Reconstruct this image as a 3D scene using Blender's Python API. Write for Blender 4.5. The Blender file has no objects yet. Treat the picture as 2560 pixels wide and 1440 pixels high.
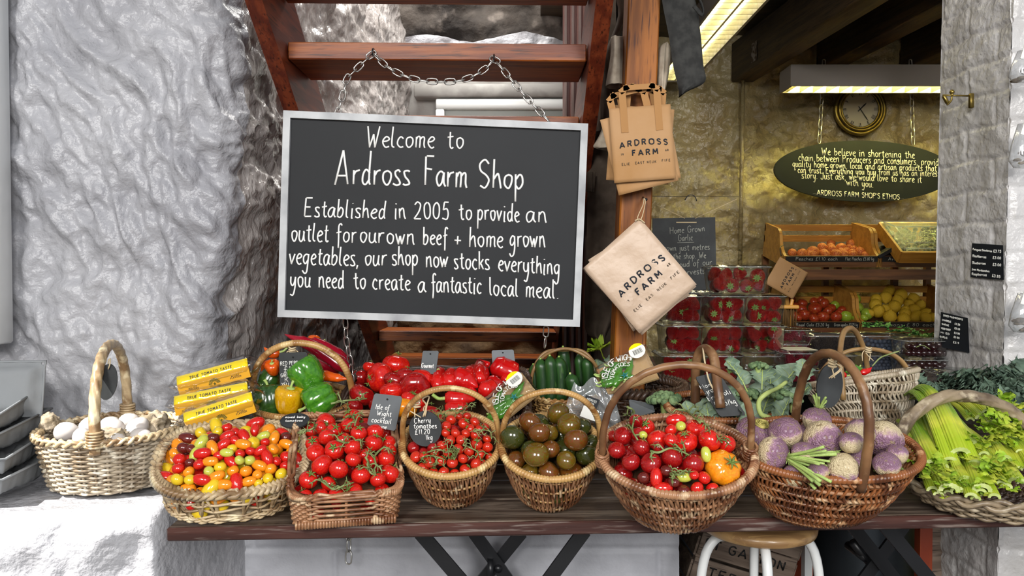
import bpy, math, random
import numpy as np
from mathutils import Vector, Matrix, Euler, noise
PI=math.pi
SC=bpy.context.scene
COL=SC.collection
F=1860.0; CZ=1.32; ALPHA=math.atan(40/F); TZ=0.81
CA,SA=math.cos(ALPHA),math.sin(ALPHA)
def ray(px,py):
    u=(px-1280)/F; v=-(py-720)/F
    return Vector((u,CA+v*SA,-SA+v*CA))
def P(px,py,Y):
    d=ray(px,py); t=Y/d.y
    return Vector((d.x*t,Y,CZ+d.z*t))
def PZ(px,py,z):
    d=ray(px,py); t=(z-CZ)/d.z
    return Vector((d.x*t,d.y*t,z))
def PP(px,py,o,n):
    d=ray(px,py); c=Vector((0,0,CZ)); t=(o-c).dot(n)/d.dot(n)
    return c+d*t
def proj(w):
    x,y,z=w[0],w[1],w[2]-CZ
    dep=y*CA-z*SA; up=y*SA+z*CA
    return (1280+F*x/dep, 720-F*up/dep)
# ---------------------------------------------------------------- mesh builder
class MB:
    def __init__(s): s.V=[]; s.F=[]; s.I=[]; s.cur=0; s.T=None
    def v(s,p):
        s.V.append(tuple(s.T@Vector(p)) if s.T is not None else tuple(p)); return len(s.V)-1
    def f(s,*a): s.F.append(a); s.I.append(s.cur)
    def box(s,c,d,rot=None,bev=0.0):
        c=Vector(c); h=[x/2 for x in d]; R=rot.to_matrix() if rot is not None else None
        def q(x,y,z):
            w=Vector((x,y,z))
            if R is not None: w=R@w
            return s.v(c+w)
        if bev<=0:
            i=[q(x*h[0],y*h[1],z*h[2]) for z in(-1,1) for y in(-1,1) for x in(-1,1)]
            for t in((0,2,3,1),(4,5,7,6),(0,1,5,4),(2,6,7,3),(0,4,6,2),(1,3,7,5)): s.f(*[i[k] for k in t])
            return
        b=min(bev,min(h)*.95)
        idx={}
        for sx in(-1,1):
            for sy in(-1,1):
                for sz in(-1,1):
                    idx[sx,sy,sz]=(q(sx*h[0],sy*(h[1]-b),sz*(h[2]-b)),q(sx*(h[0]-b),sy*h[1],sz*(h[2]-b)),q(sx*(h[0]-b),sy*(h[1]-b),sz*h[2]))
        g=lambda a,k: idx[a][k]
        for a in(-1,1):
            t=[g((a,-1,-1),0),g((a,1,-1),0),g((a,1,1),0),g((a,-1,1),0)]; s.f(*(t if a>0 else t[::-1]))
            t=[g((-1,a,-1),1),g((-1,a,1),1),g((1,a,1),1),g((1,a,-1),1)]; s.f(*(t if a>0 else t[::-1]))
            t=[g((-1,-1,a),2),g((1,-1,a),2),g((1,1,a),2),g((-1,1,a),2)]; s.f(*(t if a>0 else t[::-1]))
        for a in(-1,1):
            for b2 in(-1,1):
                for (p,qq,k1,k2) in (((a,b2,-1),(a,b2,1),0,1),((a,-1,b2),(a,1,b2),0,2),((-1,a,b2),(1,a,b2),1,2)):
                    t=[g(p,k1),g(qq,k1),g(qq,k2),g(p,k2)]
                    m=sum((Vector(s.V[i]) for i in t),Vector())/4
                    n=(Vector(s.V[t[1]])-Vector(s.V[t[0]])).cross(Vector(s.V[t[2]])-Vector(s.V[t[1]]))
                    cc=s.T@c if s.T is not None else c
                    s.f(*(t if n.dot(m-cc)>0 else t[::-1]))
        for k in idx:
            t=list(idx[k]); n=(Vector(s.V[t[1]])-Vector(s.V[t[0]])).cross(Vector(s.V[t[2]])-Vector(s.V[t[0]]))
            cc=s.T@c if s.T is not None else c
            s.f(*(t if n.dot(Vector(s.V[t[0]])-cc)>0 else t[::-1]))
    def tube(s,pts,r,n=6,closed=False,cap=True,rf=None,up=None,flat=1.0):
        """rf(i,phi)->radius multiplier"""
        P_=[Vector(p) for p in pts]; m=len(P_)
        if m<2: return
        T=[]
        for i in range(m):
            if closed: t=P_[(i+1)%m]-P_[i-1]
            else: t=P_[min(i+1,m-1)]-P_[max(i-1,0)]
            if t.length<1e-9: t=Vector((0,0,1))
            T.append(t.normalized())
        u=Vector(up) if up is not None else (Vector((0,0,1)) if abs(T[0].z)<.9 else Vector((1,0,0)))
        rings=[]
        cs=[(math.cos(2*PI*k/n),math.sin(2*PI*k/n),2*PI*k/n) for k in range(n)]
        for i in range(m):
            if up is not None: u=Vector(up)
            u=(u-T[i]*u.dot(T[i]))
            if u.length<1e-6: u=T[i].orthogonal()
            u.normalize(); w=T[i].cross(u)
            ri=r[i] if hasattr(r,'__len__') else r
            R=[]
            for c,sn,ph in cs:
                q=ri*(rf(i,ph) if rf else 1.0)
                R.append(s.v(P_[i]+u*(c*q*flat)+w*(sn*q)))
            rings.append(R)
        for i in range(m if closed else m-1):
            A=rings[i];B=rings[(i+1)%m]
            for k in range(n): s.f(A[k],A[(k+1)%n],B[(k+1)%n],B[k])
        if cap and not closed:
            s.f(*rings[0][::-1]); s.f(*rings[-1])
    def lathe(s,prof,n=24,c=(0,0,0),fn=None,axis=None):
        """prof [(r,z)] bottom->top ; fn(th,r,z)->(r,z)"""
        c=Vector(c); rings=[]
        for r,z in prof:
            if r<1e-6: rings.append([s.v(c+Vector((0,0,z)))]); continue
            R=[]
            for k in range(n):
                th=2*PI*k/n; rr,zz=(fn(th,r,z) if fn else (r,z))
                R.append(s.v(c+Vector((rr*math.cos(th),rr*math.sin(th),zz))))
            rings.append(R)
        for a,b in zip(rings,rings[1:]):
            if len(a)==1 and len(b)==1: continue
            for k in range(n):
                if len(a)==1: s.f(a[0],b[(k+1)%n],b[k])
                elif len(b)==1: s.f(a[k],a[(k+1)%n],b[0])
                else: s.f(a[k],a[(k+1)%n],b[(k+1)%n],b[k])
    def grid(s,fn,nu,nv,thick=None):
        I=[[s.v(fn(i/nu,j/nv)) for i in range(nu+1)] for j in range(nv+1)]
        for j in range(nv):
            for i in range(nu): s.f(I[j][i],I[j][i+1],I[j+1][i+1],I[j+1][i])
    def slab(s,poly,t,n=None):
        """polygon (list of Vector, coplanar) extruded by vector t"""
        t=Vector(t); a=[s.v(p) for p in poly]; b=[s.v(Vector(p)+t) for p in poly]; m=len(a)
        nn=(Vector(poly[1])-Vector(poly[0])).cross(Vector(poly[2])-Vector(poly[1]))
        if nn.dot(t)>0: a,b=a[:],b[:]; s.f(*a[::-1]); s.f(*b); 
        else: s.f(*a); s.f(*b[::-1])
        for k in range(m):
            if nn.dot(t)>0: s.f(a[k],a[(k+1)%m],b[(k+1)%m],b[k])
            else: s.f(a[(k+1)%m],a[k],b[k],b[(k+1)%m])
    def mesh(s,name,mats,smooth=True):
        me=bpy.data.meshes.new(name); me.from_pydata(s.V,[],s.F)
        for m in (mats if isinstance(mats,(list,tuple)) else [mats]): me.materials.append(m)
        if any(s.I): me.polygons.foreach_set('material_index',s.I)
        if smooth: me.polygons.foreach_set('use_smooth',[True]*len(s.F))
        me.update()
        return me
    def build(s,name,mats,parent=None,smooth=True,loc=None,rot=None):
        o=bpy.data.objects.new(name,s.mesh(name,mats,smooth)); COL.objects.link(o)
        if parent is not None: o.parent=parent
        if loc is not None: o.location=loc
        if rot is not None: o.rotation_euler=rot
        return o
def inst(name,me,parent=None,loc=None,rot=None,scale=None):
    o=bpy.data.objects.new(name,me); COL.objects.link(o)
    if parent is not None: o.parent=parent
    if loc is not None: o.location=loc
    if rot is not None: o.rotation_euler=rot
    if scale is not None: o.scale=scale if hasattr(scale,'__len__') else (scale,)*3
    return o
def empty(name,loc=(0,0,0),rot=(0,0,0)):
    o=bpy.data.objects.new(name,None); COL.objects.link(o); o.location=loc; o.rotation_euler=rot; o.empty_display_size=.05
    return o
def tag(o,label,cat,group=None,kind=None):
    o['label']=label; o['category']=cat
    if group: o['group']=group
    if kind: o['kind']=kind
    return o
def struct(o): o['kind']='structure'; return o
def copy_tree(o,parent=None):
    c=o.copy(); COL.objects.link(c)
    if parent is not None: c.parent=parent
    for ch in [x for x in KIDS.get(o.name,[])]: 
        copy_tree(ch,c)
    return c
KIDS={}
def kid(o):
    KIDS.setdefault(o.parent.name,[]).append(o); return o
def cr(pts,k=4,closed=False):
    """catmull-rom through points"""
    p=[Vector(q) for q in pts]; n=len(p)
    if n<3 and not closed: return p
    out=[]
    rng=range(n if closed else n-1)
    for i in rng:
        a=p[(i-1)%n] if (closed or i>0) else p[0]*2-p[1]
        b=p[i]; c=p[(i+1)%n]; d=p[(i+2)%n] if (closed or i+2<n) else p[-1]*2-p[-2]
        for j in range(k):
            t=j/k
            out.append(.5*((2*b)+(c-a)*t+(2*a-5*b+4*c-d)*t*t+(3*b-a-3*c+d)*t**3))
    if not closed: out.append(p[-1])
    return out
# ---------------------------------------------------------------- materials
def lin(h):
    h=h.lstrip('#'); c=[int(h[i:i+2],16)/255 for i in(0,2,4)]
    return tuple([(x/12.92 if x<=.04045 else ((x+.055)/1.055)**2.4) for x in c]+[1.0])
def M(name,col,rough=.5,spec=.5,metal=0,var=None,bump=None,trans=0,sss=0,coat=0,emit=None,stretch=None,alpha=None,spots=None,coord='Object',noise_detail=6):
    """var=(col2,scale,lo,hi)  bump=(scale,strength,dist)"""
    m=bpy.data.materials.new(name); m.use_nodes=True; nt=m.node_tree; N=nt.nodes; L=nt.links
    b=N['Principled BSDF']
    b.inputs['Base Color'].default_value=lin(col); b.inputs['Roughness'].default_value=rough
    b.inputs['Specular IOR Level'].default_value=spec; b.inputs['Metallic'].default_value=metal
    if trans: b.inputs['Transmission Weight'].default_value=trans
    if sss:
        b.inputs['Subsurface Weight'].default_value=sss; b.inputs['Subsurface Scale'].default_value=.01
    if coat: b.inputs['Coat Weight'].default_value=coat; b.inputs['Coat Roughness'].default_value=.08
    if emit: b.inputs['Emission Color'].default_value=lin(emit[0]); b.inputs['Emission Strength'].default_value=emit[1]
    tc=N.new('ShaderNodeTexCoord'); mp=N.new('ShaderNodeMapping'); L.new(tc.outputs[coord],mp.inputs[0])
    if stretch: mp.inputs['Scale'].default_value=stretch
    last=None
    if var:
        vs=var if isinstance(var,list) else [var]
        for k,(c2,sc,lo,hi) in enumerate(vs):
            n=N.new('ShaderNodeTexNoise'); n.inputs['Scale'].default_value=sc; n.inputs['Detail'].default_value=noise_detail; L.new(mp.outputs[0],n.inputs['Vector'])
            r=N.new('ShaderNodeMapRange'); r.inputs[1].default_value=lo; r.inputs[2].default_value=hi; L.new(n.outputs[0],r.inputs[0])
            x=N.new('ShaderNodeMix'); x.data_type='RGBA'; L.new(r.outputs[0],x.inputs[0])
            if last is None: x.inputs[6].default_value=lin(col)
            else: L.new(last,x.inputs[6])
            x.inputs[7].default_value=lin(c2); last=x.outputs[2]
        L.new(last,b.inputs['Base Color'])
    if bump:
        bs=bump if isinstance(bump,list) else [bump]; prev=None
        for sc,st,di in bs:
            n=N.new('ShaderNodeTexNoise'); n.inputs['Scale'].default_value=sc; n.inputs['Detail'].default_value=5; L.new(mp.outputs[0],n.inputs['Vector'])
            bp=N.new('ShaderNodeBump'); bp.inputs['Strength'].default_value=st; bp.inputs['Distance'].default_value=di; L.new(n.outputs[0],bp.inputs['Height'])
            if prev: L.new(prev,bp.inputs['Normal'])
            prev=bp.outputs[0]
        L.new(prev,b.inputs['Normal'])
        if coat: L.new(prev,b.inputs['Coat Normal'])
    return m
def wood(name,c1,c2,rough=.45,axis=0,scale=1.0,spec=.5,coat=0,c3=None):
    s=[14*scale]*3; s[axis]=1.0*scale
    v=[(c2,2.6,.42,.58)]
    v.append((c3 or c1,11.0,.55,.68))
    return M(name,c1,rough,spec,var=v,bump=(12,.25,.002),stretch=tuple(s),coat=coat)
def clear(name,tint='#ffffff',gloss=.06,rough=.05,density=0.0,gmax=.75):
    """thin clear film: transparent with fresnel gloss"""
    m=bpy.data.materials.new(name); m.use_nodes=True; nt=m.node_tree; N=nt.nodes; L=nt.links
    for n in list(N):
        if n.type=='BSDF_PRINCIPLED': N.remove(n)
    out=[n for n in N if n.type=='OUTPUT_MATERIAL'][0]
    tr=N.new('ShaderNodeBsdfTransparent'); tr.inputs[0].default_value=lin(tint)
    gl=N.new('ShaderNodeBsdfGlossy'); gl.inputs['Roughness'].default_value=rough
    lw=N.new('ShaderNodeLayerWeight'); lw.inputs[0].default_value=.35
    r=N.new('ShaderNodeMapRange'); r.inputs[1].default_value=0; r.inputs[2].default_value=1; r.inputs[3].default_value=gloss; r.inputs[4].default_value=gmax
    tc=N.new('ShaderNodeTexCoord'); no=N.new('ShaderNodeTexNoise'); no.inputs['Scale'].default_value=28; L.new(tc.outputs['Object'],no.inputs['Vector'])
    bp=N.new('ShaderNodeBump'); bp.inputs['Strength'].default_value=.5; bp.inputs['Distance'].default_value=.006; L.new(no.outputs[0],bp.inputs['Height'])
    L.new(bp.outputs[0],gl.inputs['Normal']); L.new(bp.outputs[0],lw.inputs['Normal'])
    L.new(lw.outputs['Facing'],r.inputs[0])
    mx=N.new('ShaderNodeMixShader'); L.new(r.outputs[0],mx.inputs[0]); L.new(tr.outputs[0],mx.inputs[1]); L.new(gl.outputs[0],mx.inputs[2])
    last=mx
    if density>0:
        df=N.new('ShaderNodeBsdfDiffuse'); df.inputs[0].default_value=lin('#e8ecec')
        m2=N.new('ShaderNodeMixShader'); m2.inputs[0].default_value=density; L.new(mx.outputs[0],m2.inputs[1]); L.new(df.outputs[0],m2.inputs[2]); last=m2
    L.new(last.outputs[0],out.inputs[0])
    return m
# ---------------------------------------------------------------- stroke lettering
GL={
'a':(9,"7 9 4 10 1 8 0 4 2 0 5 2 7 9;7 9.5 7 3 9 0"),'b':(9,"1 19 1 0;1 6 4 10 7 8 7 3 4 0 1 1"),'c':(8,"7 8 4 10 1 7 1 3 4 0 7 1"),
'd':(9,"7 8 4 10 1 7 1 2 4 0 7 4;7 19 7 4 8 0"),'e':(8,"1 5 5 6 7 8 4 10 1 7 1 3 4 0 7.5 1"),'f':(7,"7 17 5 19 3 16 3 4 3 -6;0 9 6 10"),
'g':(9,"7 9 4 10 1 7 1 3 4 1 7 5;7 10 7 0 6 -7 3 -9 0 -6"),'h':(9,"1 19 1 0;1 6 4 10 6 9 7 4 8 0"),'i':(4,"1.5 10 1.5 0 2.5 0;1.5 14.5 1.6 15.2"),
'j':(4,"2 10 2 -6 0 -9 -2 -7;2 14.5 2 15"),'k':(8,"1 19 1 0;7 10 1 4;3 6 7 0"),'l':(4.5,"1 19 1 3 3.5 0"),
'm':(12,"1 10 1 0;1 7 3 10 5 9 5 0;5 7 8 10 10 9 10 3 11 0"),'n':(9,"1 10 1 0;1 7 4 10 6 9 7 3 8 0"),'o':(8.5,"4 10 1 8 1 3 4 0 7 3 7 8 4 10"),
'p':(9,"1 10 1 -9;1 6 4 10 7 8 7 3 4 0 1 2"),'q':(9,"7 9 4 10 1 7 1 3 4 1 7 4;7 10 7 -9 9 -6"),'r':(7,"1 10 1 0;1 6 3 9 6.5 10"),
's':(7,"6 9 4 10 1 9 2 6 5 4 6 1 3 0 0 1"),'t':(7,"3 16 3 3 5 0 6.5 1;0 10 6 11"),'u':(9,"1 10 1 3 3 0 6 2 7 9;7 10 7 3 8.5 0"),
'v':(8,"0 10 3 0;3 0 7 10"),'w':(11,"0 10 3 0;3 0 5 8;5 8 7 0;7 0 10 10"),'x':(8,"0 10 7 0;7 10 0 0"),'y':(9,"1 10 1 4 3 1 6 3 7 9;7 10 7 0 5 -8 1 -7"),'z':(8,"0 10 7 10;7 10 0 0;0 0 7 0"),
'A':(14,"0 0 6 19;6 19 12 0;2 6 10 6"),'B':(12,"1 0 1 19;1 19 8 18 9 14 7 11 1 10;1 10 9 9 10 4 8 1 1 0"),'C':(13,"11 16 7 19 2 16 1 9 3 2 7 0 11 3"),
'D':(13,"1 0 1 19;1 19 6 19 11 14 11 6 6 0 1 0"),'E':(11,"9 19 1 19;1 19 1 0;1 0 9 0;1 10 7 10"),'F':(11,"1 0 1 19;1 19 9 19;1 11 7 11"),
'G':(14,"11 16 7 19 2 16 1 9 3 2 7 0 11 3;11 3 11 9;11 9 7 9"),'H':(13,"1 0 1 19;11 0 11 19;1 10 11 10"),'I':(4,"2 0 2 19"),'J':(9,"7 19 7 4 5 0 2 0 0 3"),
'K':(12,"1 0 1 19;10 19 1 8;4 11 10 0"),'L':(10,"1 19 1 0;1 0 8 0"),'M':(16,"1 0 2 19;2 19 7 6;7 6 12 19;12 19 13 0"),'N':(13,"1 0 1 19;1 19 10 0;10 0 10 19"),
'O':(15,"7 19 2 16 1 9.5 2 3 7 0 12 3 13 9.5 12 16 7 19"),'P':(11,"1 0 1 19;1 19 8 18 9 14 7 10 1 9"),'R':(12,"1 0 1 19;1 19 8 18 9 14 7 10 1 9;5 9.5 10 0"),
'S':(11,"9 16 5 19 1 16 2 12 7 9 9 5 6 0 1 2"),'T':(11,"5 0 5 19;0 19 10 19"),'U':(13,"1 19 1 5 4 0 8 0 11 5 11 19"),'V':(12,"0 19 5 0;5 0 10 19"),'W':(15,"0 19 3 0;3 0 7 12;7 12 9 0;9 0 13 19"),
'Y':(11,"0 19 5 10;10 19 5 10;5 10 5 0"),
'0':(9,"4 18 1 14 1 4 4 0 7 4 7 14 4 18"),'1':(5,"1 15 3 18;3 18 3 0"),'2':(9,"0 15 3 18 7 15 5 8 0 0;0 0 8 0"),'3':(9,"0 16 4 18 7 15 3 10;3 10 7 7 6 1 3 0 0 2"),
'4':(9,"5 18 0 6;0 6 8 6;6 10 6 0"),'5':(9,"7 18 2 18;2 18 1 10;1 10 5 11 7 6 5 0 0 1"),'6':(9,"6 18 2 12 1 4 4 0 7 4 5 9 1 6"),'7':(9,"0 18 7 18;7 18 2 0"),
'8':(9,"4 18 1 14 4 10 7 5 4 0 1 5 4 10 7 14 4 18"),'9':(9,"7 12 3 10 1 14 4 18 7 14 6 5 3 0"),
'£':(10,"8 16 5 19 3 15 3 3 0 0;0 0 9 0;0 9 7 9"),'+':(9,"4 9 4 0;0 4.5 8 4.5"),'.':(4,"1.5 0 1.6 .8"),',':(4,"2 1 1 -3"),'/':(8,"0 -2 7 18"),"'":(3,"1 18 1 14"),
'*':(4,"1.5 3 1.6 3.8"),'-':(7,"0 7 5 7"),'(':(5,"3 19 0 10 3 0"),' ':(7,"")}
def strokes(txt,sp=1.0):
    """list of strokes (2D), total width; x-height = 1"""
    x=0; out=[]
    for ch in txt:
        w,st=GL.get(ch,GL[' '])
        if st:
            for seg in st.split(';'):
                v=[float(q) for q in seg.split()]
                out.append([((x+v[i])/10,v[i+1]/10) for i in range(0,len(v),2)])
        x+=w*1.0+2.0*sp
    return out,(x-2.0*sp)/10
def write(mb,txt,A,B,up,nrm,xh,th,sp=1.0,cap=1.0,arc=0.0,sides=5,slant=0.0,rng=None,lift=.0008,k=4):
    """text from point A to B along baseline (fits exactly). up: unit vector, xh x-height in m."""
    st,w=strokes(txt,sp); A=Vector(A);B=Vector(B); d=B-A; L_=d.length; xd=d.normalized()
    sx=L_/w
    for s in st:
        pts=[]
        for (x,y) in s:
            if y>1.05: y=1+(y-1)*cap
            X=x*sx+slant*y*xh; Y=y*xh
            if arc: 
                q=(X/L_-.5)*2; Y+=arc*(1-q*q)
            if rng: X+=rng.uniform(-.03,.03)*xh; Y+=rng.uniform(-.03,.03)*xh
            pts.append(A+xd*X+up*Y+nrm*lift)
        pts=cr(pts,k) if len(pts)>2 else pts
        mb.tube(pts,th,sides,up=nrm,flat=.35)
# ---------------------------------------------------------------- materials used
rnd=random.Random(7)
MT={}
MT['rock']=M('white_painted_rock','#acacb0',.38,.5,var=[('#9a9a9f',3,.4,.7)],bump=[(16,.8,.02),(55,.6,.006)],coat=.10)
MT['rock_dark']=M('grey_painted_rock','#b3adaa',.22,.6,var=[('#8d8682',5,.4,.65)],bump=[(14,.8,.03),(60,.9,.01)],stretch=(1,1,.45),coat=.5)
MT['stone']=M('bare_dark_stone','#57504a',.85,.3,var=[('#2b2725',4,.42,.6),('#8a8078',7,.6,.75)],bump=[(6,.8,.05),(30,.6,.01)])
MT['stone_brown']=M('brown_rubble_stone','#8a6e4c',.8,.3,var=[('#4e3b29',5,.4,.65)],bump=[(12,.8,.03)])
MT['cream']=M('cream_painted_rubble_wall','#b3a274',.33,.5,var=[('#9b8659',4,.4,.7)],bump=[(9,.9,.05),(30,.7,.012)],coat=.25)
MT['brick']=M('white_painted_brick','#cfcdcc',.26,.5,var=[('#b8b5b2',6,.4,.7)],bump=[(70,.7,.006),(20,.4,.01)],coat=.35)
MT['block']=M('white_painted_block','#a9aab0',.5,.4,var=[('#95969c',7,.45,.7)],bump=[(60,.5,.004)])
MT['plaster']=M('grey_plaster','#a9a7a3',.6,.4,var=[('#8f8a85',6,.4,.7)],bump=(20,.4,.01))
MT['floor']=M('stone_floor','#6d6862',.6,.4,var=[('#4e4a46',4,.4,.7)])
MT['white']=M('white_gloss_paint','#dfe1e0',.3,.5)
MT['panel']=M('frosted_panel','#cdd0cb',.35,.5)
MT['stair']=wood('red_brown_stained_pine','#6a3013','#94501f',.42,0,1,spec=.35,c3='#3d1a0b')
MT['stair_y']=wood('red_brown_stained_stringer','#561f0f','#74331a',.42,1,1,spec=.35,c3='#3a140a')
MT['stair_dark']=wood('dark_red_brown_slat','#451508','#5a2212',.5,2,1)
MT['slat_edge']=wood('pale_slat_edge','#a58f86','#7e6a62',.5,2,1)
MT['post']=wood('orange_brown_pine_post','#74400f','#9a5c20',.5,2,1,spec=.25,c3='#4a240f')
MT['table']=wood('weathered_dark_table_top','#4a3c33','#7d6f62',.34,0,1,coat=.15,c3='#2c211b')
MT['table_edge']=wood('worn_red_brown_table_edge','#38201b','#4c2f28',.45,0,1,spec=.35,c3='#756861')
MT['steel_black']=M('black_painted_steel','#17181b',.35,.5)
MT['beam']=wood('dark_ceiling_beam','#3b2e22','#57442f',.6,1,1,c3='#241a12')
MT['ceil']=wood('dark_ceiling_board','#4b3a26','#2f2418',.6,0,.6)
MT['blackboard']=M('matt_blackboard','#15171a',.6,.3,var=('#1c1e21',3,.4,.75))
MT['frame']=M('whitewashed_frame','#b9bbbc',.5,.4,var=[('#8b8d90',8,.42,.65)],stretch=(1,1,1),bump=(40,.3,.002))
MT['chalk']=M('white_chalk_paint','#f1f1ec',.8,.2)
MT['chalk_dim']=M('faded_chalk','#a9aaa2',.9,.1)
MT['chalk_cream']=M('cream_paint_lettering','#efe9d2',.7,.2)
MT['chain']=M('galvanised_chain','#c3c1bb',.28,.5,metal=.85)
MT['brass']=M('aged_brass','#8f7b3e',.3,.5,metal=.8,var=('#5d4d22',9,.4,.7))
MT['kraft']=M('brown_kraft_paper','#b48e66',.75,.2,var=[('#a87e50',6,.4,.7)],bump=(14,.25,.01))
MT['kraft_pale']=M('pale_kraft_paper','#c9b098',.42,.5,var=[('#bda38b',6,.4,.7)],bump=[(16,.5,.012),(5,.3,.02)])
MT['kraft_dim']=M('brown_kraft_paper_handles','#a67b4d',.75,.2)
MT['ink']=M('dark_blue_print','#2b3038',.7,.2)
MT['ink_small']=M('grey_small_print','#5b4f42',.7,.2)
MT['canvas']=M('natural_canvas','#b9ad9b',.9,.1,var=('#a39684',30,.4,.6),bump=(180,.3,.001))
MT['canvas_dark']=M('charcoal_canvas','#3a3a38',.85,.2,var=('#2c2c2b',40,.4,.6),bump=(180,.3,.001))
MT['canvas_brown']=M('taupe_canvas','#5c5147',.9,.1,var=('#4b4138',20,.4,.6),bump=(150,.3,.001))
MT['wicker_pale']=M('pale_willow','#bfa985',.36,.5,var=[('#866b4c',16,.45,.6),('#dccda9',30,.56,.68)])
MT['wicker_grey']=M('bleached_willow','#b0a28c',.38,.5,var=[('#7b6a54',16,.45,.6),('#d8cfbc',30,.56,.68)])
MT['wicker_gold']=M('golden_willow','#bd955c',.34,.5,var=[('#8a5f32',16,.45,.6),('#dcc08a',30,.56,.68)])
MT['wicker_rose']=M('rosy_brown_willow','#a67a58',.34,.5,var=[('#6f452b',18,.45,.58),('#cdb08c',34,.56,.66)])
MT['wicker_red']=M('russet_willow','#8c552f',.34,.5,var=[('#57301a',18,.45,.58),('#c0946a',34,.57,.67)])
MT['wicker_dark']=M('dark_willow','#4c3829',.42,.5,var=[('#30221a',12,.4,.6),('#7a6350',20,.62,.78)])
MT['branch']=M('peeled_hazel_branch','#8a6543',.38,.5,var=[('#5f4029',12,.42,.6),('#a98b66',30,.6,.72)],bump=(50,.3,.002))
MT['branch_pale']=M('pale_hazel_branch','#9c7c50',.4,.5,var=[('#7b5c38',9,.4,.6)],bump=(50,.3,.002))
MT['liner']=M('dark_straw_liner','#4a3524',.9,.1,bump=(50,.8,.01))
MT['twine']=M('natural_twine','#cbb894',.9,.1)
MT['slate']=M('grey_slate','#55595c',.6,.4,var=('#44484a',9,.4,.7),bump=(30,.3,.003))
MT['slate_pale']=M('pale_dusty_slate','#767b7f',.7,.3,var=('#666b70',9,.4,.7))
MT['slate_black']=M('black_slate','#2c2e2f',.6,.35,var=('#3b3e3f',12,.45,.7),bump=(25,.3,.003))
MT['yellow']=M('yellow_card_sleeve','#ffe000',.4,.4)
MT['yellow_dark']=M('golden_card_side','#dd9f10',.4,.4)
MT['card']=M('brown_card_tray','#b59468',.7,.2)
MT['film']=clear('clear_film',gloss=.04,rough=.10,density=.0)
MT['film_milk']=clear('crinkled_clear_film',gloss=.12,rough=.12,density=.13)
MT['punnet']=clear('clear_punnet_plastic','#f8fafa',gloss=.09,rough=.08,density=.0); MT['punnet_rim']=clear('clear_punnet_rim','#eef2f2',gloss=.18,rough=.2,density=.12); MT['wicker_taupe']=M('weathered_taupe_willow','#94836a',.38,.5,var=[('#5f5040',16,.45,.6),('#beb096',30,.56,.68)])  # punnet rim: white mixed into the clear film as a painted edge highlight
MT['carton']=M('grey_moulded_pulp','#8b8e90',.9,.1,bump=(60,.4,.003))
MT['egg']=M('white_eggshell','#bdb7b2',.45,.4,sss=.1)
MT['hessian']=M('frayed_hessian','#a39683',.95,.05,var=('#857863',60,.4,.6),bump=(140,.7,.003))
def fruit(name,c,c2=None,rough=.16,sc=9,coat=.5,spec=.5,extra=None,lo=.4,hi=.65):
    v=[(c2,sc,lo,hi)] if c2 else []
    if extra: v.append(extra)
    return M(name,c,rough,spec,var=v or None,coat=coat,sss=.06)
MT['tom']=fruit('red_tomato_skin','#c01014','#d42a12')
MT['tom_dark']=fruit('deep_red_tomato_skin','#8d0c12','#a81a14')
MT['tom_cherry']=fruit('cherry_tomato_skin','#b51612','#cf3a14')
MT['tom_orange']=fruit('orange_tomato_skin','#e58312','#ee9a1c')
MT['tom_yellow']=fruit('yellow_tomato_skin','#e3c01d','#d8b928')
MT['tom_green']=fruit('green_yellow_tomato_skin','#b5bf45','#ccc95a')
MT['tom_brown']=fruit('dark_maroon_tomato_skin','#571a16','#6e231a')
MT['tom_kum1']=fruit('bronze_green_tomato_skin','#5d5a14','#6d3d14',sc=14,lo=.42,hi=.6)
MT['tom_kum2']=fruit('bronze_red_tomato_skin','#6e3313','#5a4a14',sc=14,lo=.45,hi=.62)
MT['tom_kum3']=fruit('dark_green_tomato_skin','#2f3a12','#43401a',sc=14,lo=.42,hi=.6)
MT['pep_red']=fruit('red_pepper_skin','#cf1a14','#b80f12')
MT['pep_chili']=fruit('dark_red_pepper_skin','#9c1028','#86101c')
MT['pep_green']=fruit('green_pepper_skin','#4c8a22','#356f1c',sc=5)
MT['pep_green_dark']=fruit('dark_green_pepper_skin','#33551f','#27431b',sc=5)
MT['pep_yellow']=fruit('yellow_pepper_skin','#d6a40e','#c68e0c')
MT['pep_orange']=fruit('orange_pepper_skin','#dd5c10','#c94a0c')
MT['calyx']=M('green_calyx','#5f7a34',.6,.3,var=('#7d8f4c',20,.4,.6))
MT['stalk']=M('pale_green_vine_stalk','#8b9763',.6,.3,var=('#6d7b44',30,.4,.6))
MT['cuc']=M('cucumber_skin','#284d1e',.35,.5,var=[('#183516',10,.4,.6),('#6f9a4c',16,.62,.75)],stretch=(4,4,.6))
MT['swede']=None
MT['celery']=M('celery_rib','#a3ba2a',.35,.5,var=[('#cdcd4c',9,.45,.6),('#6f9420',7,.5,.66)],sss=.08)
MT['celery_leaf']=M('celery_leaf','#8fb52e',.5,.4,var=('#c9cf4c',18,.45,.65))
MT['celery_cut']=M('celery_cut_end','#c8d28e',.6,.3,var=('#a8b865',40,.4,.6))
MT['stem_green']=M('cut_green_stem','#8fae52',.5,.4,var=('#b7c97c',20,.4,.6),stretch=(3,3,.6))
MT['kale']=M('kale_leaf','#647a68',.6,.3,var=[('#415245',25,.4,.6),('#93a48f',40,.58,.7)])
MT['brassica']=M('blue_green_brassica_leaf','#82957f',.55,.4,var=[('#647b68',12,.4,.6)],bump=(30,.3,.004))
MT['brocc']=M('broccoli_floret','#57704e',.8,.2,var=('#7d9468',60,.4,.6),bump=(90,1,.006))
MT['vein']=M('pale_leaf_rib','#b4c474',.5,.4)
MT['parsley']=M('flat_parsley_leaf','#3e7a34',.5,.3,var=('#6d9a4a',30,.4,.6))
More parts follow.
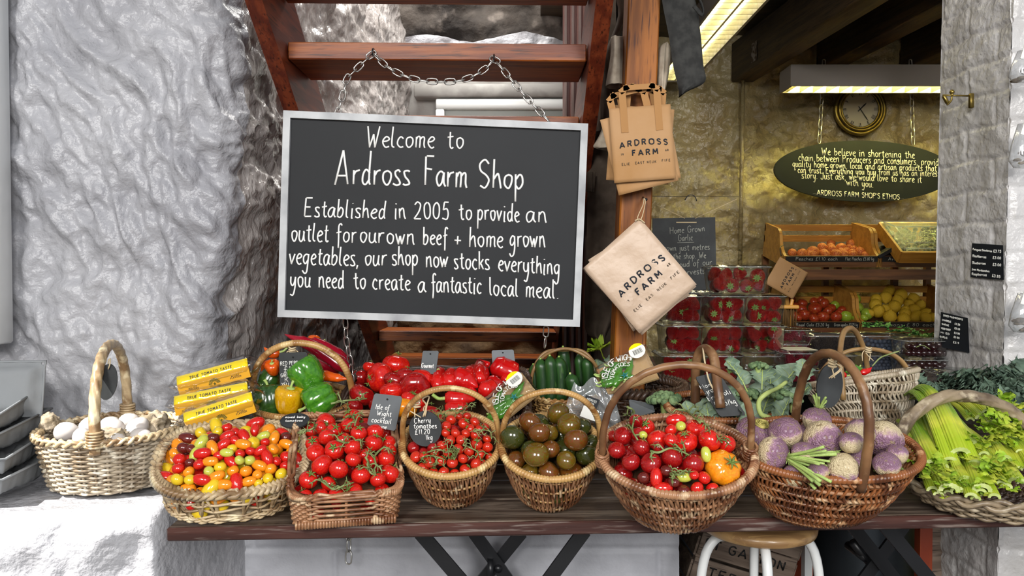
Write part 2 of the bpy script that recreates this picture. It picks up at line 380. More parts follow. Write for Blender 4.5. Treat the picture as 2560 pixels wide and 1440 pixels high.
MT['straw']=M('strawberry_skin','#c4121c',.28,.5,var=('#dc2a26',3,.4,.6),bump=(13,.9,.10),coat=.3)
MT['rasp']=M('raspberry','#b01f3c',.45,.4,bump=(150,1,.004))
MT['blackb']=M('blackberry','#1b141c',.3,.5,bump=(120,1,.004))
MT['blueb']=M('blueberry','#39404f',.6,.3)
MT['cherryf']=M('dark_cherry_skin','#2a060b',.1,.6,coat=.6)
MT['peach']=M('peach_skin','#d9893d',.55,.3,var=[('#a43a22',7,.42,.62)])
MT['apple_red']=M('striped_red_apple_skin','#9c2018',.28,.5,var=[('#c97a2a',5,.5,.68)],stretch=(3,3,1))
MT['apple_green']=M('green_apple_skin','#8aa52a',.28,.5,var=('#a9bb45',5,.4,.7))
MT['lemon']=M('lemon_skin','#d6ae2c',.4,.4,bump=(12,.4,.03))
MT['avocado']=M('dark_avocado_skin','#211f17',.5,.4,bump=(9,.7,.04))
MT['crate']=wood('honey_pine','#c08a3a','#a8742b',.45,0,1)
MT['crate_brown']=wood('brown_crate_front','#7a4f2b','#5e3b20',.5,0,1)
MT['crate_old']=wood('weathered_grey_crate_board','#5b4c40','#77675a',.8,0,1,c3='#3a2e26')
MT['seat']=wood('pale_round_seat','#b48f5e','#94714a',.35,0,1,coat=.3)
MT['redwood']=wood('red_painted_post','#7b3018','#91401f',.4,2,1)
MT['bin']=M('dark_brushed_metal','#4b5157',.32,.5,metal=.8,bump=(30,.1,.004))
MT['lampwhite']=M('cream_lamp_housing','#a49c94',.45,.4)
MT['louvre']=M('mirror_louvre','#d8d6c4',.18,.5,metal=.9)
MT['label']=M('white_sticker','#e9e9e2',.5,.3)
MT['label_dark']=M('black_sticker','#23262a',.4,.4)
MT['brush']=M('brown_bristle','#6b4f2c',.8,.2)
MT['mushroom']=M('dried_mushroom','#4c3b2e',.7,.3,var=('#8b7a66',30,.5,.65),bump=(50,1,.01))
MT['glass']=clear('clock_glass',gloss=.05,rough=.02)
MT['clockface']=M('cream_clock_dial','#b3aa95',.6,.3)
MT['black']=M('black_paint','#141414',.5,.4)
MT['tube']=M('fluorescent_tube','#ffffff',.5,.5,emit=('#fff6c8',13.0)); MT['tube2']=M('warm_fluorescent_tube','#ffffff',.5,.5,emit=('#f2ec8e',165.0))
# ---------------------------------------------------------------- camera
cam=bpy.data.cameras.new('camera'); co=bpy.data.objects.new('camera',cam); COL.objects.link(co)
cam.sensor_width=36; cam.lens=36*F/2560; cam.clip_start=.02
co.location=(0,0,CZ); co.rotation_euler=(PI/2-ALPHA,0,0); SC.camera=co
# ---------------------------------------------------------------- walls
def nz(x,y,z,s,h=1.0,o=5): return noise.fractal(Vector((x*s,y*s,z*s)),h,2.0,o)
def wallgrid(name,fn,nrm,nu,nv,disp,mat):
    mb=MB()
    def g(u,v):
        p=Vector(fn(u,v)); n=Vector(nrm(u,v) if callable(nrm) else nrm)
        return p+n*disp(p,u,v)
    mb.grid(g,nu,nv)
    return struct(mb.build(name,mat))
def rockd(p,u,v):
    q=Vector((p.x*.87+p.z*.45,p.y,p.x*.45-p.z*.87))
    wz=.12*noise.noise(Vector((p.x*3,p.y*3,p.z*3)))
    r=1-abs(noise.fractal(Vector(((q.x+wz)*9,q.y*4,(q.z+wz)*3.2)),1,2,4))
    s=smooth(.9,1.5,p.z)*(1-smooth(1.75,2.1,p.z)); d=abs(noise.noise(Vector((q.x*9,3.1,q.z*5))))
    return .034*nz(p.x,p.y,p.z,2.2)+(.026+.024*s)*(r-.6)+.013*nz(p.x,p.y,p.z,12)+.010*(1-abs(noise.fractal(Vector((q.x*22,q.y*9,q.z*9)),1,2,2)))*(.5+s)-.030*s*max(0,.25-d)
def smooth(a,b,x):
    t=max(0,min(1,(x-a)/(b-a))); return t*t*(3-2*t)
YF=2.04
def lw(u,v):
    # face then rounded corner then jamb going back
    z=v*2.75
    L1=.95; k=u*3.1
    cx=-.815-.03*math.sin(z*2.3)
    if k<L1-.08: return (cx-L1+k,YF,z)
    if k<L1+.08:
        a=(k-L1+.08)/.16*PI/2; return (cx-.08+.08*math.sin(a),YF+.08*(1-math.cos(a)),z)
    d=k-L1-.08; return (cx+d*.115,YF+.08+d,z)
def lwn(u,v):
    k=u*3.1; L1=.95
    a=max(0,min(1,(k-L1+.08)/.16))*PI/2
    return (math.sin(a),-math.cos(a),0)
wl=wallgrid('wall_left',lw,lwn,460,380,rockd,[MT['rock'],MT['rock_dark']])
me=wl.data
idx=[1 if me.polygons[i].center.y>YF+.10 else 0 for i in range(len(me.polygons))]
me.polygons.foreach_set('material_index',idx)
# ledge: rough rock sill with rolled front
def ledge(u,v):
    x=-1.62+u*.90
    yf=1.60+.05*math.sin(x*7)+ (.0 if x<-.80 else smooth(-.80,-.70,x)*.42)
    k=v*1.45
    top=max(.02,YF+.03-yf-.06)
    if k<top: return (x,YF+.03-k,TZ-.012)
    if k<top+.10:
        a=(k-top)/.10*PI/2; return (x,yf+.06-.06*math.sin(a),TZ-.012-.06*(1-math.cos(a)))
    return (x,yf-(k-top-.10)*.03,TZ-.072-(k-top-.10)*.82)
def ledgen(u,v):
    k=v*1.45; a=max(0,min(1,(k-.38)/.1))*PI/2
    return (0,-math.sin(a),math.cos(a))
def ledged(p,u,v):
    a=1 if v>.33 else .25
    return (.02*nz(p.x,p.y,p.z,4)+.015*(1-abs(nz(p.x,p.y,p.z,7,1,3))-.7))*a
struct(wallgrid('wall_ledge',ledge,ledgen,120,150,ledged,MT['rock']))
# back wall of the stair alcove
def nudge(amp,s): return lambda p,u,v: amp*nz(p.x,p.y,p.z,s)
wallgrid('wall_stair',lambda u,v:(-.75+u*1.30,4.05,1.25+v*1.33),(0,-1,0),60,60,nudge(.02,4),MT['plaster'])
wallgrid('wall_stair_lower',lambda u,v:(-.75+u*1.30,4.02,v*1.25),(0,-1,0),60,60,nudge(.05,5),MT['stone_brown'])
wallgrid('wall_stair_upper',lambda u,v:(-1.0+u*1.6,3.92+.1*(1-v),2.52+v*.75),(0,-1,0),90,50,nudge(.09,3.2),MT['stone'])
wallgrid('trim_1',lambda u,v:(-.55+u*1.1,3.86+.03*math.sin(u*9),2.49+v*(.04+.02*math.sin(u*14))),(0,-1,0),60,6,nudge(.03,9),MT['rock'])
# dark stone shoulder above the jamb
def sh(u,v): return (-.62+u*.30-.12*(1-v),3.1+.7*u,2.28+v*.75)
0 and wallgrid('wall_shoulder',sh,(.7,-.7,0),40,40,nudge(.05,4),MT['stone'])
# panel (window) behind stairs
a=P(1036,212,3.98); b=P(1410,245,3.98)
mb=MB(); mb.box(((a.x+b.x+.1)/2,4.0,(a.z+b.z)/2),(b.x+.1-a.x,.10,a.z-b.z),bev=.006); struct(mb.build('trim_2',M('grey_painted_lintel','#8c8985',.5,.4,var=('#a5a29e',9,.45,.6))))
a=P(1090,248,3.98); b=P(1440,800,3.98)
w1=MB(); z0=1.25
for (x0,x1,zz0,zz1) in ((a.x,a.x+.045,z0,a.z-.055),(b.x,b.x+.05,z0,a.z-.055),(a.x,b.x+.05,a.z-.055,a.z)):
    w1.box(((x0+x1)/2,3.985,(zz0+zz1)/2),(x1-x0,.05,zz1-zz0),bev=.006)
w=struct(w1.build('window_1',MT['white'])); w2=MB(); w2.box(((a.x+b.x)/2,4.0,(z0+a.z)/2),(b.x-a.x,.012,a.z-z0-.05)); w2.build('window_pane',MT['panel'],w)
# partition between stairs and shop room
mb=MB(); mb.box((.315,3.25,1.4),(.05,1.6,2.8)); struct(mb.build('wall_partition',MT['canvas_brown']))
# shop room back wall
wallgrid('wall_back',lambda u,v:(.30+u*2.6,4.32,v*2.75),(0,-1,0),200,190,
    lambda p,u,v:.035*nz(p.x,p.y,p.z,2.5)+.012*nz(p.x,p.y,p.z,9)+.03*(1-abs(nz(p.x,p.y,p.z*1.8,5,1,3))-.6)+.006*nz(p.x,p.y,p.z,20),MT['cream'])
mb=MB(); mb.box((2.75,3.3,1.4),(.05,2.3,2.8)); struct(mb.build('wall_right',MT['cream']))
mb=MB(); mb.box((.6,1.5,-.03),(5.2,6.5,.06)); struct(mb.build('floor',MT['floor']))
# ceilings
mb=MB(); mb.box((1.6,3.1,2.70),(2.9,2.7,.05)); struct(mb.build('ceiling',MT['ceil']))
mb=MB(); mb.box((-.45,3.3,3.45),(2.0,2.4,.06)); struct(mb.build('ceiling_stair',MT['stone']))
# low block wall under the table
def blockd(L_,Hh,ox,amp=.006):
    def f(p,u,v):
        z=p.z; row=int(z/Hh); x=(p.x+p.y+ox+(row%2)*L_/2)
        dz=min(z%Hh,Hh-z%Hh); dx=min(x%L_,L_-x%L_)
        m=min(dz,dx*1.0); 
        return -amp*(1-smooth(.002,.012,m))+.004*nz(p.x,p.y,p.z,9)
    return f
wallgrid('wall_under_table',lambda u,v:(-.74+u*1.193,2.0,v*.80),(0,-1,0),230,150,blockd(.44,.19,.24),MT['block'])
mb=MB(); mb.box((-.145,2.075,.398),(1.186,.13,.796)); struct(mb.build('wall_under_core',MT['block']))
# brick pillar on the right
c1=P(2521,400,2.02); c0=P(2347,400,2.30)
pd=(Vector((c0.x,c0.y,0))-Vector((c1.x,c1.y,0))); 
def brickd(p,u,v):
    Hh=.090; L_=.225; z=p.z-.02+.004*math.sin(u*9); row=int(z/Hh); x=u*pd.length*1.0+(row%2)*L_/2+.06
    dz=min(z%Hh,Hh-z%Hh); dx=min(x%L_,L_-x%L_)
    return -.0042*(1-smooth(.002,.010,min(dz,dx)))+.006*nz(p.x,p.y,p.z,9)+.002*nz(p.x,p.y,p.z,30)
nn=Vector((-pd.y,pd.x,0)).normalized(); nn=-nn if nn.x>0 else nn
LEAN=.012
wallgrid('wall_pillar_side',lambda u,v:(c1.x+pd.x*u+LEAN*(v*3-1.6),c1.y+pd.y*u,v*3),nn,70,520,brickd,MT['brick'])
def brickd2(p,u,v):
    Hh=.090; L_=.225; z=p.z-.02; row=int(z/Hh); x=p.x+(row%2)*L_/2
    dz=min(z%Hh,Hh-z%Hh); dx=min(x%L_,L_-x%L_)
    return -.006*(1-smooth(.002,.011,min(dz,dx)))+.006*nz(p.x,p.y,p.z,9)
wallgrid('wall_pillar_front',lambda u,v:(c1.x+.6*u+LEAN*(v*3-1.6),c1.y-.04*u,v*3),(0,-1,0),90,400,brickd2,MT['brick'])
wallgrid('wall_pillar_back',lambda u,v:(c0.x+.7*(1-u)+LEAN*(v*3-1.6),c0.y+.003,v*3),(0,1,0),4,4,lambda *a:0,MT['brick'])
# left window reveal + lower panel
a=P(8,400,1.95)
mb=MB(); mb.box((a.x-.052,1.95,1.63),(.09,.09,1.0),bev=.006); struct(mb.build('trim_3',MT['white']))
a=P(40,1300,1.58)
mb=MB(); mb.box((a.x-.15,1.57,.35),(.30,.05,.66),bev=.01); struct(mb.build('trim_4',MT['panel']))
# ---------------------------------------------------------------- ceiling beams (run towards the viewer, slightly yawed)
def beam(px,py,w,h,Yb=4.30,label='',ya=-.125,x2=None):
    b=P(px,py,Yb); Ln=3.2
    r=empty('ceiling_beam',(b.x,Yb,b.z)); tag(r,label,'beam',None)
    m=MB(); m.box((w/2,-Ln/2,h/2),(w,Ln,h),bev=.006); o=m.build('timber',MT['beam'],r)
    r.rotation_euler=(0,0,-ya*1.0)
    return r
b1=beam(1828,205,.13,.22,label='dark ceiling beam nearest the post, with a white paint smear on its side',ya=-.10)
m=MB(); m.grid(lambda u,v:Vector((-.003,-.28-u*.07,.03+v*.10)),2,2); m.build('paint_smear',M('old_paint_smear','#8d857c',.7,.3,var=('#4b3c2e',40,.45,.55)),b1)
beam(2040,175,.13,.24,label='dark ceiling beam in the middle, ending above the hanging strip light',ya=-.10)
beam(2250,175,.16,.24,label='dark ceiling beam closest to the brick pillar',ya=-.10)
# ---------------------------------------------------------------- staircase
st=empty('staircase',(-.2,3.0,0)); tag(st,'open-tread red-brown wooden staircase climbing towards the viewer behind the chalkboard','staircase')
def rel(o,v): return Vector(v)-o.location
for xl in(-.637,.200):
    m=MB(); Y0,Y1=.95,4.0
    f=lambda Y,o:1.88-.66*(Y-1.98)+o
    poly=[Vector((xl,Y0,f(Y0,-.04))),Vector((xl,Y1,max(.0,f(Y1,-.04)))),Vector((xl,Y1,f(Y1,.22))),Vector((xl,Y0,f(Y0,.22)))]
    m.slab([p-st.location for p in poly],(.042,0,0)); m.build('stringer',MT['stair_y'],st,smooth=False)
for k in range(-2,9):
    m=MB(); Yc=1.98+.22*k+.11; m.box(Vector((-.198,Yc,1.88-.145*k+.023))-st.location,(.79,.22,.046),bev=.003,rot=Euler((0,.008,0)))
    m.build('tread',MT['stair'],st,smooth=False)
# upright slats beside the stair
for k,(px,Y) in enumerate(((1408,2.95),(1426,2.85),(1443,2.75),(1459,2.66))):
    p=P(px+8,300,Y)
    r=empty('upright_slat',(p.x,Y,0)); tag(r,['dark red upright slat beside the stair, furthest left of the row','dark red upright slat, second from the left beside the stair','dark red upright slat, third from the left beside the stair','dark red upright slat nearest the right stair stringer'][k],'slat','upright slats beside the stair')
    m=MB(); m.box((0,0,1.36),(.024,.09,2.70)); m.build('board',MT['stair_dark'],r,smooth=False)
    m=MB(); m.box((-.007,-.048,1.36),(.009,.006,2.70)); m.build('pale_edge',MT['slat_edge'],r,smooth=False)  # thin paler strip along each slat's front left edge
# ---------------------------------------------------------------- chains
def chain(name,path,label,group=None,L_=.030,w=.0075,r=.0019,mat='chain',twist=.35):
    pts=[Vector(p) for p in path]
    seg=[(b-a).length for a,b in zip(pts,pts[1:])]; tot=sum(seg); n=max(2,int(tot/(L_*.78)))
    def at(s):
        for k,l in enumerate(seg):
            if s<=l or k==len(seg)-1: return pts[k].lerp(pts[k+1],min(1,s/l))
            s-=l
    mb=MB()
    for i in range(n):
        s0=tot*(i+.5)/n; c=at(s0); t=(at(min(tot,s0+.01))-at(max(0,s0-.01))).normalized()
        n1=t.cross(Vector((0,1,0))); 
        if n1.length<.1: n1=t.cross(Vector((1,0,0)))
        n1.normalize(); n2=t.cross(n1)
        a=(i%2)*PI/2+twist
        sd=n1*math.cos(a)+n2*math.sin(a)
        ring=[]
        for k in range(12):
            th=2*PI*k/12; cx=math.cos(th); sx=math.sin(th)
            ring.append(c+t*((L_/2-w)*(1 if cx>0 else -1)*min(1,abs(cx)*3)+w*cx)+sd*(w*sx))
        mb.tube(ring,r,5,closed=True)
    o=mb.build(name,MT[mat]); tag(o,label,'chain',group); return o
BY=1.905
hl=P(933,132,1.972); hr=P(1235,147,1.972)
cat=[hl]+[P(x,y,1.965) for x,y in((960,160),(1000,185),(1045,200),(1090,204),(1140,203),(1180,192),(1215,170))]+[hr]
chain('hanging_chain',[P(842,292,1.93),P(868,195,1.95),hl]+cr(cat,2)[1:]+[P(1300,225,1.95),P(1372,303,1.93)],'thin steel chain looped over two hooks on the stair tread, holding up the big chalkboard')
chain('hanging_chain',[P(863,797,1.93),P(866,850,1.95),P(876,905,1.97),P(880,960,1.98)],'short steel chain hanging from the bottom left of the big chalkboard')
chain('hanging_chain',[P(1366,815,1.93),P(1362,870,1.95)],'short steel chain hanging from the bottom right of the big chalkboard')
for h,lab in((hl,'small dark hook on the stair tread holding the left peak of the chain'),(hr,'small dark hook on the stair tread holding the right peak of the chain')):
    m=MB(); m.tube(cr([h+Vector((0,.012,.012)),h+Vector((0,-.004,.010)),h+Vector((0,-.012,0)),h+Vector((0,-.006,-.008)),h+Vector((0,0,-.003))],3),.002,6); tag(m.build('cup_hook',MT['steel_black']),lab,'hook')
# ---------------------------------------------------------------- big chalkboard
bc=[P(710,277,BY),P(1470,310,BY),P(1449,817,BY),P(695,792,BY)]
ctr=sum(bc,Vector())/4
bd=empty('chalkboard',ctr); tag(bd,'large black chalkboard with whitewashed frame and a handwritten white welcome message, hung on chains','sign')
def quadslab(mb,c4,y0,y1,o):
    a=[Vector((p.x,y0,p.z))-o for p in c4]; mb.slab(a,(0,y1-y0,0))
m=MB(); quadslab(m,bc,BY+.004,BY+.016,ctr); m.build('panel',MT['blackboard'],bd,smooth=False)
def lerpq(c4,u,v): return c4[0].lerp(c4[1],u).lerp(c4[3].lerp(c4[2],u),v)
fw=.018; W=(bc[1]-bc[0]).length; H=(bc[3]-bc[0]).length; fu,fv=fw/W,fw/H
for (a,b,c,d) in (((0,0),(1,0),(1-fu,fv),(fu,fv)),((1,0),(1,1),(1-fu,1-fv),(1-fu,fv)),((1,1),(0,1),(fu,1-fv),(1-fu,1-fv)),((0,1),(0,0),(fu,fv),(fu,1-fv))):
    m=MB(); q=[lerpq(bc,*t) for t in(a,b,c,d)]; quadslab(m,q,BY-.006,BY+.018,ctr); m.build('frame_rail',MT['frame'],bd,smooth=False)
def bline(words,name='lettering',th=.0022):
    mb=MB(); 
    for (t,x0,y0,x1,y1,xh,cap,sl) in words:
        A=P(x0,y0,BY+.0035)-ctr; B=P(x1,y1,BY+.0035)-ctr
        d=(B-A).normalized(); up=Vector((-d.z,0,d.x)); 
        write(mb,t,A,B,Vector((0.02,0,1)),Vector((0,-1,0)),xh/F*BY,th*(1+.25*(xh>32)),sp=.8,cap=cap,slant=sl,rng=rnd,k=4)
    mb.build(name,MT['chalk'],bd)
bline([('Welcome',917,368,1087,370,27,1.05,.05),('to',1117,371,1161,371,27,.85,.03)])
bline([('Ardross',838,461,1025,464,37,1.45,.05),('Farm',1061,462,1168,470,36,1.1,.02),('Shop',1197,470,1311,472,35,1.15,0)])
bline([('Established',760,541,964,547,24,1.0,.08),('in',986,546,1015,547,25,.9,0),('2005',1036,547,1125,548,23,1.0,0),('to',1147,549,1181,549,24,.9,0),('provide',1193,549,1299,555,25,.9,0),('an',1316,555,1368,557,26,.9,0)])
bline([('outlet',728,603,822,605,27,.85,.05),('for',840,605,892,607,26,.85,.03),('our',899,606,961,608,26,.9,.03),('own',967,610,1037,612,26,.9,0),('beef',1057,611,1119,612,24,.9,0),('+',1136,612,1154,612,24,.9,0),('home',1173,617,1259,619,27,.9,0),('grown',1274,617,1363,618,27,.9,0)])
bline([('vegetables,',723,660,898,665,26,.9,.05),('our',912,664,967,664,26,.9,.03),('shop',980,663,1046,664,26,.9,0),('now',1065,668,1120,668,26,.9,0),('stocks',1135,672,1224,674,25,.9,0),('everything',1246,677,1400,688,26,.8,0)])
bline([('you',725,717,777,719,26,.9,.05),('need',797,718,860,722,26,.9,0),('to',884,722,916,722,26,.9,0),('create',931,723,1026,726,25,.9,0),('a',1046,730,1065,731,26,.9,0),('fantastic',1078,730,1205,734,26,.85,0),('local',1223,738,1296,742,26,.85,0),('meal.',1314,743,1399,747,26,.9,0)])
# ---------------------------------------------------------------- post
pa=Vector((.285,2.09,0)); ln=math.atan(.037)
m=MB(); m.box((0,0,1.76),(.088,.088,1.90),bev=.004); po=m.build('wooden_post',MT['post'],smooth=False,loc=pa,rot=(0,ln,0)); tag(po,'square orange-brown pine post with nails holding the paper bags','post')
def nail(px,py,Y,lab):
    p=P(px,py,Y); m=MB(); m.tube([p+Vector((0,.03,.004)),p+Vector((0,-.03,-.010))],.0018,6); m.tube([p+Vector((0,-.029,-.0098)),p+Vector((0,-.032,-.0105))],.0042,8); tag(m.build('nail',MT['steel_black']),lab,'nail'); return p
nail(1609,228,2.03,'nail in the post through the handles of the upper paper bags')
nail(1610,492,2.03,'bent nail in the post above the lower paper bags')
# ---------------------------------------------------------------- paper bags
def bag(name,TL,TR,BR,label,cat='bag',group=None,mat='kraft',handles=False,print_=True,Yn=Vector((0,-1,0)),t=.004,small=True,wr=.0012,txt=1.0):
    TL=Vector(TL);TR=Vector(TR);BR=Vector(BR); c=(TL+BR)/2; w=(TR-TL).length; h=(BR-TR).length
    xd=(TR-TL).normalized(); dn=(BR-TR); dn=(dn-xd*dn.dot(xd)).normalized(); n=xd.cross(-dn); 
    if n.dot(Yn)<0: n=-n
    r=empty(name,c); tag(r,label,cat,group)
    seed=rnd.random()*50
    def q(u,v,s):
        p=TL+xd*(u*w)+dn*(v*h)-c
        e=min(u,1-u,v,1-v)*12; e=min(1,e)
        return p+n*(s*t*.5*(.35+.65*e)+ (wr*noise.noise(Vector((u*5+seed,v*6,s)))*e if s>0 else 0))
    m=MB(); m.grid(lambda u,v:q(u,v,1),16,18); k=len(m.V); m.grid(lambda u,v:q(1-u,v,-1),16,18)
    nu,nv=16,18
    for i in range(nu):
        m.f(i+1,i,k+nu-i,k+nu-i-1)
        a=nv*(nu+1)+i; b=k+nv*(nu+1)+nu-i; m.f(a,a+1,b-1,b)
    for j in range(nv):
        a=j*(nu+1); m.f(a,a+nu+1,k+a+nu+nu+1,k+a+nu)
        a=j*(nu+1)+nu; b=k+j*(nu+1); m.f(a+nu+1,a,b,b+nu+1)
    m.build('paper_body',MT[mat],r)
    if handles:
        sw=.115*w; hh=.30*h
        m=MB(); f=n*(t*.5+.0012)
        def strip(a,b,ww):
            a=Vector(a);b=Vector(b); d=(b-a).normalized(); s=d.cross(n)*ww/2
            m.slab([a+s,b+s,b-s,a-s],n*.0008)
        L0=TL-c+xd*(.23*w)+f; R0=TL-c+xd*(.79*w)+f
        strip(L0+dn*(.34*h),L0-dn*(.20*h),sw); strip(R0+dn*(.34*h),R0-dn*(.20*h),sw)
        strip(L0-dn*(.20*h)+xd*0-xd*sw*.3,L0-dn*(.275*h)+xd*sw*.9,sw*.8); strip(R0-dn*(.20*h)+xd*sw*.3,R0-dn*(.275*h)-xd*sw*.9,sw*.8)
        strip(L0-dn*(.255*h)+xd*sw*.2,R0-dn*(.255*h)-xd*sw*.2,sw*.75)
        m.build('paper_handle',MT['kraft_dim'],r,smooth=False)
    if print_:
        m=MB(); up=-dn; o=TL-c+n*(t*.5+.0012)
        T=lambda s,u0,u1,v,hh,th,arc=0,mb=m: write(mb,s,o+xd*(u0*w)+dn*(v*h),o+xd*(u1*w)+dn*(v*h),up,n,hh*h/1.9,th*w,sp=3.0,arc=arc*h,lift=.0003,k=5)
        T('ARDROSS',.13,.91,.545,.072,.0095,.03); T('FARM',.32,.75,.655,.072,.0095)
        m.build('lettering',MT['ink'],r)
        m=MB()
        if small:
            T('19',.14,.18,.64,.026,.004,0,m); T('68',.86,.91,.625,.026,.004,0,m)
            T('ELIE',.14,.27,.775,.030,.0035,0,m); T('EAST NEUK',.36,.70,.77,.030,.0035,0,m); T('FIFE',.79,.93,.765,.030,.0035,0,m)
            m.build('small_print',MT['ink_small'],r)
    return r
def bagpx(name,tl,tr,br,Y,*a,**k): return bag(name,P(*tl,Y),P(*tr,Y),P(*br,Y),*a,**k)
G1='kraft carrier bags hung on the upper nail'
bagpx('paper_bag',(1522,272),(1676,260),(1689,446),1.965,'front brown kraft carrier bag with printed farm name and flat handles, on the upper nail',group=G1,handles=True,t=.006)
bagpx('paper_bag',(1500,300),(1650,262),(1692,452),1.978,'brown kraft bag tilted left, directly behind the front carrier bag',group=G1,print_=False,handles=True)
bagpx('paper_bag',(1524,290),(1668,262),(1672,448),1.990,'rearmost brown kraft bag, its bottom edge showing low behind the carrier bags',group=G1,print_=False,handles=True)
bagpx('paper_bag',(1530,262),(1686,274),(1676,462),2.002,'brown kraft bag tilted right, its edge showing right of the carrier bags',group=G1,print_=False,handles=True)
G2='pale kraft bags hung by string on the lower nail'
bagpx('paper_bag',(1458,670),(1601,547),(1748,705),1.945,'pale glossy kraft bag with printed farm name hanging diagonally by string',group=G2,mat='kraft_pale',t=.006,wr=.004)
bagpx('paper_bag',(1456,672),(1592,550),(1741,716),1.955,'pale kraft bag just behind the diagonal printed one',group=G2,mat='kraft_pale',print_=False)
bagpx('paper_bag',(1470,650),(1612,560),(1720,742),1.968,'rearmost pale kraft bag, its corner poking out below left of the diagonal stack',group=G2,mat='kraft_pale',print_=False)
m=MB(); a=P(1610,495,1.995); b=P(1598,552,1.945)
m.tube(cr([a,a+Vector((-.006,-.02,-.02)),b+Vector((-.004,0,.01)),b,b+Vector((.008,0,.012)),a+Vector((.002,-.01,-.012)),a],3),.0013,5)
m.tube(cr([b+Vector((-.012,-.004,.0)),b+Vector((0,-.006,.004)),b+Vector((.014,-.004,-.006))],3),.0018,5); tag(m.build('string_loop',MT['twine']),'white string loop tying the pale paper bags to the nail','string')
# ---------------------------------------------------------------- fabric bags
def drape(name,rows,Y,label,mat,cat='bag',bulge=.03,wr=.012,fold=None,group=None):
    L_=[P(x0,y,Y) for y,x0,x1 in rows]; R_=[P(x1,y,Y) for y,x0,x1 in rows]
    L_=cr(L_,4);R_=cr(R_,4); n=len(L_)-1; c=(L_[n//2]+R_[n//2])/2; sd=rnd.random()*30
    r=empty(name,c); tag(r,label,cat,group)
    m=MB()
    for s in(1,-1):
        def g(u,v):
            k=min(n,int(round(v*n))); a,b=L_[k],R_[k]; uu=u if s>0 else 1-u
            p=a.lerp(b,uu)-c; e=math.sin(PI*uu)**.5 if 0<uu<1 else 0
            w=wr*noise.noise(Vector((uu*4+sd,p.z*4,s)))*e
            return p+Vector((0,-s*(bulge*e)*(.4+.6*v)+w,0))
        m.grid(g,14,n)
    m.build('fabric_body',MT[mat],r)
    return r,c
drape('tote_bag',[(-60,1655,1700),(0,1655,1738),(90,1672,1752),(160,1682,1758),(204,1692,1763),(228,1697,1720),(240,1699,1703)],2.02,'charcoal canvas shopping bag hanging right of the post','canvas_dark',bulge=.02)
r,c=drape('tote_bag',[(108,1664,1668),(120,1648,1676),(170,1643,1674),(215,1642,1666),(232,1645,1660)],2.10,'natural canvas bag sticking out on the right side of the post','canvas',bulge=.03)
drape('tote_bag',[(92,1530,1560),(98,1527,1565),(140,1526,1566),(200,1516,1566),(215,1514,1564)],2.13,'cream canvas bag folded on the left side of the post','canvas',bulge=.03)
drape('tote_bag',[(-40,1530,1570),(40,1545,1572),(140,1510,1530),(200,1512,1568),(300,1508,1565),(330,1512,1560)],2.24,'taupe canvas bag hanging behind the cream one left of the post','canvas_brown',bulge=.04)
drape('tote_bag',[(300,1512,1545),(340,1497,1545),(365,1483,1560),(372,1492,1560)],2.2,'beige cloth bag base left of the upper paper bags','canvas',bulge=.03)
drape('tote_bag',[(330,1478,1560),(420,1470,1560),(520,1468,1562),(660,1465,1560),(760,1462,1550),(830,1465,1520),(850,1495,1510)],2.3,'long taupe apron hanging between the stair and the post','canvas_brown',cat='apron',bulge=.04,wr=.03)
drape('tote_bag',[(430,1468,1490),(480,1466,1485)],2.25,'folded brown strap end beside the chalkboard frame','canvas_brown',bulge=.01)
# straps on the charcoal bag
m=MB(); m.tube(cr([P(1745,-10,2.0),P(1757,20,1.99),P(1756,38,1.98),P(1735,15,1.99)],3),.006,6,flat=.4); tag(m.build('bag_strap',MT['canvas_dark']),'dark webbing strap end beside the charcoal bag','strap')
# ---------------------------------------------------------------- strip lights
def striplight(x0,x1,y0,y1,zb,h,label,alongY,nb,tm='tube'):
    c=Vector(((x0+x1)/2,(y0+y1)/2,zb)); r=empty('strip_light',c); tag(r,label,'light','strip lights of the shop room')
    sx,sy=x1-x0,y1-y0; t=.012
    m=MB(); m.box((0,0,h+.004),(sx-.004,sy-.004,.012)); m.box((-sx/2+t/2,0,h/2),(t,sy,h)); m.box((sx/2-t/2,0,h/2),(t,sy,h)); m.box((0,-sy/2+t/2,h/2),(sx-2*t,t,h)); m.box((0,sy/2-t/2,h/2),(sx-2*t,t,h))
    m.build('housing',MT['lampwhite'],r,smooth=False)
    m=MB()
    for k in range(nb):
        f=(k+.5)/nb-.5
        if alongY: m.box((0,f*sy,.022),(sx-2*t,.004,.042))
        else: m.box((f*sx,0,.016),(.002,sy-2*t,.03))
    if alongY: m.box((0,0,.018),(.010,sy-2*t,.035))
    m.build('louvre',MT['louvre'],r,smooth=False)
    for s in((-1,1) if alongY else (0,)):
        m=MB(); 
        if alongY: m.tube([(s*sx*.24,-sy/2+.03,h*.62),(s*sx*.24,sy/2-.03,h*.62)],.013,10)
        else: m.tube([(-sx/2+.03,0,h*.62),(sx/2-.03,0,h*.62)],.013,10)
        m.build('tube_lamp',MT[tm],r)
    for f in(-.35,.35):
        m=MB(); zt=(2.68 if alongY else 2.44)-zb; m.tube([(f*sx if not alongY else 0,f*sy if alongY else 0,h),(f*sx if not alongY else 0,f*sy if alongY else 0,zt)],.004,6); m.build('suspension_rod',MT['steel_black'],r)
    return r
striplight(.785,.985,1.9,4.1,2.36,.085,'long ceiling strip light with mirrored louvres running back from the top of the photo',True,34)
striplight(1.43,2.55,3.84,4.00,2.275,.10,'hanging strip light in cream housing above the clock',False,16,'tube2')
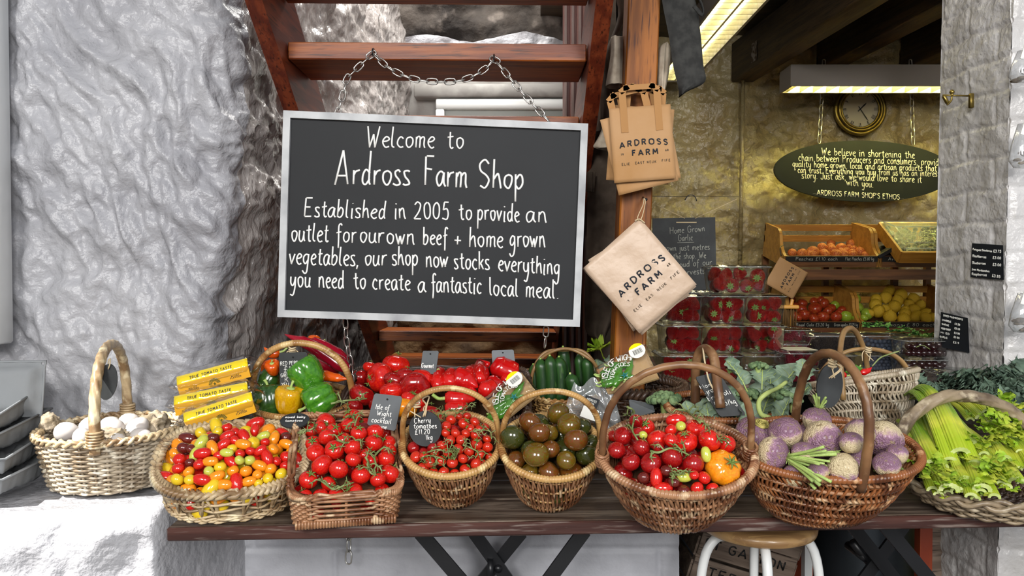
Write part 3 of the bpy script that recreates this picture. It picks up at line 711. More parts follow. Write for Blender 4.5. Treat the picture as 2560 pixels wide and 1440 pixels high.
# ---------------------------------------------------------------- clock
cc=P(2150,273,4.24); ck=empty('wall_clock',cc); tag(ck,'round brass-rimmed wall clock with cream dial above the oval sign','clock')
Rk=.150
m=MB(); 
for rr,zz,tr in((Rk-.012,0,.012),(Rk-.030,-.010,.009),(Rk-.044,-.006,.006)):
    m.tube([(rr*math.cos(a),zz,rr*math.sin(a)) for a in [2*PI*k/40 for k in range(40)]],tr,8,closed=True)
m.build('bezel',MT['brass'],ck)
m=MB(); m.lathe([(0,0),(Rk-.03,0),(Rk-.03,.03),(0,.03)],32); o=m.build('dial',MT['clockface'],ck,smooth=False,rot=(-PI/2,0,0))
m=MB()
for k,s in enumerate(['XII','I','II','III','IIII','V','VI','VII','VIII','IX','X','XI']):
    a=2*PI*k/12; d=Vector((math.sin(a),0,math.cos(a))); pr=Vector((math.cos(a),0,-math.sin(a)))
    w=.006+.004*min(len(s),4); c0=d*.078
    write(m,s.replace('X','V'),c0-pr*w/2,c0+pr*w/2,d,Vector((0,-1,0)),.0115,.0011,sp=.5,lift=.002)
m.build('numerals',MT['black'],ck)
for a,l,w in((45,.05,.004),(146,.085,.003)):
    a=math.radians(a); d=Vector((math.sin(a),0,math.cos(a))); s=Vector((d.z,0,-d.x))
    m=MB(); m.slab([-d*.018-s*w*.6+Vector((0,-.004,0)),-d*.018+s*w*.6+Vector((0,-.004,0)),d*l*.7+s*w+Vector((0,-.004,0)),d*l+Vector((0,-.004,0)),d*l*.7-s*w+Vector((0,-.004,0))],(0,-.0015,0)); m.build('hand',MT['black'],ck,smooth=False)
# ---------------------------------------------------------------- oval sign
OY=4.12; oc=P(2160,428,OY); ov=empty('oval_sign',oc); tag(ov,'oval dark green-black sign with cream handwritten shop ethos, hung on chains','sign')
m=MB(); a_,b_=.495,.168; ca,sa=math.cos(-.02),math.sin(-.02)
prof=[Vector((a_*math.cos(t)*ca-b_*math.sin(t)*sa,0,a_*math.cos(t)*sa+b_*math.sin(t)*ca)) for t in [2*PI*k/64 for k in range(64)]]
m.slab(prof,(0,.018,0)); m.build('panel',M('dark_green_board','#171a17',.55,.3,var=('#1f231f',5,.4,.7)),ov,smooth=False)
for row in ([('We believe in shortening the',2054,387,2287,396,10.5)],[('chain between Producers and consumers, providing',1996,402,2368,415,10.5)],[('quality home grown, local and artisan products that you',1981,417,2372,430,9.5)],
            [('can trust. Everything you buy from us has an interesting',1994,432,2368,442,9)],[('story. Just ask, we would love to share it',2004,446,2304,457,10)],[('with you.',2116,463,2184,469,10)],[("***ARDROSS FARM SHOP'S ETHOS***",2032,487,2260,500,7.5)]):
    m=MB()
    for (s,x0,y0,x1,y1,xh) in row: write(m,s,P(x0,y0,OY)-oc,P(x1,y1,OY)-oc,Vector((0,0,1)),Vector((0,-1,0)),xh/F*OY,.0021,sp=.7,cap=.75,rng=rnd,k=3)
    m.build('lettering',MT['chalk_cream'],ov)
for (x0,y0,x1,lab) in((2048,357,2060,'chain holding the left side of the oval sign'),(2283,362,2276,'chain holding the right side of the oval sign')):
    a=P(x0,y0,OY+.01); b=P(x1,150,OY+.01)
    chain('sign_chain',[a,b],lab,'chains of the oval sign',L_=.05,w=.011,r=.003)
# ---------------------------------------------------------------- conduit, wires, garlic sign
a=P(1858,196,4.27); b=P(1850,668,4.27)
m=MB(); m.tube([a,b],.012,10); m.box(b+Vector((0,-.005,-.01)),(.045,.03,.03),bev=.004); tag(m.build('conduit_pipe',MT['cream']),'cream painted conduit pipe running down the back wall','pipe')
GY=2.95
m=MB(); m.tube([P(1600,490,GY),P(1848,492,GY+.5)],.0012,5); tag(m.build('stretched_wire',MT['steel_black']),'thin horizontal wire stretched across above the garlic sign','wire')
m=MB(); m.tube([P(1641,512,GY),P(1712,546,GY)],.0014,5); m.tube([P(1738,546,GY),P(1842,498,GY)],.0014,5); tag(m.build('sign_string',MT['twine']),'brown string in a V holding up the garlic sign','string')
m=MB(); m.tube(cr([P(1712,500,GY),P(1722,488,GY),P(1736,490,GY),P(1742,503,GY)],3),.002,5); tag(m.build('wire_hook',MT['steel_black']),'bent wire hook above the garlic sign','hook')
gc=P(1712,635,GY); gs=empty('garlic_sign',gc); tag(gs,'black slate sign with chalk text on home grown garlic, half behind the post','sign')
q=[P(1632,546,GY),P(1788,543,GY),P(1792,742,GY),P(1630,745,GY)]
m=MB(); m.slab([p-gc for p in q],(0,.008,0)); m.build('panel',MT['slate_black'],gs,smooth=False)
m=MB(); m.box(P(1716,556,GY-.001)-gc,(.08,.003,.004)); m.build('hanging_slot',MT['twine'],gs,smooth=False)
m=MB()
for (s,x0,y0,x1,y1,xh) in(('Home Grown',1674,585,1762,578,9),('Garlic',1695,603,1732,601,9),('Grown just metres',1648,628,1774,624,8.5),('from the shop. We',1648,650,1765,645,8.5),('are proud of our',1650,672,1780,662,8.5),('home harvests',1655,692,1762,684,8.5)):
    write(m,s,P(x0,y0,GY)-gc,P(x1,y1,GY)-gc,Vector((0,0,1)),Vector((0,-1,0)),xh/F*GY,.0014,sp=.8,cap=.9,rng=rnd,k=3)
m.tube([P(1693,607,GY-.001)-gc,P(1735,606,GY-.001)-gc],.0013,5)
m.build('lettering',MT['chalk_dim'],gs)
# ---------------------------------------------------------------- pillar things
pn=nn; po_=c1+nn*.012
def ptag(quad,lines,label,curl=0):
    q=[PP(x,y,po_,pn) for x,y in quad]; c=sum(q,Vector())/4; r=empty('price_tag',c); tag(r,label,'sign','price tags on the brick pillar')
    def g(u,v): return q[0].lerp(q[1],u).lerp(q[3].lerp(q[2],u),v)-c+pn*(curl*(1-u)*v*v)
    m=MB(); m.grid(g,8,8); k=len(m.V); m.grid(lambda u,v:g(1-u,v)-pn*.002,8,8); m.build('tag_card',M('black_price_card','#1c2026',.5,.4),r,smooth=False)
    m=MB(); ud=(q[1]-q[0]).normalized(); up=(q[0]-q[3]).normalized(); Wd=(q[1]-q[0]).length
    for (s,u0,u1,v,xh,sl) in lines:
        write(m,s,g(u0,v),g(u1,v+sl),up,pn,xh,.0011,sp=.7,cap=.8,rng=rnd,k=3,lift=.0012+curl*.5*v*v)
    m.build('lettering',MT['chalk'],r)
ptag([(2430,608),(2506,613),(2508,700),(2426,693)],[('Portuguese Strawberries',.05,.68,.20,.0032,.02),('£3.75',.72,.97,.22,.004,0),('Blackberries',.05,.5,.40,.0038,.01),('£3.00',.7,.96,.41,.004,0),('Blueberries',.05,.48,.60,.0038,0),('£3.00',.7,.96,.61,.004,0),('from Aberdeenshire',.05,.6,.79,.0032,.02),('Raspberries',.05,.52,.93,.0038,0),('£3.85',.68,.93,.93,.004,.02)],'black chalk price tag with berry prices, high on the brick pillar')
ptag([(2352,780),(2418,795),(2422,882),(2352,866)],[('DRIED MUSHROOMS',.12,.85,.10,.0028,.0),('CHANTERELLE',.08,.42,.24,.0028,0),('£3.50',.55,.75,.27,.003,0),('SHIITAKE',.08,.35,.36,.0028,0),('£3.00',.55,.75,.40,.003,0),('WOOD FOREST',.08,.42,.48,.0028,0),('£3.00',.55,.75,.53,.003,0),('MIXED',.08,.4,.60,.0028,0),('£5.00',.55,.75,.65,.003,0),('GARLIC',.08,.35,.72,.0028,0),('£2.9',.55,.75,.80,.003,0)],'black curling price tag with dried mushroom prices, lower on the brick pillar',curl=.012)
a=PP(2428,252,po_,pn); r=empty('wall_bracket',a); tag(r,'small brass hook bracket screwed to the brick pillar','bracket')
m=MB(); m.box((0,0,0),(.012,.012,.042),bev=.002); m.build('back_plate',MT['brass'],r)
b=P(2357,238,a.y)-a
m=MB(); m.tube([Vector((0,0,.014)),b],.0025,6); m.build('arm',MT['brass'],r)
m=MB(); kx=b.lerp(Vector((0,0,.014)),.32); m.tube([kx+Vector((0,0,-.002)),kx+Vector((0,0,.006))],.004,8); m.lathe([(0,-.007),(.006,-.004),(.007,0),(.005,.005),(0,.007)],10,c=kx+Vector((0,0,.010))); m.build('knob',MT['brass'],r)
m=MB(); m.tube(cr([kx,kx+Vector((-.002,0,-.014)),kx+Vector((-.010,0,-.024)),kx+Vector((-.014,0,-.026))],3),.003,6); m.box(b+Vector((.008,0,-.012)),(.008,.010,.024),rot=Euler((0,-.5,0)),bev=.001); m.build('clip',MT['brass'],r)
# dried mushroom bags at the right edge
for k,(y,h,lab) in enumerate(((180,70,'clear bag of dried mushrooms, topmost of those hung on the pillar front'),(385,100,'clear bag of dried mushrooms, middle one hung on the pillar front'),(800,90,'clear bag of dried mushrooms, lowest one hung on the pillar front'))):
    a=P(2566,y,1.93); r=empty('mushroom_bag',a); tag(r,lab,'bag','bags of dried mushrooms on the pillar')
    hw=.042; hh=h/F*1.93*.75
    m=MB(); m.lathe([(0,-hh*.5),(hw*.7,-hh*.45),(hw,-hh*.2),(hw*.85,hh*.3),(hw*.5,hh),(0,hh*1.02)],14,fn=lambda th,rr,zz:(rr*(1+.12*math.sin(5*th)),zz)); m.build('film_bag',MT['film_milk'],r,rot=(0,0,0)).scale=(1,.5,1)
    m=MB()
    for j in range(9):
        c=Vector((rnd.uniform(-.6,.6)*hw,rnd.uniform(-.2,.2)*hw,rnd.uniform(-.4,.1)*hh)); s=rnd.uniform(.008,.013)
        m.lathe([(0,-s*.5),(s*.8,-s*.3),(s,0),(s*.6,s*.4),(0,s*.5)],8,c=c,fn=lambda th,rr,zz:(rr*(1+.25*math.sin(3*th+j)),zz))
    m.build('mushroom_pieces',MT['mushroom'],r)
    m=MB(); m.box((.004,-.012,hh*.75),(.05,.002,.035),rot=Euler((0,.3,0))); m.build('header_card',MT['label'],r,smooth=False)
# ---------------------------------------------------------------- table
tA=PZ(420,1317,TZ); tB=PZ(2560,1283,TZ); td=(tB-tA).normalized(); tyaw=math.atan2(td.y,td.x)
TL_=2.75
tb=empty('trestle_table',tA,(0,0,tyaw)); tag(tb,'long dark weathered wooden table on black folding steel legs, holding the front row of baskets','table')
for k in range(3):
    m=MB(); m.box((TL_/2,.074+.150*k,-.012),(TL_,.146,.024),bev=.003); m.build('plank',MT['table'],tb,smooth=False)
m=MB(); m.box((TL_/2,-.004,-.0135),(TL_,.010,.027),bev=.003); m.build('front_edge',MT['table_edge'],tb,smooth=False)
m=MB(); a=P(1290,1332,1.62)-tA; m.box((a.x,.10,-.034),(.11,.12,.02)); m.build('batten',MT['table_edge'],tb,smooth=False)
def bar(a,b,w=.032,t=.008):
    a=Vector(a);b=Vector(b); d=(b-a); s=d.cross(Vector((0,1,0))).normalized()*w/2
    m=MB(); Mi=tb.matrix_basis.inverted() if False else Matrix.Rotation(-tyaw,4,'Z')@Matrix.Translation(-tA)
    q=[a+s,b+s,b-s,a-s]; m.slab([Mi@p for p in q],(0,t,0)); return m.build('leg',MT['steel_black'],tb,smooth=False)
def downto(p0,p1,Y,z=.005):
    a=P(*p0,Y); b=P(*p1,Y); t=(z-a.z)/(b.z-a.z); return a,a+(b-a)*t
for (p0,p1,Y) in (((1050,1333),(1142,1440),1.70),((1185,1333),(1262,1440),1.88),((1304,1333),(1216,1440),1.90),((1462,1328),(1380,1440),1.72),((2132,1315),(2232,1440),1.92),((2262,1315),(2168,1440),1.94),((2212,1312),(2318,1440),1.75)):
    a,b=downto(p0,p1,Y); a.z=TZ-.026 if a.z>TZ-.026 else a.z; bar(a,b)
m=MB(); c=P(1243,1432,1.85); m.box(c-tA,(.014,.05,.05)); m.tube([c-tA+Vector((.02,-.01,0)),c-tA+Vector((.02,.08,0))],.010,10); m.build('hinge_bolt',MT['steel_black'],tb)
m=MB(); c=P(2215,1420,1.88); m.tube([c-tA+Vector((-.03,0,.04)),c-tA+Vector((.02,0,-.02))],.012,8); m.tube([c-tA+Vector((.0,-.01,0)),c-tA+Vector((.0,.08,0))],.012,10); m.build('hinge_bolt',MT['steel_black'],tb)
# risers (stepped shelves behind the front row)
ry=tA.y+.36
r=empty('display_shelf',(.35,2.06,0)); tag(r,'low dark shelf at the back of the table carrying the rear baskets','shelf')
for (x0,x1,z) in((-.84,1.38,.88),):
    m=MB(); m.box(((x0+x1)/2-.35,-.005,z-.012),(x1-x0,.29,.024)); m.build('board',MT['crate_old'],r,smooth=False)
    for k in range(4): m=MB(); m.box((x0+.05+(x1-x0-.1)*k/3-.35,-.07,(z-.024+TZ)/2),(.04,.04,z-.024-TZ)); m.build('leg',MT['crate_old'],r,smooth=False)
r=empty('display_shelf',(.86,2.47,0)); tag(r,'higher dark shelf carrying the stacked berry punnets','shelf')
m=MB(); m.box((0,.04,.985),(.96,.62,.03)); m.build('board',MT['crate_old'],r,smooth=False)
for sx in(-.44,.44):
    for sy in(-.2,.3): m=MB(); m.box((sx,sy,.485),(.05,.05,.97)); m.build('leg',MT['crate_old'],r,smooth=False)
chain('hanging_chain',[P(870,1345,1.93)+Vector((0,0,.09)),P(872,1345,1.93),P(872,1375,1.93),P(871,1408,1.93)],'dark length of chain dangling below the table in front of the white block wall',L_=.036,w=.009,r=.0024)
# ---------------------------------------------------------------- things under the table
sc=P(1893,1316,1.86); sc.z=.70
r=empty('round_stool',(sc.x,sc.y,0)); tag(r,'round wooden-seat stool with white curved legs under the table','stool')
m=MB(); m.lathe([(0,.665),(.125,.668),(.14,.676),(.143,.687),(.138,.698),(.12,.703),(0,.703)],36); m.build('seat',MT['seat'],r)
for (sx,sy) in((-1,-.2),(-.15,-1),(.25,.9),(1,-.1)):
    m=MB(); d=Vector((sx,sy,0)).normalized()
    m.tube(cr([d*.08+Vector((0,0,.660)),d*.115+Vector((0,0,.655)),d*.145+Vector((0,0,.60)),d*.16+Vector((0,0,.45)),d*.19+Vector((0,0,.0))],4),.012,8); m.build('leg',MT['white'],r)
m=MB(); m.tube([(.165*math.cos(a),.165*math.sin(a),.25) for a in [2*PI*k/24 for k in range(24)]],.007,6,closed=True); m.build('foot_ring',MT['white'],r)
cc=P(1858,1420,2.24); r=empty('wooden_crate',cc,(0,math.radians(17),0)); tag(r,'weathered wooden crate with stencilled lettering, tilted behind the stool','crate')
for k,(z,h) in enumerate(((.105,.06),(.037,.07),(-.045,.075),(-.125,.07))):
    m=MB(); m.box((0,0,z),(.30,.012,h),bev=.002); m.build('slat',MT['crate_old'],r,smooth=False)
for sx in(-.14,.14):
    for y in (.01,.22): m=MB(); m.box((sx,y,-.02),(.02,.02,.32)); m.build('corner_post',MT['crate_old'],r,smooth=False)
for k in range(4):
    m=MB(); m.box((0,.236,.10-.075*k),(.30,.012,.06)); m.build('slat',MT['crate_old'],r,smooth=False)
    for sx in(-.152,.152): m=MB(); m.box((sx,.118,.10-.075*k),(.010,.23,.06)); m.build('slat',MT['crate_old'],r,smooth=False)
m=MB(); f=Vector((0,-1,0)); write(m,'ET GASTON',(-.135,-.0065,.030),(.12,-.0065,.030),Vector((0,0,1)),f,.0135,.0024,sp=1.5,lift=.0004); write(m,'TERNE',(-.10,-.0065,-.052),(.06,-.0065,-.052),Vector((0,0,1)),f,.0135,.0024,sp=1.5,lift=.0004); m.build('lettering',MT['black'],r)
bn=P(2160,1400,2.52); m=MB(); m.lathe([(0,0),(.17,0),(.175,.02),(.175,.72),(.17,.74),(.150,.75),(0,.752)],40); o=m.build('metal_bin',MT['bin'],loc=(bn.x,bn.y,0)); tag(o,'tall dark metal bin under the table','bin')
for (px,w,Y,lab) in((1996,.085,2.42,'red-brown painted board behind the stool'),(2308,.036,2.16,'red-brown post behind the right table legs')):
    p=P(px,1400,Y); m=MB(); m.box((0,0,.42),(w,.03,.84)); tag(m.build('painted_board',MT['redwood'],smooth=False,loc=(p.x,Y,0)),lab,'board')
p=P(2017,1400,2.36); m=MB(); m.box((0,0,.42),(.024,.03,.84)); tag(m.build('white_upright',MT['white'],smooth=False,loc=(p.x,2.36,0)),'white upright strip beside the red-brown board','post')
p=P(1716,1400,2.45); m=MB(); m.box((0,0,.42),(.075,.04,.84)); tag(m.build('grey_upright',M('blue_grey_metal','#4a525c',.4,.5),smooth=False,loc=(p.x,2.45,0)),'blue-grey upright panel at the end of the white block wall','panel')
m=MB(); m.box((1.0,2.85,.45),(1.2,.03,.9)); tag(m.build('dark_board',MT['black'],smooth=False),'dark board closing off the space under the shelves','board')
# ---------------------------------------------------------------- baskets
class Bk:
    def __init__(s,name,label,a,b,H,br,n,tilt,yaw,rim,z0=TZ,roll=0,p=.6,cat='basket',Y=None,group=None):
        s.a,s.b,s.H,s.br,s.n,s.p=a,b,H,br,n,p
        e=Euler((math.radians(tilt),math.radians(roll),math.radians(yaw))); s.R=e.to_matrix()
        mn=min((s.R@(s.C(th,t)-Vector((0,0,H)))).z for t in(0,.12,.25,.5) for th in [2*PI*k/36 for k in range(36)])-.003
        lo,hi=.8,4.5
        for _ in range(50):
            md=(lo+hi)/2
            if P(rim[0],rim[1],md).z+mn>z0: lo=md
            else: hi=md
        Yc=Y if Y else lo
        rc=P(rim[0],rim[1],Yc); s.rc=rc
        s.loc=rc-s.R@Vector((0,0,H))
        s.root=empty(name,s.loc,e); tag(s.root,label,cat,group)
        s.Ri=s.R.transposed()
        rp=[proj(s.w(s.C(2*PI*k/48,1,.006))) for k in range(48)]; bp=[proj(s.w(s.C(2*PI*k/48,t))) for k in range(48) for t in(0,.15,.4)]
        print('BK %-28s Y %.2f z %.2f L %d R %d rimtop %d rimbot %d bot %d'%(label[:28],Yc,rc.z+mn,min(q[0] for q in rp),max(q[0] for q in rp),min(q[1] for q in rp),max(q[1] for q in rp),max(q[1] for q in bp)))
    def se(s,th):
        c,sn=math.cos(th),math.sin(th); k=2/s.n
        return math.copysign(abs(c)**k,c),math.copysign(abs(sn)**k,sn)
    def C(s,th,t,off=0):
        x,y=s.se(th); t=max(0.0,t); f=s.br+(1-s.br)*t**s.p
        X,Y_=s.a*f*x,s.b*f*y; l=math.hypot(x,y) or 1
        return Vector((X+off*x/l,Y_+off*y/l,s.H*t))
    def w(s,p): return s.loc+s.R@Vector(p)
    def l(s,p): return s.Ri@(Vector(p)-s.loc)
    # weaving ---------------------------------------------------
    def weave_h(s,N,rows,r,mat,amp=.0035,rs=.003,jit=.0006,t0=0.02,t1=.95):
        ths=[2*PI*i/N for i in range(N)]
        m=MB()
        for th in ths: m.tube([s.C(th,t) for t in (0,.15,.35,.6,.8,1.0)],rs,5)
        m.build('stakes',MT[mat],s.root)
        m=MB(); q=4
        for k in range(rows):
            t=t0+(t1-t0)*k/(rows-1); ph=PI*(k%2); j=rnd.uniform(-1,1)*jit
            pts=[s.C(2*PI*i/(N*q),t,amp*math.cos(N*PI*i/(N*q)+ph)+j)+Vector((0,0,j)) for i in range(N*q)]
            m.tube(pts,r*rnd.uniform(.88,1.1),5,closed=True)
        m.build('woven_wall',MT[mat],s.root)
    def weave_v(s,N,hoops,r,mat,amp=.004,rh=.0032,slant=.0,jit=.25,tend=.0,hmat=None):
        m=MB(); ts=[(k+.5)/hoops for k in range(hoops)]
        for t in ts: m.tube([s.C(2*PI*i/48,t,-.001) for i in range(48)],rh,5,closed=True)
        m.build('rib_hoops',MT[hmat or mat],s.root)
        m=MB()
        for i in range(N):
            th=2*PI*(i+rnd.uniform(-jit,jit))/N; ph=PI*(i%2); sl=slant*rnd.uniform(.85,1.15)
            K=hoops*3+2; te=tend+rnd.uniform(0,.04)
            pts=[]
            for k in range(K+1):
                t=1-(1-te)*k/K
                pts.append(s.C(th+sl*(1-t),t,amp*math.cos(PI*(t*hoops-.5)+ph)))
            m.tube(pts,r*rnd.uniform(.8,1.15),5)
        m.build('woven_wall',MT[mat],s.root)
    def weave_herring(s,N,hoops,r,mat,amp=.004,rh=.0034,zz=.06,hmat=None):
        """short strands zig-zagging over splayed ribs"""
        m=MB(); ts=[(k+.3)/hoops for k in range(hoops)]
        for t in ts: m.tube([s.C(2*PI*i/48,t+.06*math.sin(4*PI*i/48)) for i in range(48)],rh,5,closed=True)
        m.build('rib_hoops',MT[hmat or mat],s.root)
        m=MB()
        for i in range(N):
            th=2*PI*(i+rnd.uniform(-.2,.2))/N; ph=PI*(i%2); K=hoops*2
            pts=[]
            for k in range(K+1):
                t=1-.97*k/K
                pts.append(s.C(th+zz*((k//2)%2)*(1 if k%2==0 else .5),t,amp*math.cos(PI*(t*hoops-.3)+ph)))
            m.tube(pts,r*rnd.uniform(.8,1.15),5)
        m.build('woven_wall',MT[mat],s.root)
    def base(s,mat):
        m=MB(); 
        m.lathe([(0,0),(1,0),(1,.004),(0,.004)],40,fn=lambda th,r,z:(r,z))
        for i,v in enumerate(m.V):
            rr=math.hypot(v[0],v[1]); 
            if rr>0:
                th=math.atan2(v[1],v[0]); c=s.C(th,0); m.V[i]=(c.x*rr,c.y*rr,v[2])
        for k in range(1,7): 
            m.tube([s.C(2*PI*i/32,0)*(k/7)+Vector((0,0,0)) for i in range(32)],.003,5,closed=True)
        m.build('base',MT[mat],s.root)
    def rim(s,r,mat,kind='wrap',wr=None,amp=.15,t=1.0):
        m=MB(); n=300 if kind=='wrap' else 160
        if kind=='wrap':
            per=2*PI*math.sqrt((s.a**2+s.b**2)/2); wr=wr or max(30,int(per/.0062)); n=wr*5
            pts=[s.C(2*PI*i/n,t) for i in range(n)]
            m.tube(pts,r,7,closed=True,rf=lambda i,ph:1+amp*(abs(math.sin(PI*i/5+ph*.5))-.5))
        elif kind=='plain':
            m.tube([s.C(2*PI*i/60,t)+Vector((0,0,.001*math.sin(i*.7))) for i in range(60)],r,8,closed=True)
        else:
            wv=wr or 14
            for j in range(3):
                m.tube([s.C(2*PI*i/n,t,r*.9*math.cos(wv*2*PI*i/n+2*PI*j/3))+Vector((0,0,r*.7*math.sin(wv*4*PI*i/n+4*PI*j/3))) for i in range(n)],r*.55,6,closed=True)
        m.build('rim',MT[mat],s.root)
    def liner(s,drop,dome,mat='liner'):
        m=MB(); 
        R_=[]
        for rr in(0,.25,.5,.75,.9):
            R_.append((rr,max(.006,s.H+dome*(1-rr*rr)-drop)))
        m.lathe([(r_,z) for r_,z in R_][::-1],32)
        for i,v in enumerate(m.V):
            rr=math.hypot(v[0],v[1])
            if rr>0:
                th=math.atan2(v[1],v[0]); t=max(0,min(1,v[2]/s.H)); c=s.C(th,t); m.V[i]=(c.x*rr,c.y*rr,v[2])
        m.build('liner',MT[mat],s.root)
    def handle(s,psi,hh,r,mat,kind='plain',pw=.75,inset=.97,lean=0,wrapn=60,name='handle',sq=1.0,low=.75):
        psi=math.radians(psi); c=s.C(psi,1); fx,fy=c.x*inset,c.y*inset
        n=48; pts=[]
        for i in range(n+1):
            ph=PI*i/n; cx=math.copysign(abs(math.cos(ph))**sq,math.cos(ph)); sz=math.sin(ph)**pw
            pts.append(Vector((fx*cx,fy*cx+lean*sz,s.H+hh*sz)))
        pts=[Vector((fx,fy,s.H*low))]+pts+[Vector((-fx,-fy,s.H*low))]
        m=MB()
        if kind=='plain': m.tube(cr(pts,2),r,9,rf=lambda i,ph:1+.05*math.sin(i*.9+ph))
        elif kind=='wrap':
            q=cr(pts,5); m.tube(q,r,8,rf=lambda i,ph:1+.13*(abs(math.sin(PI*i/4+ph*.5))-.5)*(1 if 30<i<len(q)-30 else .2))
        elif kind=='rope':
            q=cr(pts,3); m.tube(q,r,20,rf=lambda i,ph:1+.22*(abs(math.cos(2.5*ph+i*.30))-.6))
        elif kind=='double':
            for o in(-.6,.6):
                m.tube(cr([p+Vector((0,o*r*2+ .004*math.sin(k*.4+o),.003*math.cos(k*.3+o*3))) for k,p in enumerate(pts)],2),r,7)
        m.build(name,MT[mat],s.root)
        s.hp=pts; return pts
    def hit(s,px,py,dome,drop=0):
        d=ray(px,py).normalized(); o=Vector((0,0,CZ)); dl=s.Ri@d; ol=s.l(o)
        def val(t):
            p=ol+dl*t; r2=(p.x/s.a)**2+(p.y/s.b)**2
            return p.z-(s.H+dome*(1-min(r2,1.3))-drop)
        t=.9; prev=t
        while t<3.5:
            if val(t)<0: break
            prev=t; t+=.01
        lo,hi=prev,t
        for _ in range(20):
            md=(lo+hi)/2
            if val(md)<0: hi=md
            else: lo=md
        return o+d*lo
def relax(items,B=None,it=40,dome=0,wt=.35,floor=None,ck=.85):
    """items: list of dict(p,r,fix) ; push apart overlapping spheres"""
    n=len(items)
    if n<2: return
    X=np.array([tuple(i['p']) for i in items]); R=np.array([i['r'] for i in items]); Wt=np.array([i.get('w',1.0) for i in items])
    if B:
        Rm=np.array(B.R); loc=np.array(B.loc)
    for _ in range(it):
        D=X[:,None,:]-X[None,:,:]; d=np.sqrt((D**2).sum(2))+np.eye(n); S=R[:,None]+R[None,:]
        ov=np.clip(S*.99-d,0,None); np.fill_diagonal(ov,0)
        wsum=Wt[:,None]+Wt[None,:]
        X=X+(D/d[:,:,None]*(ov*Wt[:,None]/wsum*.6)[:,:,None]).sum(1)
        if B:
            Lc=(X-loc)@Rm
            fr=np.clip(Lc[:,2]/B.H,0,1)
            f=B.br+(1-B.br)*fr**B.p
            ax=np.maximum(B.a*f-R*ck-.002,.01); ay=np.maximum(B.b*f-R*ck-.002,.01)
            rho=(np.abs(Lc[:,0]/ax)**B.n+np.abs(Lc[:,1]/ay)**B.n)**(1/B.n)
            k=np.where((rho>1),1/np.maximum(rho,1e-6),1.0)
            k=np.where(Lc[:,2]>B.H+R*.9,1.0,k)
            Lc[:,0]*=k; Lc[:,1]*=k
            Lc[:,2]=np.maximum(Lc[:,2],R+.006)
            X=Lc@Rm.T+loc
    for i,x in zip(items,X): i['p']=Vector(x)
def rotdir(ang,dep=.5):
    """rotation matrix taking +Z to a world direction shown at screen angle ang (deg)"""
    a=math.radians(ang); v=Vector((math.cos(a),math.sin(a)*dep,math.sin(a)*math.sqrt(1-dep*dep))).normalized()
    return v.to_track_quat('Z','Y').to_euler()
ORD=['first','second','third','fourth','fifth','sixth','seventh','eighth','ninth','tenth','eleventh','twelfth','thirteenth','fourteenth','fifteenth','sixteenth']
def ordinal_labels(items,desc,where,nrow=None):
    """unique place phrase for each item by rows from the front"""
    its=sorted(items,key=lambda i:-proj(i['p'])[1]); n=len(its)
    nrow=nrow or max(1,int(round(math.sqrt(n)*.9))); per=math.ceil(n/nrow)
    for r0 in range(0,n,per):
        row=sorted(its[r0:r0+per],key=lambda i:proj(i['p'])[0]); rn=r0//per
        for c,i in enumerate(row):
            cs='leftmost' if c==0 else ('rightmost' if c==len(row)-1 else ORD[c]+' from the left')
            rs='front row' if rn==0 else ('back row' if r0+per>=n and rn>0 else 'row '+['','two','three','four','five','six','seven','eight','nine','ten','eleven','twelve','thirteen','fourteen'][rn]+' from front')
            i['label']=f"{i['desc'] if 'desc' in i else desc}, {cs}, {rs}, {where}"
# ---------------------------------------------------------------- fruit meshes
def tomato_mesh(mat,lobes=0,amp=.0,sq=.88,dimple=.14,n=24,m_=16,name='tomato'):
    mb=MB(); prof=[]
    for k in range(m_+1):
        ph=PI*k/m_; r=math.sin(ph); z=-math.cos(ph)*sq
        if ph>PI/2: z-=dimple*math.exp(-(r/.33)**2)
        prof.append((r if 0<k<m_ else 0,z))
    mb.lathe(prof,n,fn=(lambda th,r,z:(r*(1+amp*(math.cos(lobes*th)+.4*math.cos((lobes-2)*th+1))*(.35+.65*(1 if z>0 else .4))),z)) if lobes else None)
    return mb.mesh(name,MT[mat])
def plum_mesh(mat,L_=1.55,name='plum_tomato'):
    mb=MB(); prof=[]
    for k in range(15):
        ph=PI*k/14; r=math.sin(ph)**.8; prof.append((r if 0<k<14 else 0,-math.cos(ph)*L_))
    mb.lathe(prof,18); return mb.mesh(name,MT[mat])
def calyx_mesh(n=5,L_=.62,stem=.35,name='calyx',wid=.13):
    mb=MB(); z0=.80
    for k in range(n):
        a=2*PI*k/n+rnd.uniform(-.2,.2); d=Vector((math.cos(a),math.sin(a),0)); s=Vector((-d.y,d.x,0)); l=L_*rnd.uniform(.8,1.15)
        up=rnd.uniform(.02,.22)
        pts=[Vector((0,0,z0-.03)),d*l*.35+Vector((0,0,z0+.07)),d*l*.7+Vector((0,0,z0+.02+up*.5)),d*l+Vector((0,0,z0-.08+up))]
        ws=[.06,wid,wid*.7,.01]
        L=[mb.v(p+s*w) for p,w in zip(pts,ws)]; R=[mb.v(p-s*w) for p,w in zip(pts,ws)]; T_=[mb.v(p+Vector((0,0,.035))) for p in pts]
        for i in range(3): mb.f(L[i],L[i+1],T_[i+1],T_[i]); mb.f(T_[i],T_[i+1],R[i+1],R[i]); mb.f(R[i],R[i+1],L[i+1],L[i])
    mb.tube(cr([Vector((0,0,z0-.05)),Vector((.02,0,z0+stem*.5)),Vector((.10,.03,z0+stem))],3),.055,6)
    return mb.mesh(name,MT['calyx'])
TM={k:tomato_mesh(k) for k in('tom','tom_dark','tom_cherry','tom_orange','tom_yellow','tom_green','tom_brown','tom_kum1','tom_kum2','tom_kum3')}
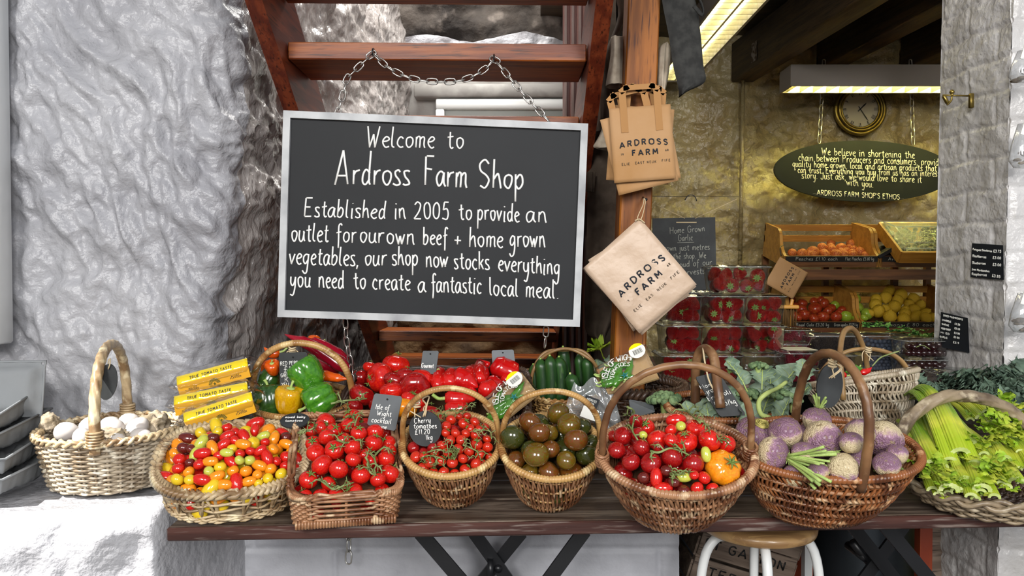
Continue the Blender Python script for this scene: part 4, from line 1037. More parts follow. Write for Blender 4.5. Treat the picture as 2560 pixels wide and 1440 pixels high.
PM={k:plum_mesh(k) for k in('tom','tom_orange','tom_yellow','tom_green','tom_dark','tom_brown')}
CM=[calyx_mesh(5),calyx_mesh(6,.7,.5),calyx_mesh(5,.55,.25)]
CBIG=calyx_mesh(7,.52,.22,wid=.06)
BEEF=tomato_mesh('tom',7,.035,.78,.2,40,20,'beef_tomato'); BEEFD=tomato_mesh('tom_dark',6,.04,.76,.2,40,20,'beef_tomato'); BEEFO=tomato_mesh('tom_orange',8,.05,.80,.22,48,20,'beef_tomato')
def putfruit(name,i,cat,group=None):
    o=inst(name,i['mesh'],None,i['p'],i.get('rot') or Euler((rnd.uniform(-.9,.9),rnd.uniform(-.9,.9),rnd.uniform(0,6.28))),[i['rr']*s for s in i.get('sc',(1,1,1))])
    tag(o,i['label'],cat,group)
    if i.get('cal') is not None: inst('calyx',i['cal'],o)
    return o
def heap(B,spec,scale,org,dome,drop=.5):
    """spec rows (cx,cy,r,mesh,extra) in crop coords"""
    out=[]
    for s in spec:
        px,py=org[0]+s[0]/scale,org[1]+s[1]/scale; rp=s[2]/scale
        h=B.hit(px,py,dome); dist=h.y; r=rp/F*dist
        ex=s[3].get('deep',0)*r; p=B.hit(px,py,dome,drop*r+ex)
        i=dict(p=p,r=r,rr=r,w=.35); i.update(s[3]); out.append(i)
    return out
def filler(B,n,r,dome,depth,mk,seed=1,rho=.86):
    R_=random.Random(seed); out=[]
    for _ in range(n):
        a=R_.uniform(0,2*PI); q=math.sqrt(R_.uniform(0,1))*rho
        ex,ey=B.se(a); x,y=B.a*q*ex,B.b*q*ey; rr=r*R_.uniform(.85,1.1)
        z=B.H+dome*(1-q*q)-depth*rr
        i=dict(p=B.w((x,y,z)),r=rr,rr=rr,w=1.0,fill=True); i.update(mk(R_)); out.append(i)
    return out
# ================================================================= EGG BASKET
B=Bk('egg_basket','large pale oval willow basket with twisted rope handle holding eggs on the white ledge',.160,.150,.125,.82,2.2,2,-6,(282,1070),p=.8,z0=TZ-.004)
B.weave_h(34,21,.0036,'wicker_grey',amp=.0045,rs=.0034); B.base('wicker_grey'); B.rim(.0085,'wicker_pale','braid',wr=16); B.liner(.055,.0)
B.handle(-72,.205,.0115,'wicker_pale','rope',pw=.7,inset=1.0,lean=.0,low=.8)
for s in(0,-1):
    m=MB(); c=B.hp[1 if s==0 else -2]
    for k in range(6): m.tube([c+Vector((.017*math.cos(a),.017*math.sin(a),-.006+k*.0065)) for a in [2*PI*j/14 for j in range(14)]],.0033,5,closed=True)
    m.build('binding',MT['wicker_pale'],B.root)
EM=MB(); EM.lathe([(0,-1),(.38,-.94),(.72,-.72),(.94,-.35),(1,.0),(.93,.42),(.74,.82),(.45,1.12),(.2,1.25),(0,1.29)],20); EM=EM.mesh('egg',MT['egg'])
eggs=[]
for (x,y,r,ang) in((172,1078,27,10),(228,1068,24,80),(258,1064,22,30),(290,1072,26,160),(316,1056,24,20),(338,1073,28,60),(332,1095,26,10),(205,1095,24,120),(270,1096,24,60),(300,1098,22,160)):
    h=B.hit(x,y,.015,.01); eggs.append(dict(p=h,r=r/F*h.y,rr=r/F*h.y*.93,mesh=EM,rot=rotdir(ang,.6),w=.6))
relax(eggs,B,20); ordinal_labels(eggs,'white egg','pale basket on the ledge',3)
for e in eggs: putfruit('egg',e,'egg','eggs in the pale basket')
def crumple(name,px,py,w,h,d,Y,label,mat='hessian',seed=0,cat='cloth'):
    m=MB(); 
    m.lathe([(0,-1),(.6,-.85),(.95,-.4),(1,0),(.85,.45),(.5,.8),(0,1)],40)
    # denser sphere
    m=MB(); pr=[(math.sin(PI*k/24) if 0<k<24 else 0,-math.cos(PI*k/24)) for k in range(25)]; m.lathe(pr,40)
    V=[]
    for v in m.V:
        p=Vector(v); q=1+.35*noise.noise(p*1.8+Vector((seed,0,0)))+.25*noise.noise(p*4+Vector((0,seed,0)))
        V.append((p.x*w*q,p.y*d*q,p.z*h*q))
    m.V=V; o=m.build(name,MT[mat],loc=P(px,py,Y)); tag(o,label,cat); return o
crumple('hessian_scrap',382,1062,.040,.030,.035,1.84,'frayed scrap of grey hessian tucked in at the right of the egg basket',seed=3)
crumple('hessian_scrap',125,1058,.022,.024,.02,1.80,'frayed tuft of hessian sticking up at the left rim of the egg basket',seed=9)
crumple('hessian_scrap',278,1086,.038,.014,.02,1.72,'strip of brown hessian lying across the eggs',seed=5)
def ovaltag(name,px,py,Y,w,h,label,mat='slate_black',rot=(0,0,0),text=None,twine=True,xh=.006):
    r=empty(name,P(px,py,Y),rot); tag(r,label,'tag')
    m=MB(); m.slab([Vector((w*math.cos(t),0,h*math.sin(t))) for t in [2*PI*k/36 for k in range(36)]],(0,.004,0)); m.build('slate_disc',MT[mat],r,smooth=False)
    if text:
        m=MB()
        for (s,x0,x1,z,z1,xh_) in text: write(m,s,(x0*w,-.0002,z*h),(x1*w,-.0002,z1*h),Vector((0,0,1)),Vector((0,-1,0)),xh_,.0008,sp=.8,cap=.8,rng=rnd,k=3)
        m.build('lettering',MT['chalk'],r)
    if twine:
        m=MB(); m.tube(cr([Vector((0,-.003,h*.72)),Vector((.003,-.006,h*1.05)),Vector((.0,0,h*1.3)),Vector((-.004,.004,h*1.05)),Vector((0,.005,h*.75))],3),.0014,5); m.build('twine_loop',MT['twine'],r)
    return r
ovaltag('oval_tag',268,955,1.72,.021,.042,'blank black oval slate tag hanging from the rope handle of the egg basket',rot=(0,.12,.2))
# ================================================================= EGG CARTONS
def carton_base(loc,rot,label,w=.13,d=.28,name='egg_carton'):
    r=empty(name,loc,rot); tag(r,label,'egg carton','grey egg cartons on the ledge')
    m=MB(); 
    def g(u,v):
        x=(u-.5)*w; y=(v-.5)*d; e=min(u,1-u)*w; e2=min(v,1-v)*d; rimf=smooth(.0,.018,min(e,e2))
        cu=math.cos(2*PI*u*2)*math.cos(2*PI*v*5)
        return Vector((x,y,.045-.040*rimf+.016*rimf*max(0,cu)+.004*rimf*math.sin(9*v)))
    m.grid(g,36,60); k=len(m.V); m.grid(lambda u,v:g(1-u,v)-Vector((0,0,.003)),36,60); m.build('tray',MT['carton'],r)
    m=MB(); m.tube([Vector((-w/2,-d/2,.045)),Vector((w/2,-d/2,.043)),Vector((w/2,d/2,.045)),Vector((-w/2,d/2,.045))],.003,5,closed=True); m.build('flange',MT['carton'],r)
    return r
lz=TZ+.012
for k,(px,dy,dx,rz,ln_) in enumerate(((30,0,0,.1,.02),(24,.01,-.01,.2,.05),(22,.0,-.025,.05,.09),(14,.01,-.03,.16,.14))):
    z=lz+.045*k; p=P(px,1000,1.72); 
    carton_base((p.x+dx-.025,1.74+dy,z),(.04*k,-.05-.03*k,rz),['lowest grey pulp egg carton of the stack by the left edge','second grey pulp egg carton up in the stack by the left edge','third grey pulp egg carton up in the stack by the left edge','top open tray of the grey egg carton stack'][k])
r=empty('egg_carton',P(5,1045,1.80),(math.radians(-12),0,.25)); tag(r,'upright lid of an open grey egg carton leaning at the left edge','egg carton','grey egg cartons on the ledge')
m=MB()
def lid(u,v,s):
    x=(u-.5)*.17; z=v*.135; e=min(min(u,1-u)*.17,min(v,1-v)*.15); return Vector((x*(1-.08*(v>.9)),(.022*smooth(0,.03,e)+.0015*math.sin(u*20)*math.sin(v*15))*-1+s*.003,z))
m.grid(lambda u,v:lid(u,v,0),24,20); m.grid(lambda u,v:lid(1-u,v,1),24,20); m.build('lid',MT['carton'],r)
m=MB(); m.tube(cr([Vector((-.085,0,0)),Vector((-.085,0,.12)),Vector((-.075,0,.135)),Vector((.075,0,.135)),Vector((.085,0,.12)),Vector((.085,0,0))],3),.003,5); m.build('flange',MT['carton'],r)
# ================================================================= PLUM TOMATO BASKET
PB=Bk('oval_basket','rounded pale willow basket with braided rim full of small mixed plum tomatoes',.146,.118,.085,.84,2.7,24,17,(582,1142),p=.9)
PB.weave_h(30,4,.0032,'wicker_pale',amp=.004,rs=.0042,t0=.03,t1=.22); 
m=MB()
for k,(t,) in enumerate(((.42,),(.62,),(.66,),(.85,),(.90,))):
    m.tube([PB.C(2*PI*i/120,t,.004*math.cos(15*2*PI*i/120+PI*k)) for i in range(120)],.0030,5,closed=True)
for i in range(30):
    th=2*PI*i/30; m.tube([PB.C(th,.2,.003),PB.C(th+.09*(1 if i%2 else -1),.9,.003)],.0026,5)
m.build('open_lattice',MT['wicker_pale'],PB.root)
m=MB()
for j in range(3): m.tube([PB.C(2*PI*i/160,.08+.05*j,.006+.003*math.cos(30*2*PI*i/160+2*PI*j/3)) for i in range(160)],.003,5,closed=True)
m.build('twisted_foot',MT['wicker_pale'],PB.root)
PB.base('wicker_pale'); PB.rim(.0095,'wicker_pale','braid',wr=26); PB.liner(.034,.042)
def K(mesh,desc,**k): d=dict(mesh=mesh,desc=desc); d.update(k); return d
def pl(c,ang=None,L_=None,r=None):
    names={'R':('tom','red'),'O':('tom_orange','orange'),'Y':('tom_yellow','yellow'),'G':('tom_green','green-yellow'),'D':('tom_brown','maroon')}
    mt,nm=names[c]
    if ang is None: return K(TM[mt],f'small round {nm} tomato')
    return K(PM[mt],f'small {nm} plum tomato',rot=rotdir(ang,.45))
plist=[(225,862,45,'D'),(325,830,38,'G',60),(443,745,36,'Y'),(410,790,42,'D'),(545,697,32,'O',5),(600,657,28,'G',0),(620,702,42,'R'),(685,735,30,'R',85),(776,660,30,'O',12),(740,650,38,'R'),(842,682,30,'O',-15),(795,722,42,'D'),(492,730,38,'R'),(550,755,38,'R'),(505,782,34,'R',30),(613,780,38,'R',-60),(480,835,36,'R',45),(562,825,38,'R'),(742,775,30,'G',25),(740,818,33,'R'),(663,828,44,'Y'),(812,795,34,'O',70),(900,842,34,'O',-15),(955,805,30,'G'),(888,793,40,'D'),(940,745,30,'R'),(603,865,36,'O',-10),(530,880,36,'Y'),(395,868,36,'O',-60),(806,872,40,'O'),(280,910,34,'G',80),(345,905,38,'R',10),(493,905,30,'G',-4),(590,890,34,'R'),(665,890,34,'R'),(708,893,30,'R',40),(758,930,38,'R',-62),(898,920,46,'R'),(190,945,42,'R'),(398,950,34,'O',5),(328,965,40,'R'),(450,930,38,'R'),(545,945,36,'R',-40),(585,920,34,'G'),(628,938,38,'G'),(698,965,36,'O',-20),(468,985,42,'Y'),(393,1010,34,'G'),(258,1010,40,'O'),(190,1010,42,'R'),(442,1025,36,'O',25),(542,1000,40,'O'),(628,1015,42,'O'),(705,1020,34,'O'),(788,1005,42,'O'),(875,978,36,'R'),(852,1022,42,'Y'),(195,1060,44,'Y'),(262,1068,38,'Y'),(325,1072,40,'R',-8),(448,1082,38,'O',0),(557,1063,44,'R',-75),(655,1062,34,'O',15),(758,1052,38,'Y'),(715,1080,30,'Y'),(832,945,34,'R'),(265,970,34,'D'),(640,700,34,'R'),(350,780,30,'Y'),(270,870,30,'D'),(910,880,34,'O'),(820,760,26,'Y')]
its=[]
for t in plist:
    h=heap(PB,[(t[0],t[1],t[2],pl(t[3],t[4] if len(t)>4 else None))],2.667,(380,800),.050)[0]; its.append(h)
def fl(R_):
    c=R_.choice('RROOYD'); a=None if R_.random()<.5 else R_.uniform(-80,80); d=pl(c,a); d['desc']+=''; return d
its+=filler(PB,100,.0150,.050,2.0,fl,3,.97)
relax(its,PB,60)
ordinal_labels([i for i in its if not i.get('fill')],'','oval basket',9); ordinal_labels([i for i in its if i.get('fill')],'','oval basket lower layer',8)
for i in its:
    o=putfruit('plum_tomato',i,'tomato','mixed small tomatoes in the oval basket')
# ================================================================= RECTANGULAR TRAY
TB_=Bk('wicker_tray','deep rectangular honey-brown wicker tray tilted forward, full of red vine tomatoes',.108,.150,.080,.95,9,21,13,(864,1128),p=1.0,cat='basket')
TB_.weave_h(44,13,.0030,'wicker_rose',amp=.0040,rs=.0036,t0=.05); TB_.base('wicker_rose'); TB_.rim(.0072,'wicker_rose','braid',wr=26)
m=MB()
for k in range(34):
    u=(k+.5)/34*2-1; m.tube([Vector((u*.098,-.144,.003)),Vector((u*.098,-.151,.009)),Vector((u*.098,-.150,.017)),Vector((u*.098,-.143,.021))],.0030,6)
m.build('border_knuckles',MT['wicker_rose'],TB_.root)
TB_.liner(.040,.030)
ck=[(282,552,62),(402,556,58),(500,535,57),(572,520,45),(278,665,52),(312,727,55),(462,648,62),(200,660,40),(365,690,45),(520,710,54),(615,720,60),(625,778,60),(748,775,55),(740,705,45),(245,840,62),(388,832,65),(470,840,58),(272,915,72),(222,770,38),(440,740,45),(708,850,55),(548,840,45),(600,890,50),(710,912,60),(384,970,63),(497,930,50),(527,985,66),(716,985,66),(208,1015,62),(330,1035,48),(280,1090,45),(500,1085,62),(610,1030,52),(690,1045,48),(213,1108,36),(380,1112,45),(600,1095,42),(560,615,34)]
its=heap(TB_,[(x,y,max(r*1.04,54),K(TM['tom'],'round red vine tomato',deep=(.6 if r<50 else 0),cal=rnd.choice(CM) if rnd.random()<.45 else None)) for x,y,r in ck],2.667,(700,820),.040)
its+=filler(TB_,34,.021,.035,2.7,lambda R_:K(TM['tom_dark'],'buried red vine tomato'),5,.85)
relax(its,TB_,50)
a=[i for i in its if not i.get('fill')]; b=[i for i in its if i.get('fill')]
ordinal_labels(a,'','rectangular tray'); ordinal_labels(b,'','rectangular tray lower layer')
TRAY=its
for i in its:
    putfruit('vine_tomato',i,'tomato','red vine tomatoes in the rectangular tray')
# vine stalks
def stalk(name,pts,label,r=.0026,twigs=6,seed=1,tl=.018,group=None):
    R_=random.Random(seed); q=cr(pts,4); m=MB(); m.tube(q,[r*(1-.4*k/len(q)) for k in range(len(q))],6)
    for k in range(twigs):
        p=q[int((k+.5)/twigs*(len(q)-1))]; d=Vector((R_.uniform(-1,1),R_.uniform(-.9,.3),R_.uniform(-.6,.9))).normalized()
        e=p+d*tl; m.tube(cr([p,p.lerp(e,.6)+Vector((0,0,tl*.25)),e],3),r*.6,5)
        for j in range(4):
            d2=(d*.4+Vector((R_.uniform(-1,1),R_.uniform(-1,1),R_.uniform(-1,1)))).normalized(); m.tube([e,e+d2*tl*.35,e+d2*tl*.6+Vector((0,0,-.001))],[r*.45,r*.35,r*.1],4)
    o=m.build(name,MT['stalk']); tag(o,label,'stalk',group); return o
def stpx(B,pts,dome,lift,label,**k):
    q=[B.hit(700+x/2.667,820+y/2.667,dome,-lift) for x,y in pts]; return stalk('tomato_stalk',q,label,**k)
for k,(pts,lab) in enumerate((([(340,505),(430,485),(520,478),(580,470)],'curly green vine stalk along the back of the rectangular tray'),([(380,745),(440,765),(500,760),(540,740)],'green vine stalk across the middle of the rectangular tray'),([(700,790),(660,820),(630,860),(640,920),(610,960)],'thick branching vine stalk on the right of the rectangular tray'),([(260,1005),(330,1060),(360,1075),(430,1050),(490,1030)],'green vine stalk near the front of the rectangular tray'),([(480,590),(500,615),(500,650)],'short vine stalk behind the slate sign foot in the rectangular tray'),([(570,860),(590,900),(600,960),(640,985)],'thin vine stalk between tomatoes on the right of the tray'),([(120,700),(200,680),(250,640)],'pale vine stalk at the back left corner of the rectangular tray'))):
    stpx(TB_,pts,.040,.014,lab,seed=k,twigs=6,group='green vine stalks in the rectangular tray')
# ================================================================= ROUND CHERRY BASKET
def roundbasket(label,rim,tilt,a,b,H,hh,yaw=0):
    B=Bk('round_basket',label,a,b,H,.50,2,tilt,yaw,rim,p=.55)
    B.weave_v(112,4,.0027,'wicker_rose',amp=.0034,rh=.0030,slant=.14,tend=.0,hmat='wicker_gold'); B.base('wicker_rose'); B.rim(.0078,'wicker_gold','wrap',amp=.28); 
    B.handle(0,hh,.0062,'wicker_gold','wrap',pw=.72,inset=.98)
    return B
CB=roundbasket('round golden willow basket with hooped handle holding cherry tomatoes on the vine',(1128,1108),28,.104,.100,.135,.145)
CB.liner(.040,.022)
ch=[(1140,618,36),(1225,638,40),(1298,630,38),(1300,560,36),(1108,655,35),(1112,700,32),(1180,705,36),(1230,715,32),(1290,730,36),(1310,770,42),(1380,808,38),(1380,740,32),(945,930,44),(1010,905,38),(1075,900,38),(1160,905,40),(1205,882,36),(1295,915,40),(1368,900,40),(1240,940,42),(1105,958,40),(1170,962,36),(1012,960,36),(1408,870,32),(915,860,40),(1087,780,36),(1190,800,40),(1130,840,34),(1250,830,36),(1330,860,36),(1020,640,34),(1060,600,30),(1250,590,32),(1190,590,30),(960,880,32),(1330,680,34),(1270,680,34),(1030,840,34),(1300,500,30),(1250,540,28),(1350,600,30),(1200,760,36),(1140,750,34),(1370,660,30)]
its=heap(CB,[(x,y,r,K(TM['tom_cherry'],'small red cherry tomato',cal=rnd.choice(CM) if rnd.random()<.4 else None)) for x,y,r in ch],2.667,(700,820),.040)
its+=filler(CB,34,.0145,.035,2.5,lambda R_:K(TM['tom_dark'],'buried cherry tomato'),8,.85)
relax(its,CB,40)
a=[i for i in its if not i.get('fill')]; b=[i for i in its if i.get('fill')]
ordinal_labels(a,'','left round basket'); ordinal_labels(b,'','left round basket lower layer')
for i in its: putfruit('cherry_tomato',i,'tomato','cherry tomatoes in the left round basket')
for k,(pts,lab) in enumerate((([(980,830),(1060,810),(1110,830),(1140,790),(1150,750)],'green vine stalk in the middle of the cherry tomato basket'),([(1180,570),(1230,540),(1270,520)],'green vine stalk at the back of the cherry tomato basket'),([(1290,690),(1340,680),(1400,690),(1410,740)],'green vine stalk on the right of the cherry tomato basket'),([(1220,780),(1270,800),(1320,830),(1300,870)],'green vine stalk right of centre in the cherry tomato basket'),([(1030,590),(1070,570),(1110,580)],'green vine stalk behind the round slate tag'),([(1160,880),(1180,840),(1200,800)],'green vine stalk near the front of the cherry tomato basket'),([(940,870),(990,850),(1050,860),(1100,880)],'green vine stalk at the front left of the cherry tomato basket'))):
    stpx(CB,pts,.040,.012,lab,seed=20+k,twigs=8,r=.0018,tl=.016,group='green vine stalks in the cherry tomato basket')
# ================================================================= BROWN TOMATO BASKET
KB=roundbasket('round golden willow basket with hooped handle full of dark bronze-green tomatoes',(1377,1114),28,.104,.100,.135,.142)
KB.liner(.050,.030)
kb=[(490,530,72,2),(545,625,78,1),(375,580,80,3),(350,670,78,2),(418,772,73,2),(598,720,82,1),(615,825,82,2),(255,785,85,3),(690,690,70,3),(268,910,62,2),(425,905,88,1),(495,985,75,2),(372,985,62,1),(575,935,48,1),(742,940,75,3),(668,985,92,2),(740,825,62,3),(530,885,52,2),(225,665,52,2),(320,545,52,3),(640,620,50,3),(482,735,50,1),(330,850,50,3),(300,620,40,3)]
cn={1:'olive bronze tomato',2:'red-bronze tomato',3:'dark green-black tomato'}
its=heap(KB,[(x,y,max(r*1.06,70),K(TM['tom_kum%d'%k],cn[k],deep=(.8 if r<66 else 0))) for x,y,r,k in kb],2.77,(1200,820),.060)
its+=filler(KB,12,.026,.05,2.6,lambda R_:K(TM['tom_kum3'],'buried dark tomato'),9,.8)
relax(its,KB,50)
a=[i for i in its if not i.get('fill')]; b=[i for i in its if i.get('fill')]
ordinal_labels(a,'','right round basket'); ordinal_labels(b,'','right round basket lower layer')
for i in its: putfruit('bronze_tomato',i,'tomato','dark bronze tomatoes in the right round basket')
# ================================================================= MIXED TOMATO BASKET
XB=Bk('shallow_trug','wide russet willow trug with hazel handle heaped with mixed tomatoes, overhanging the table edge',.146,.118,.150,.40,2,25,-7,(1690,1134),p=.55)
XB.weave_v(146,5,.0029,'wicker_rose',amp=.0038,rh=.0040,slant=.22,hmat='wicker_rose'); XB.base('wicker_rose'); XB.rim(.0085,'wicker_rose','wrap',amp=.3)
XB.handle(8,.195,.0070,'branch','plain',pw=.70,inset=.98,lean=.01); XB.liner(.055,.030)
for s in(1,-2): 
    m=MB(); c=XB.hp[s]
    for k in range(5): m.tube([c+Vector((.012*math.cos(a),.016*math.sin(a),-.014+k*.006)) for a in [2*PI*j/12 for j in range(12)]],.003,5,closed=True)
    m.build('binding',MT['wicker_rose'],XB.root)
def rt(mat='tom',desc='round red tomato',cal=None,**k): return K(TM[mat],desc,cal=cal,**k)
xs=[(228,590,68,rt(cal=CM[1])),(235,710,65,rt('tom_dark','deep red tomato')),(183,785,60,rt('tom_dark','deep red tomato')),(150,690,38,rt('tom','small red tomato')),(245,515,55,rt(cal=CM[1])),(425,590,70,rt()),(485,535,70,rt(cal=CM[0])),(467,708,72,rt()),(350,780,60,rt('tom_dark','deep red tomato')),(303,862,64,rt('tom_dark','deep red tomato')),(435,892,72,rt('tom_dark','deep red tomato')),(575,862,72,rt('tom_dark','deep red tomato',cal=CM[1])),(712,897,75,rt('tom_dark','deep red tomato',cal=CM[0])),(605,578,45,K(PM['tom'],'glossy red plum tomato',rot=rotdir(5,.3))),(565,655,42,rt('tom','small red tomato')),(590,728,50,rt()),(705,720,80,K(BEEF,'large ribbed red tomato with calyx',cal=CBIG,rot=Euler((.5,-.3,0)))),(745,640,75,K(BEEF,'large ribbed red tomato',cal=CBIG,rot=Euler((.2,.2,0)))),(840,770,78,rt()),(930,775,62,rt(cal=CM[1])),(780,1010,45,rt('tom','small red tomato')),(745,1048,45,rt('tom','small red tomato')),(478,985,42,K(PM['tom'],'small red plum tomato',rot=rotdir(85,.3))),(520,1035,40,K(PM['tom'],'small red plum tomato',rot=rotdir(0,.3))),(850,1055,45,rt('tom','small red tomato')),(340,600,48,rt('tom_dark','deep red tomato')),(330,685,50,rt('tom_dark','deep red tomato')),(505,795,42,rt('tom_dark','deep red tomato')),
 (572,505,34,K(PM['tom_orange'],'orange plum tomato standing upright',rot=rotdir(110,.3))),(940,915,122,K(BEEFO,'very large ribbed orange tomato with star-shaped green calyx',cal=CBIG,rot=Euler((.95,.15,.3)))),(640,648,34,rt('tom_green','pale green round tomato')),(800,850,34,K(PM['tom_green'],'green plum tomato standing upright',rot=rotdir(95,.3))),(672,990,34,K(PM['tom_green'],'pale green plum tomato lying flat',rot=rotdir(0,.2))),(392,700,30,rt('tom_green','small green tomato')),(582,1020,42,rt('tom_brown','small dark maroon tomato')),(655,1060,44,rt('tom_brown','small dark maroon tomato')),(530,968,42,rt('tom_brown','small dark maroon tomato')),(412,985,42,rt('tom_brown','small dark maroon tomato')),(745,975,34,rt('tom','small red tomato'))]
its=heap(XB,[(s[0],s[1],s[2]*1.1,s[3]) for s in xs],2.879,(1480,850),.052)
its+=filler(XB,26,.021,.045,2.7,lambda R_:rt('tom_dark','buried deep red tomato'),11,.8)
for i in its:
    if i['mesh'] is BEEFO: i['w']=.02
relax(its,XB,50)
a=[i for i in its if not i.get('fill')]; b=[i for i in its if i.get('fill')]
ordinal_labels(a,'','mixed trug'); ordinal_labels(b,'','mixed trug lower layer')
for i in its: putfruit('mixed_tomato',i,'tomato','mixed tomatoes in the russet trug')
def st2(B,pts,lift,label,org=(1480,850),sc=2.879,dome=.05,**k):
    return stalk('tomato_stalk',[B.hit(org[0]+x/sc,org[1]+y/sc,dome,-lift) for x,y in pts],label,**k)
for k,(pts,lab) in enumerate((([(250,480),(300,510),(300,580),(290,650),(330,720)],'forked green vine stalk at the left of the mixed trug'),([(420,800),(480,810),(560,780),(640,800),(700,830)],'green vine stalk across the middle of the mixed trug'),([(560,960),(600,970),(650,960)],'short green vine stalk at the front of the mixed trug'),([(620,500),(680,510),(740,560),(780,600)],'dry vine stalk sticking up at the back of the mixed trug'),([(820,660),(880,700),(940,740)],'dry vine stalk at the right back of the mixed trug'))):
    st2(XB,pts,.012,lab,seed=40+k,twigs=6,group='vine stalks in the mixed trug')
# ================================================================= SWEDE TRUG
SB=Bk('deep_trug','big russet willow trug with tall hazel handle full of purple and cream swedes',.178,.112,.150,.45,2.2,19,0,(2066,1118),p=.55)
SB.weave_herring(168,7,.0027,'wicker_red',amp=.0045,rh=.0040,zz=.045,hmat='wicker_rose'); SB.base('wicker_red'); SB.rim(.0080,'wicker_red','wrap',amp=.3)
SB.handle(-84,.195,.0093,'branch','plain',pw=.62,inset=1.0,lean=0,low=.85); SB.liner(.045,.02)
m=bpy.data.materials.new('swede_skin'); m.use_nodes=True; nt=m.node_tree; N=nt.nodes; L=nt.links; b=N['Principled BSDF']; b.inputs['Roughness'].default_value=.42; b.inputs['Coat Weight'].default_value=.2
tc=N.new('ShaderNodeTexCoord'); sp=N.new('ShaderNodeSeparateXYZ'); L.new(tc.outputs['Object'],sp.inputs[0]); no=N.new('ShaderNodeTexNoise'); no.inputs['Scale'].default_value=2.2; no.inputs['Detail'].default_value=6; L.new(tc.outputs['Object'],no.inputs[0])
ma=N.new('ShaderNodeMath'); ma.operation='MULTIPLY_ADD'; ma.inputs[1].default_value=1.3; L.new(no.outputs[0],ma.inputs[0]); L.new(sp.outputs[2],ma.inputs[2])
rp=N.new('ShaderNodeValToRGB'); L.new(ma.outputs[0],rp.inputs[0]); e=rp.color_ramp.elements; e[0].position=.35; e[0].color=lin('#d2c09a'); e[1].position=1.25; e[1].color=lin('#856277')
for q,c in((.52,'#cbb49c'),(.74,'#a98298')): x=rp.color_ramp.elements.new(q); x.color=lin(c)
e[len(e)-1].position=1.0
no2=N.new('ShaderNodeTexNoise'); no2.inputs['Scale'].default_value=12; L.new(tc.outputs['Object'],no2.inputs[0]); bp=N.new('ShaderNodeBump'); bp.inputs['Strength'].default_value=.4; bp.inputs['Distance'].default_value=.06; L.new(no2.outputs[0],bp.inputs['Height']); L.new(bp.outputs[0],b.inputs['Normal'])
mx=N.new('ShaderNodeMix'); mx.data_type='RGBA'; mr=N.new('ShaderNodeMapRange'); mr.inputs[1].default_value=.56; mr.inputs[2].default_value=.7; no3=N.new('ShaderNodeTexNoise'); no3.inputs['Scale'].default_value=5; no3.inputs['Detail'].default_value=8; L.new(tc.outputs['Object'],no3.inputs[0]); L.new(no3.outputs[0],mr.inputs[0]); L.new(mr.outputs[0],mx.inputs[0]); L.new(rp.outputs[0],mx.inputs[6]); mx.inputs[7].default_value=lin('#8f7a58'); L.new(mx.outputs[2],b.inputs['Base Color']); MT['swede']=m
def swede_body(root_):
    mb=MB(); pr=[(0,-1.25 if root_ else -.9)]
    if root_: pr+=[(.05,-1.5),(.09,-1.2),(.2,-1.0)]
    pr=[(0,-1.55),(.07,-1.35),(.14,-1.1),(.42,-.88)] if root_ else [(0,-.92),(.3,-.90),(.5,-.82)]
    pr+=[(.72,-.66),(.9,-.4),(1,-.05),(.97,.28),(.82,.56),(.58,.74),(.36,.82),(.22,.86),(0,.87)]
    mb.lathe(pr,36,fn=lambda th,r,z:(r*(1+.04*math.cos(3*th+1)+.03*math.sin(5*th+z*3)),z+.02*math.sin(4*th)*r)); return mb.mesh('swede',MT['swede'])
SW=[swede_body(0),swede_body(1)]
def crown():
    m=MB()
    for k,(r,h) in enumerate(((.40,.86),(.31,.92),(.22,.96),(.14,.99),(.06,1.0))):
        m.tube([(r*(1+.1*math.sin(3*a+k))*math.cos(a),r*.8*math.sin(a),h) for a in [2*PI*j/20 for j in range(20)]],.035,6,closed=True)
    m.lathe([(.34,.84),(.3,.93),(0,.96)],16); return m.mesh('cut_crown',M('cut_crown_rings','#b9ac62',.6,.3,var=('#7c7438',5,.4,.6)))
CROWN=crown()
def stems(n=9,L_=.9,spread=.8,seed=1):
    R_=random.Random(seed); m=MB()
    for k in range(n):
        a=2*PI*k/n+R_.uniform(-.3,.3); sp_=R_.uniform(.2,1)*spread; l=L_*R_.uniform(.6,1.1); b0=Vector((math.cos(a)*.12,math.sin(a)*.12,.82)); e=b0+Vector((math.cos(a)*sp_*l,math.sin(a)*sp_*l,l*(1-.35*sp_)))
        m.tube(cr([b0,b0.lerp(e,.5)+Vector((0,0,.08)),e],3),[R_.uniform(.06,.11)]*7,8)
    for k in range(5):
        a=R_.uniform(0,6.28); e=Vector((math.cos(a)*.45,math.sin(a)*.45,1.0+R_.uniform(-.1,.2))); m.tube([Vector((0,0,.85)),e],[.05,.015],5)
    return m.mesh('cut_stems',MT['stem_green'])
ST=[stems(9,1.1,.8,1),stems(18,3.0,.6,2),stems(9,.7,.5,3)]
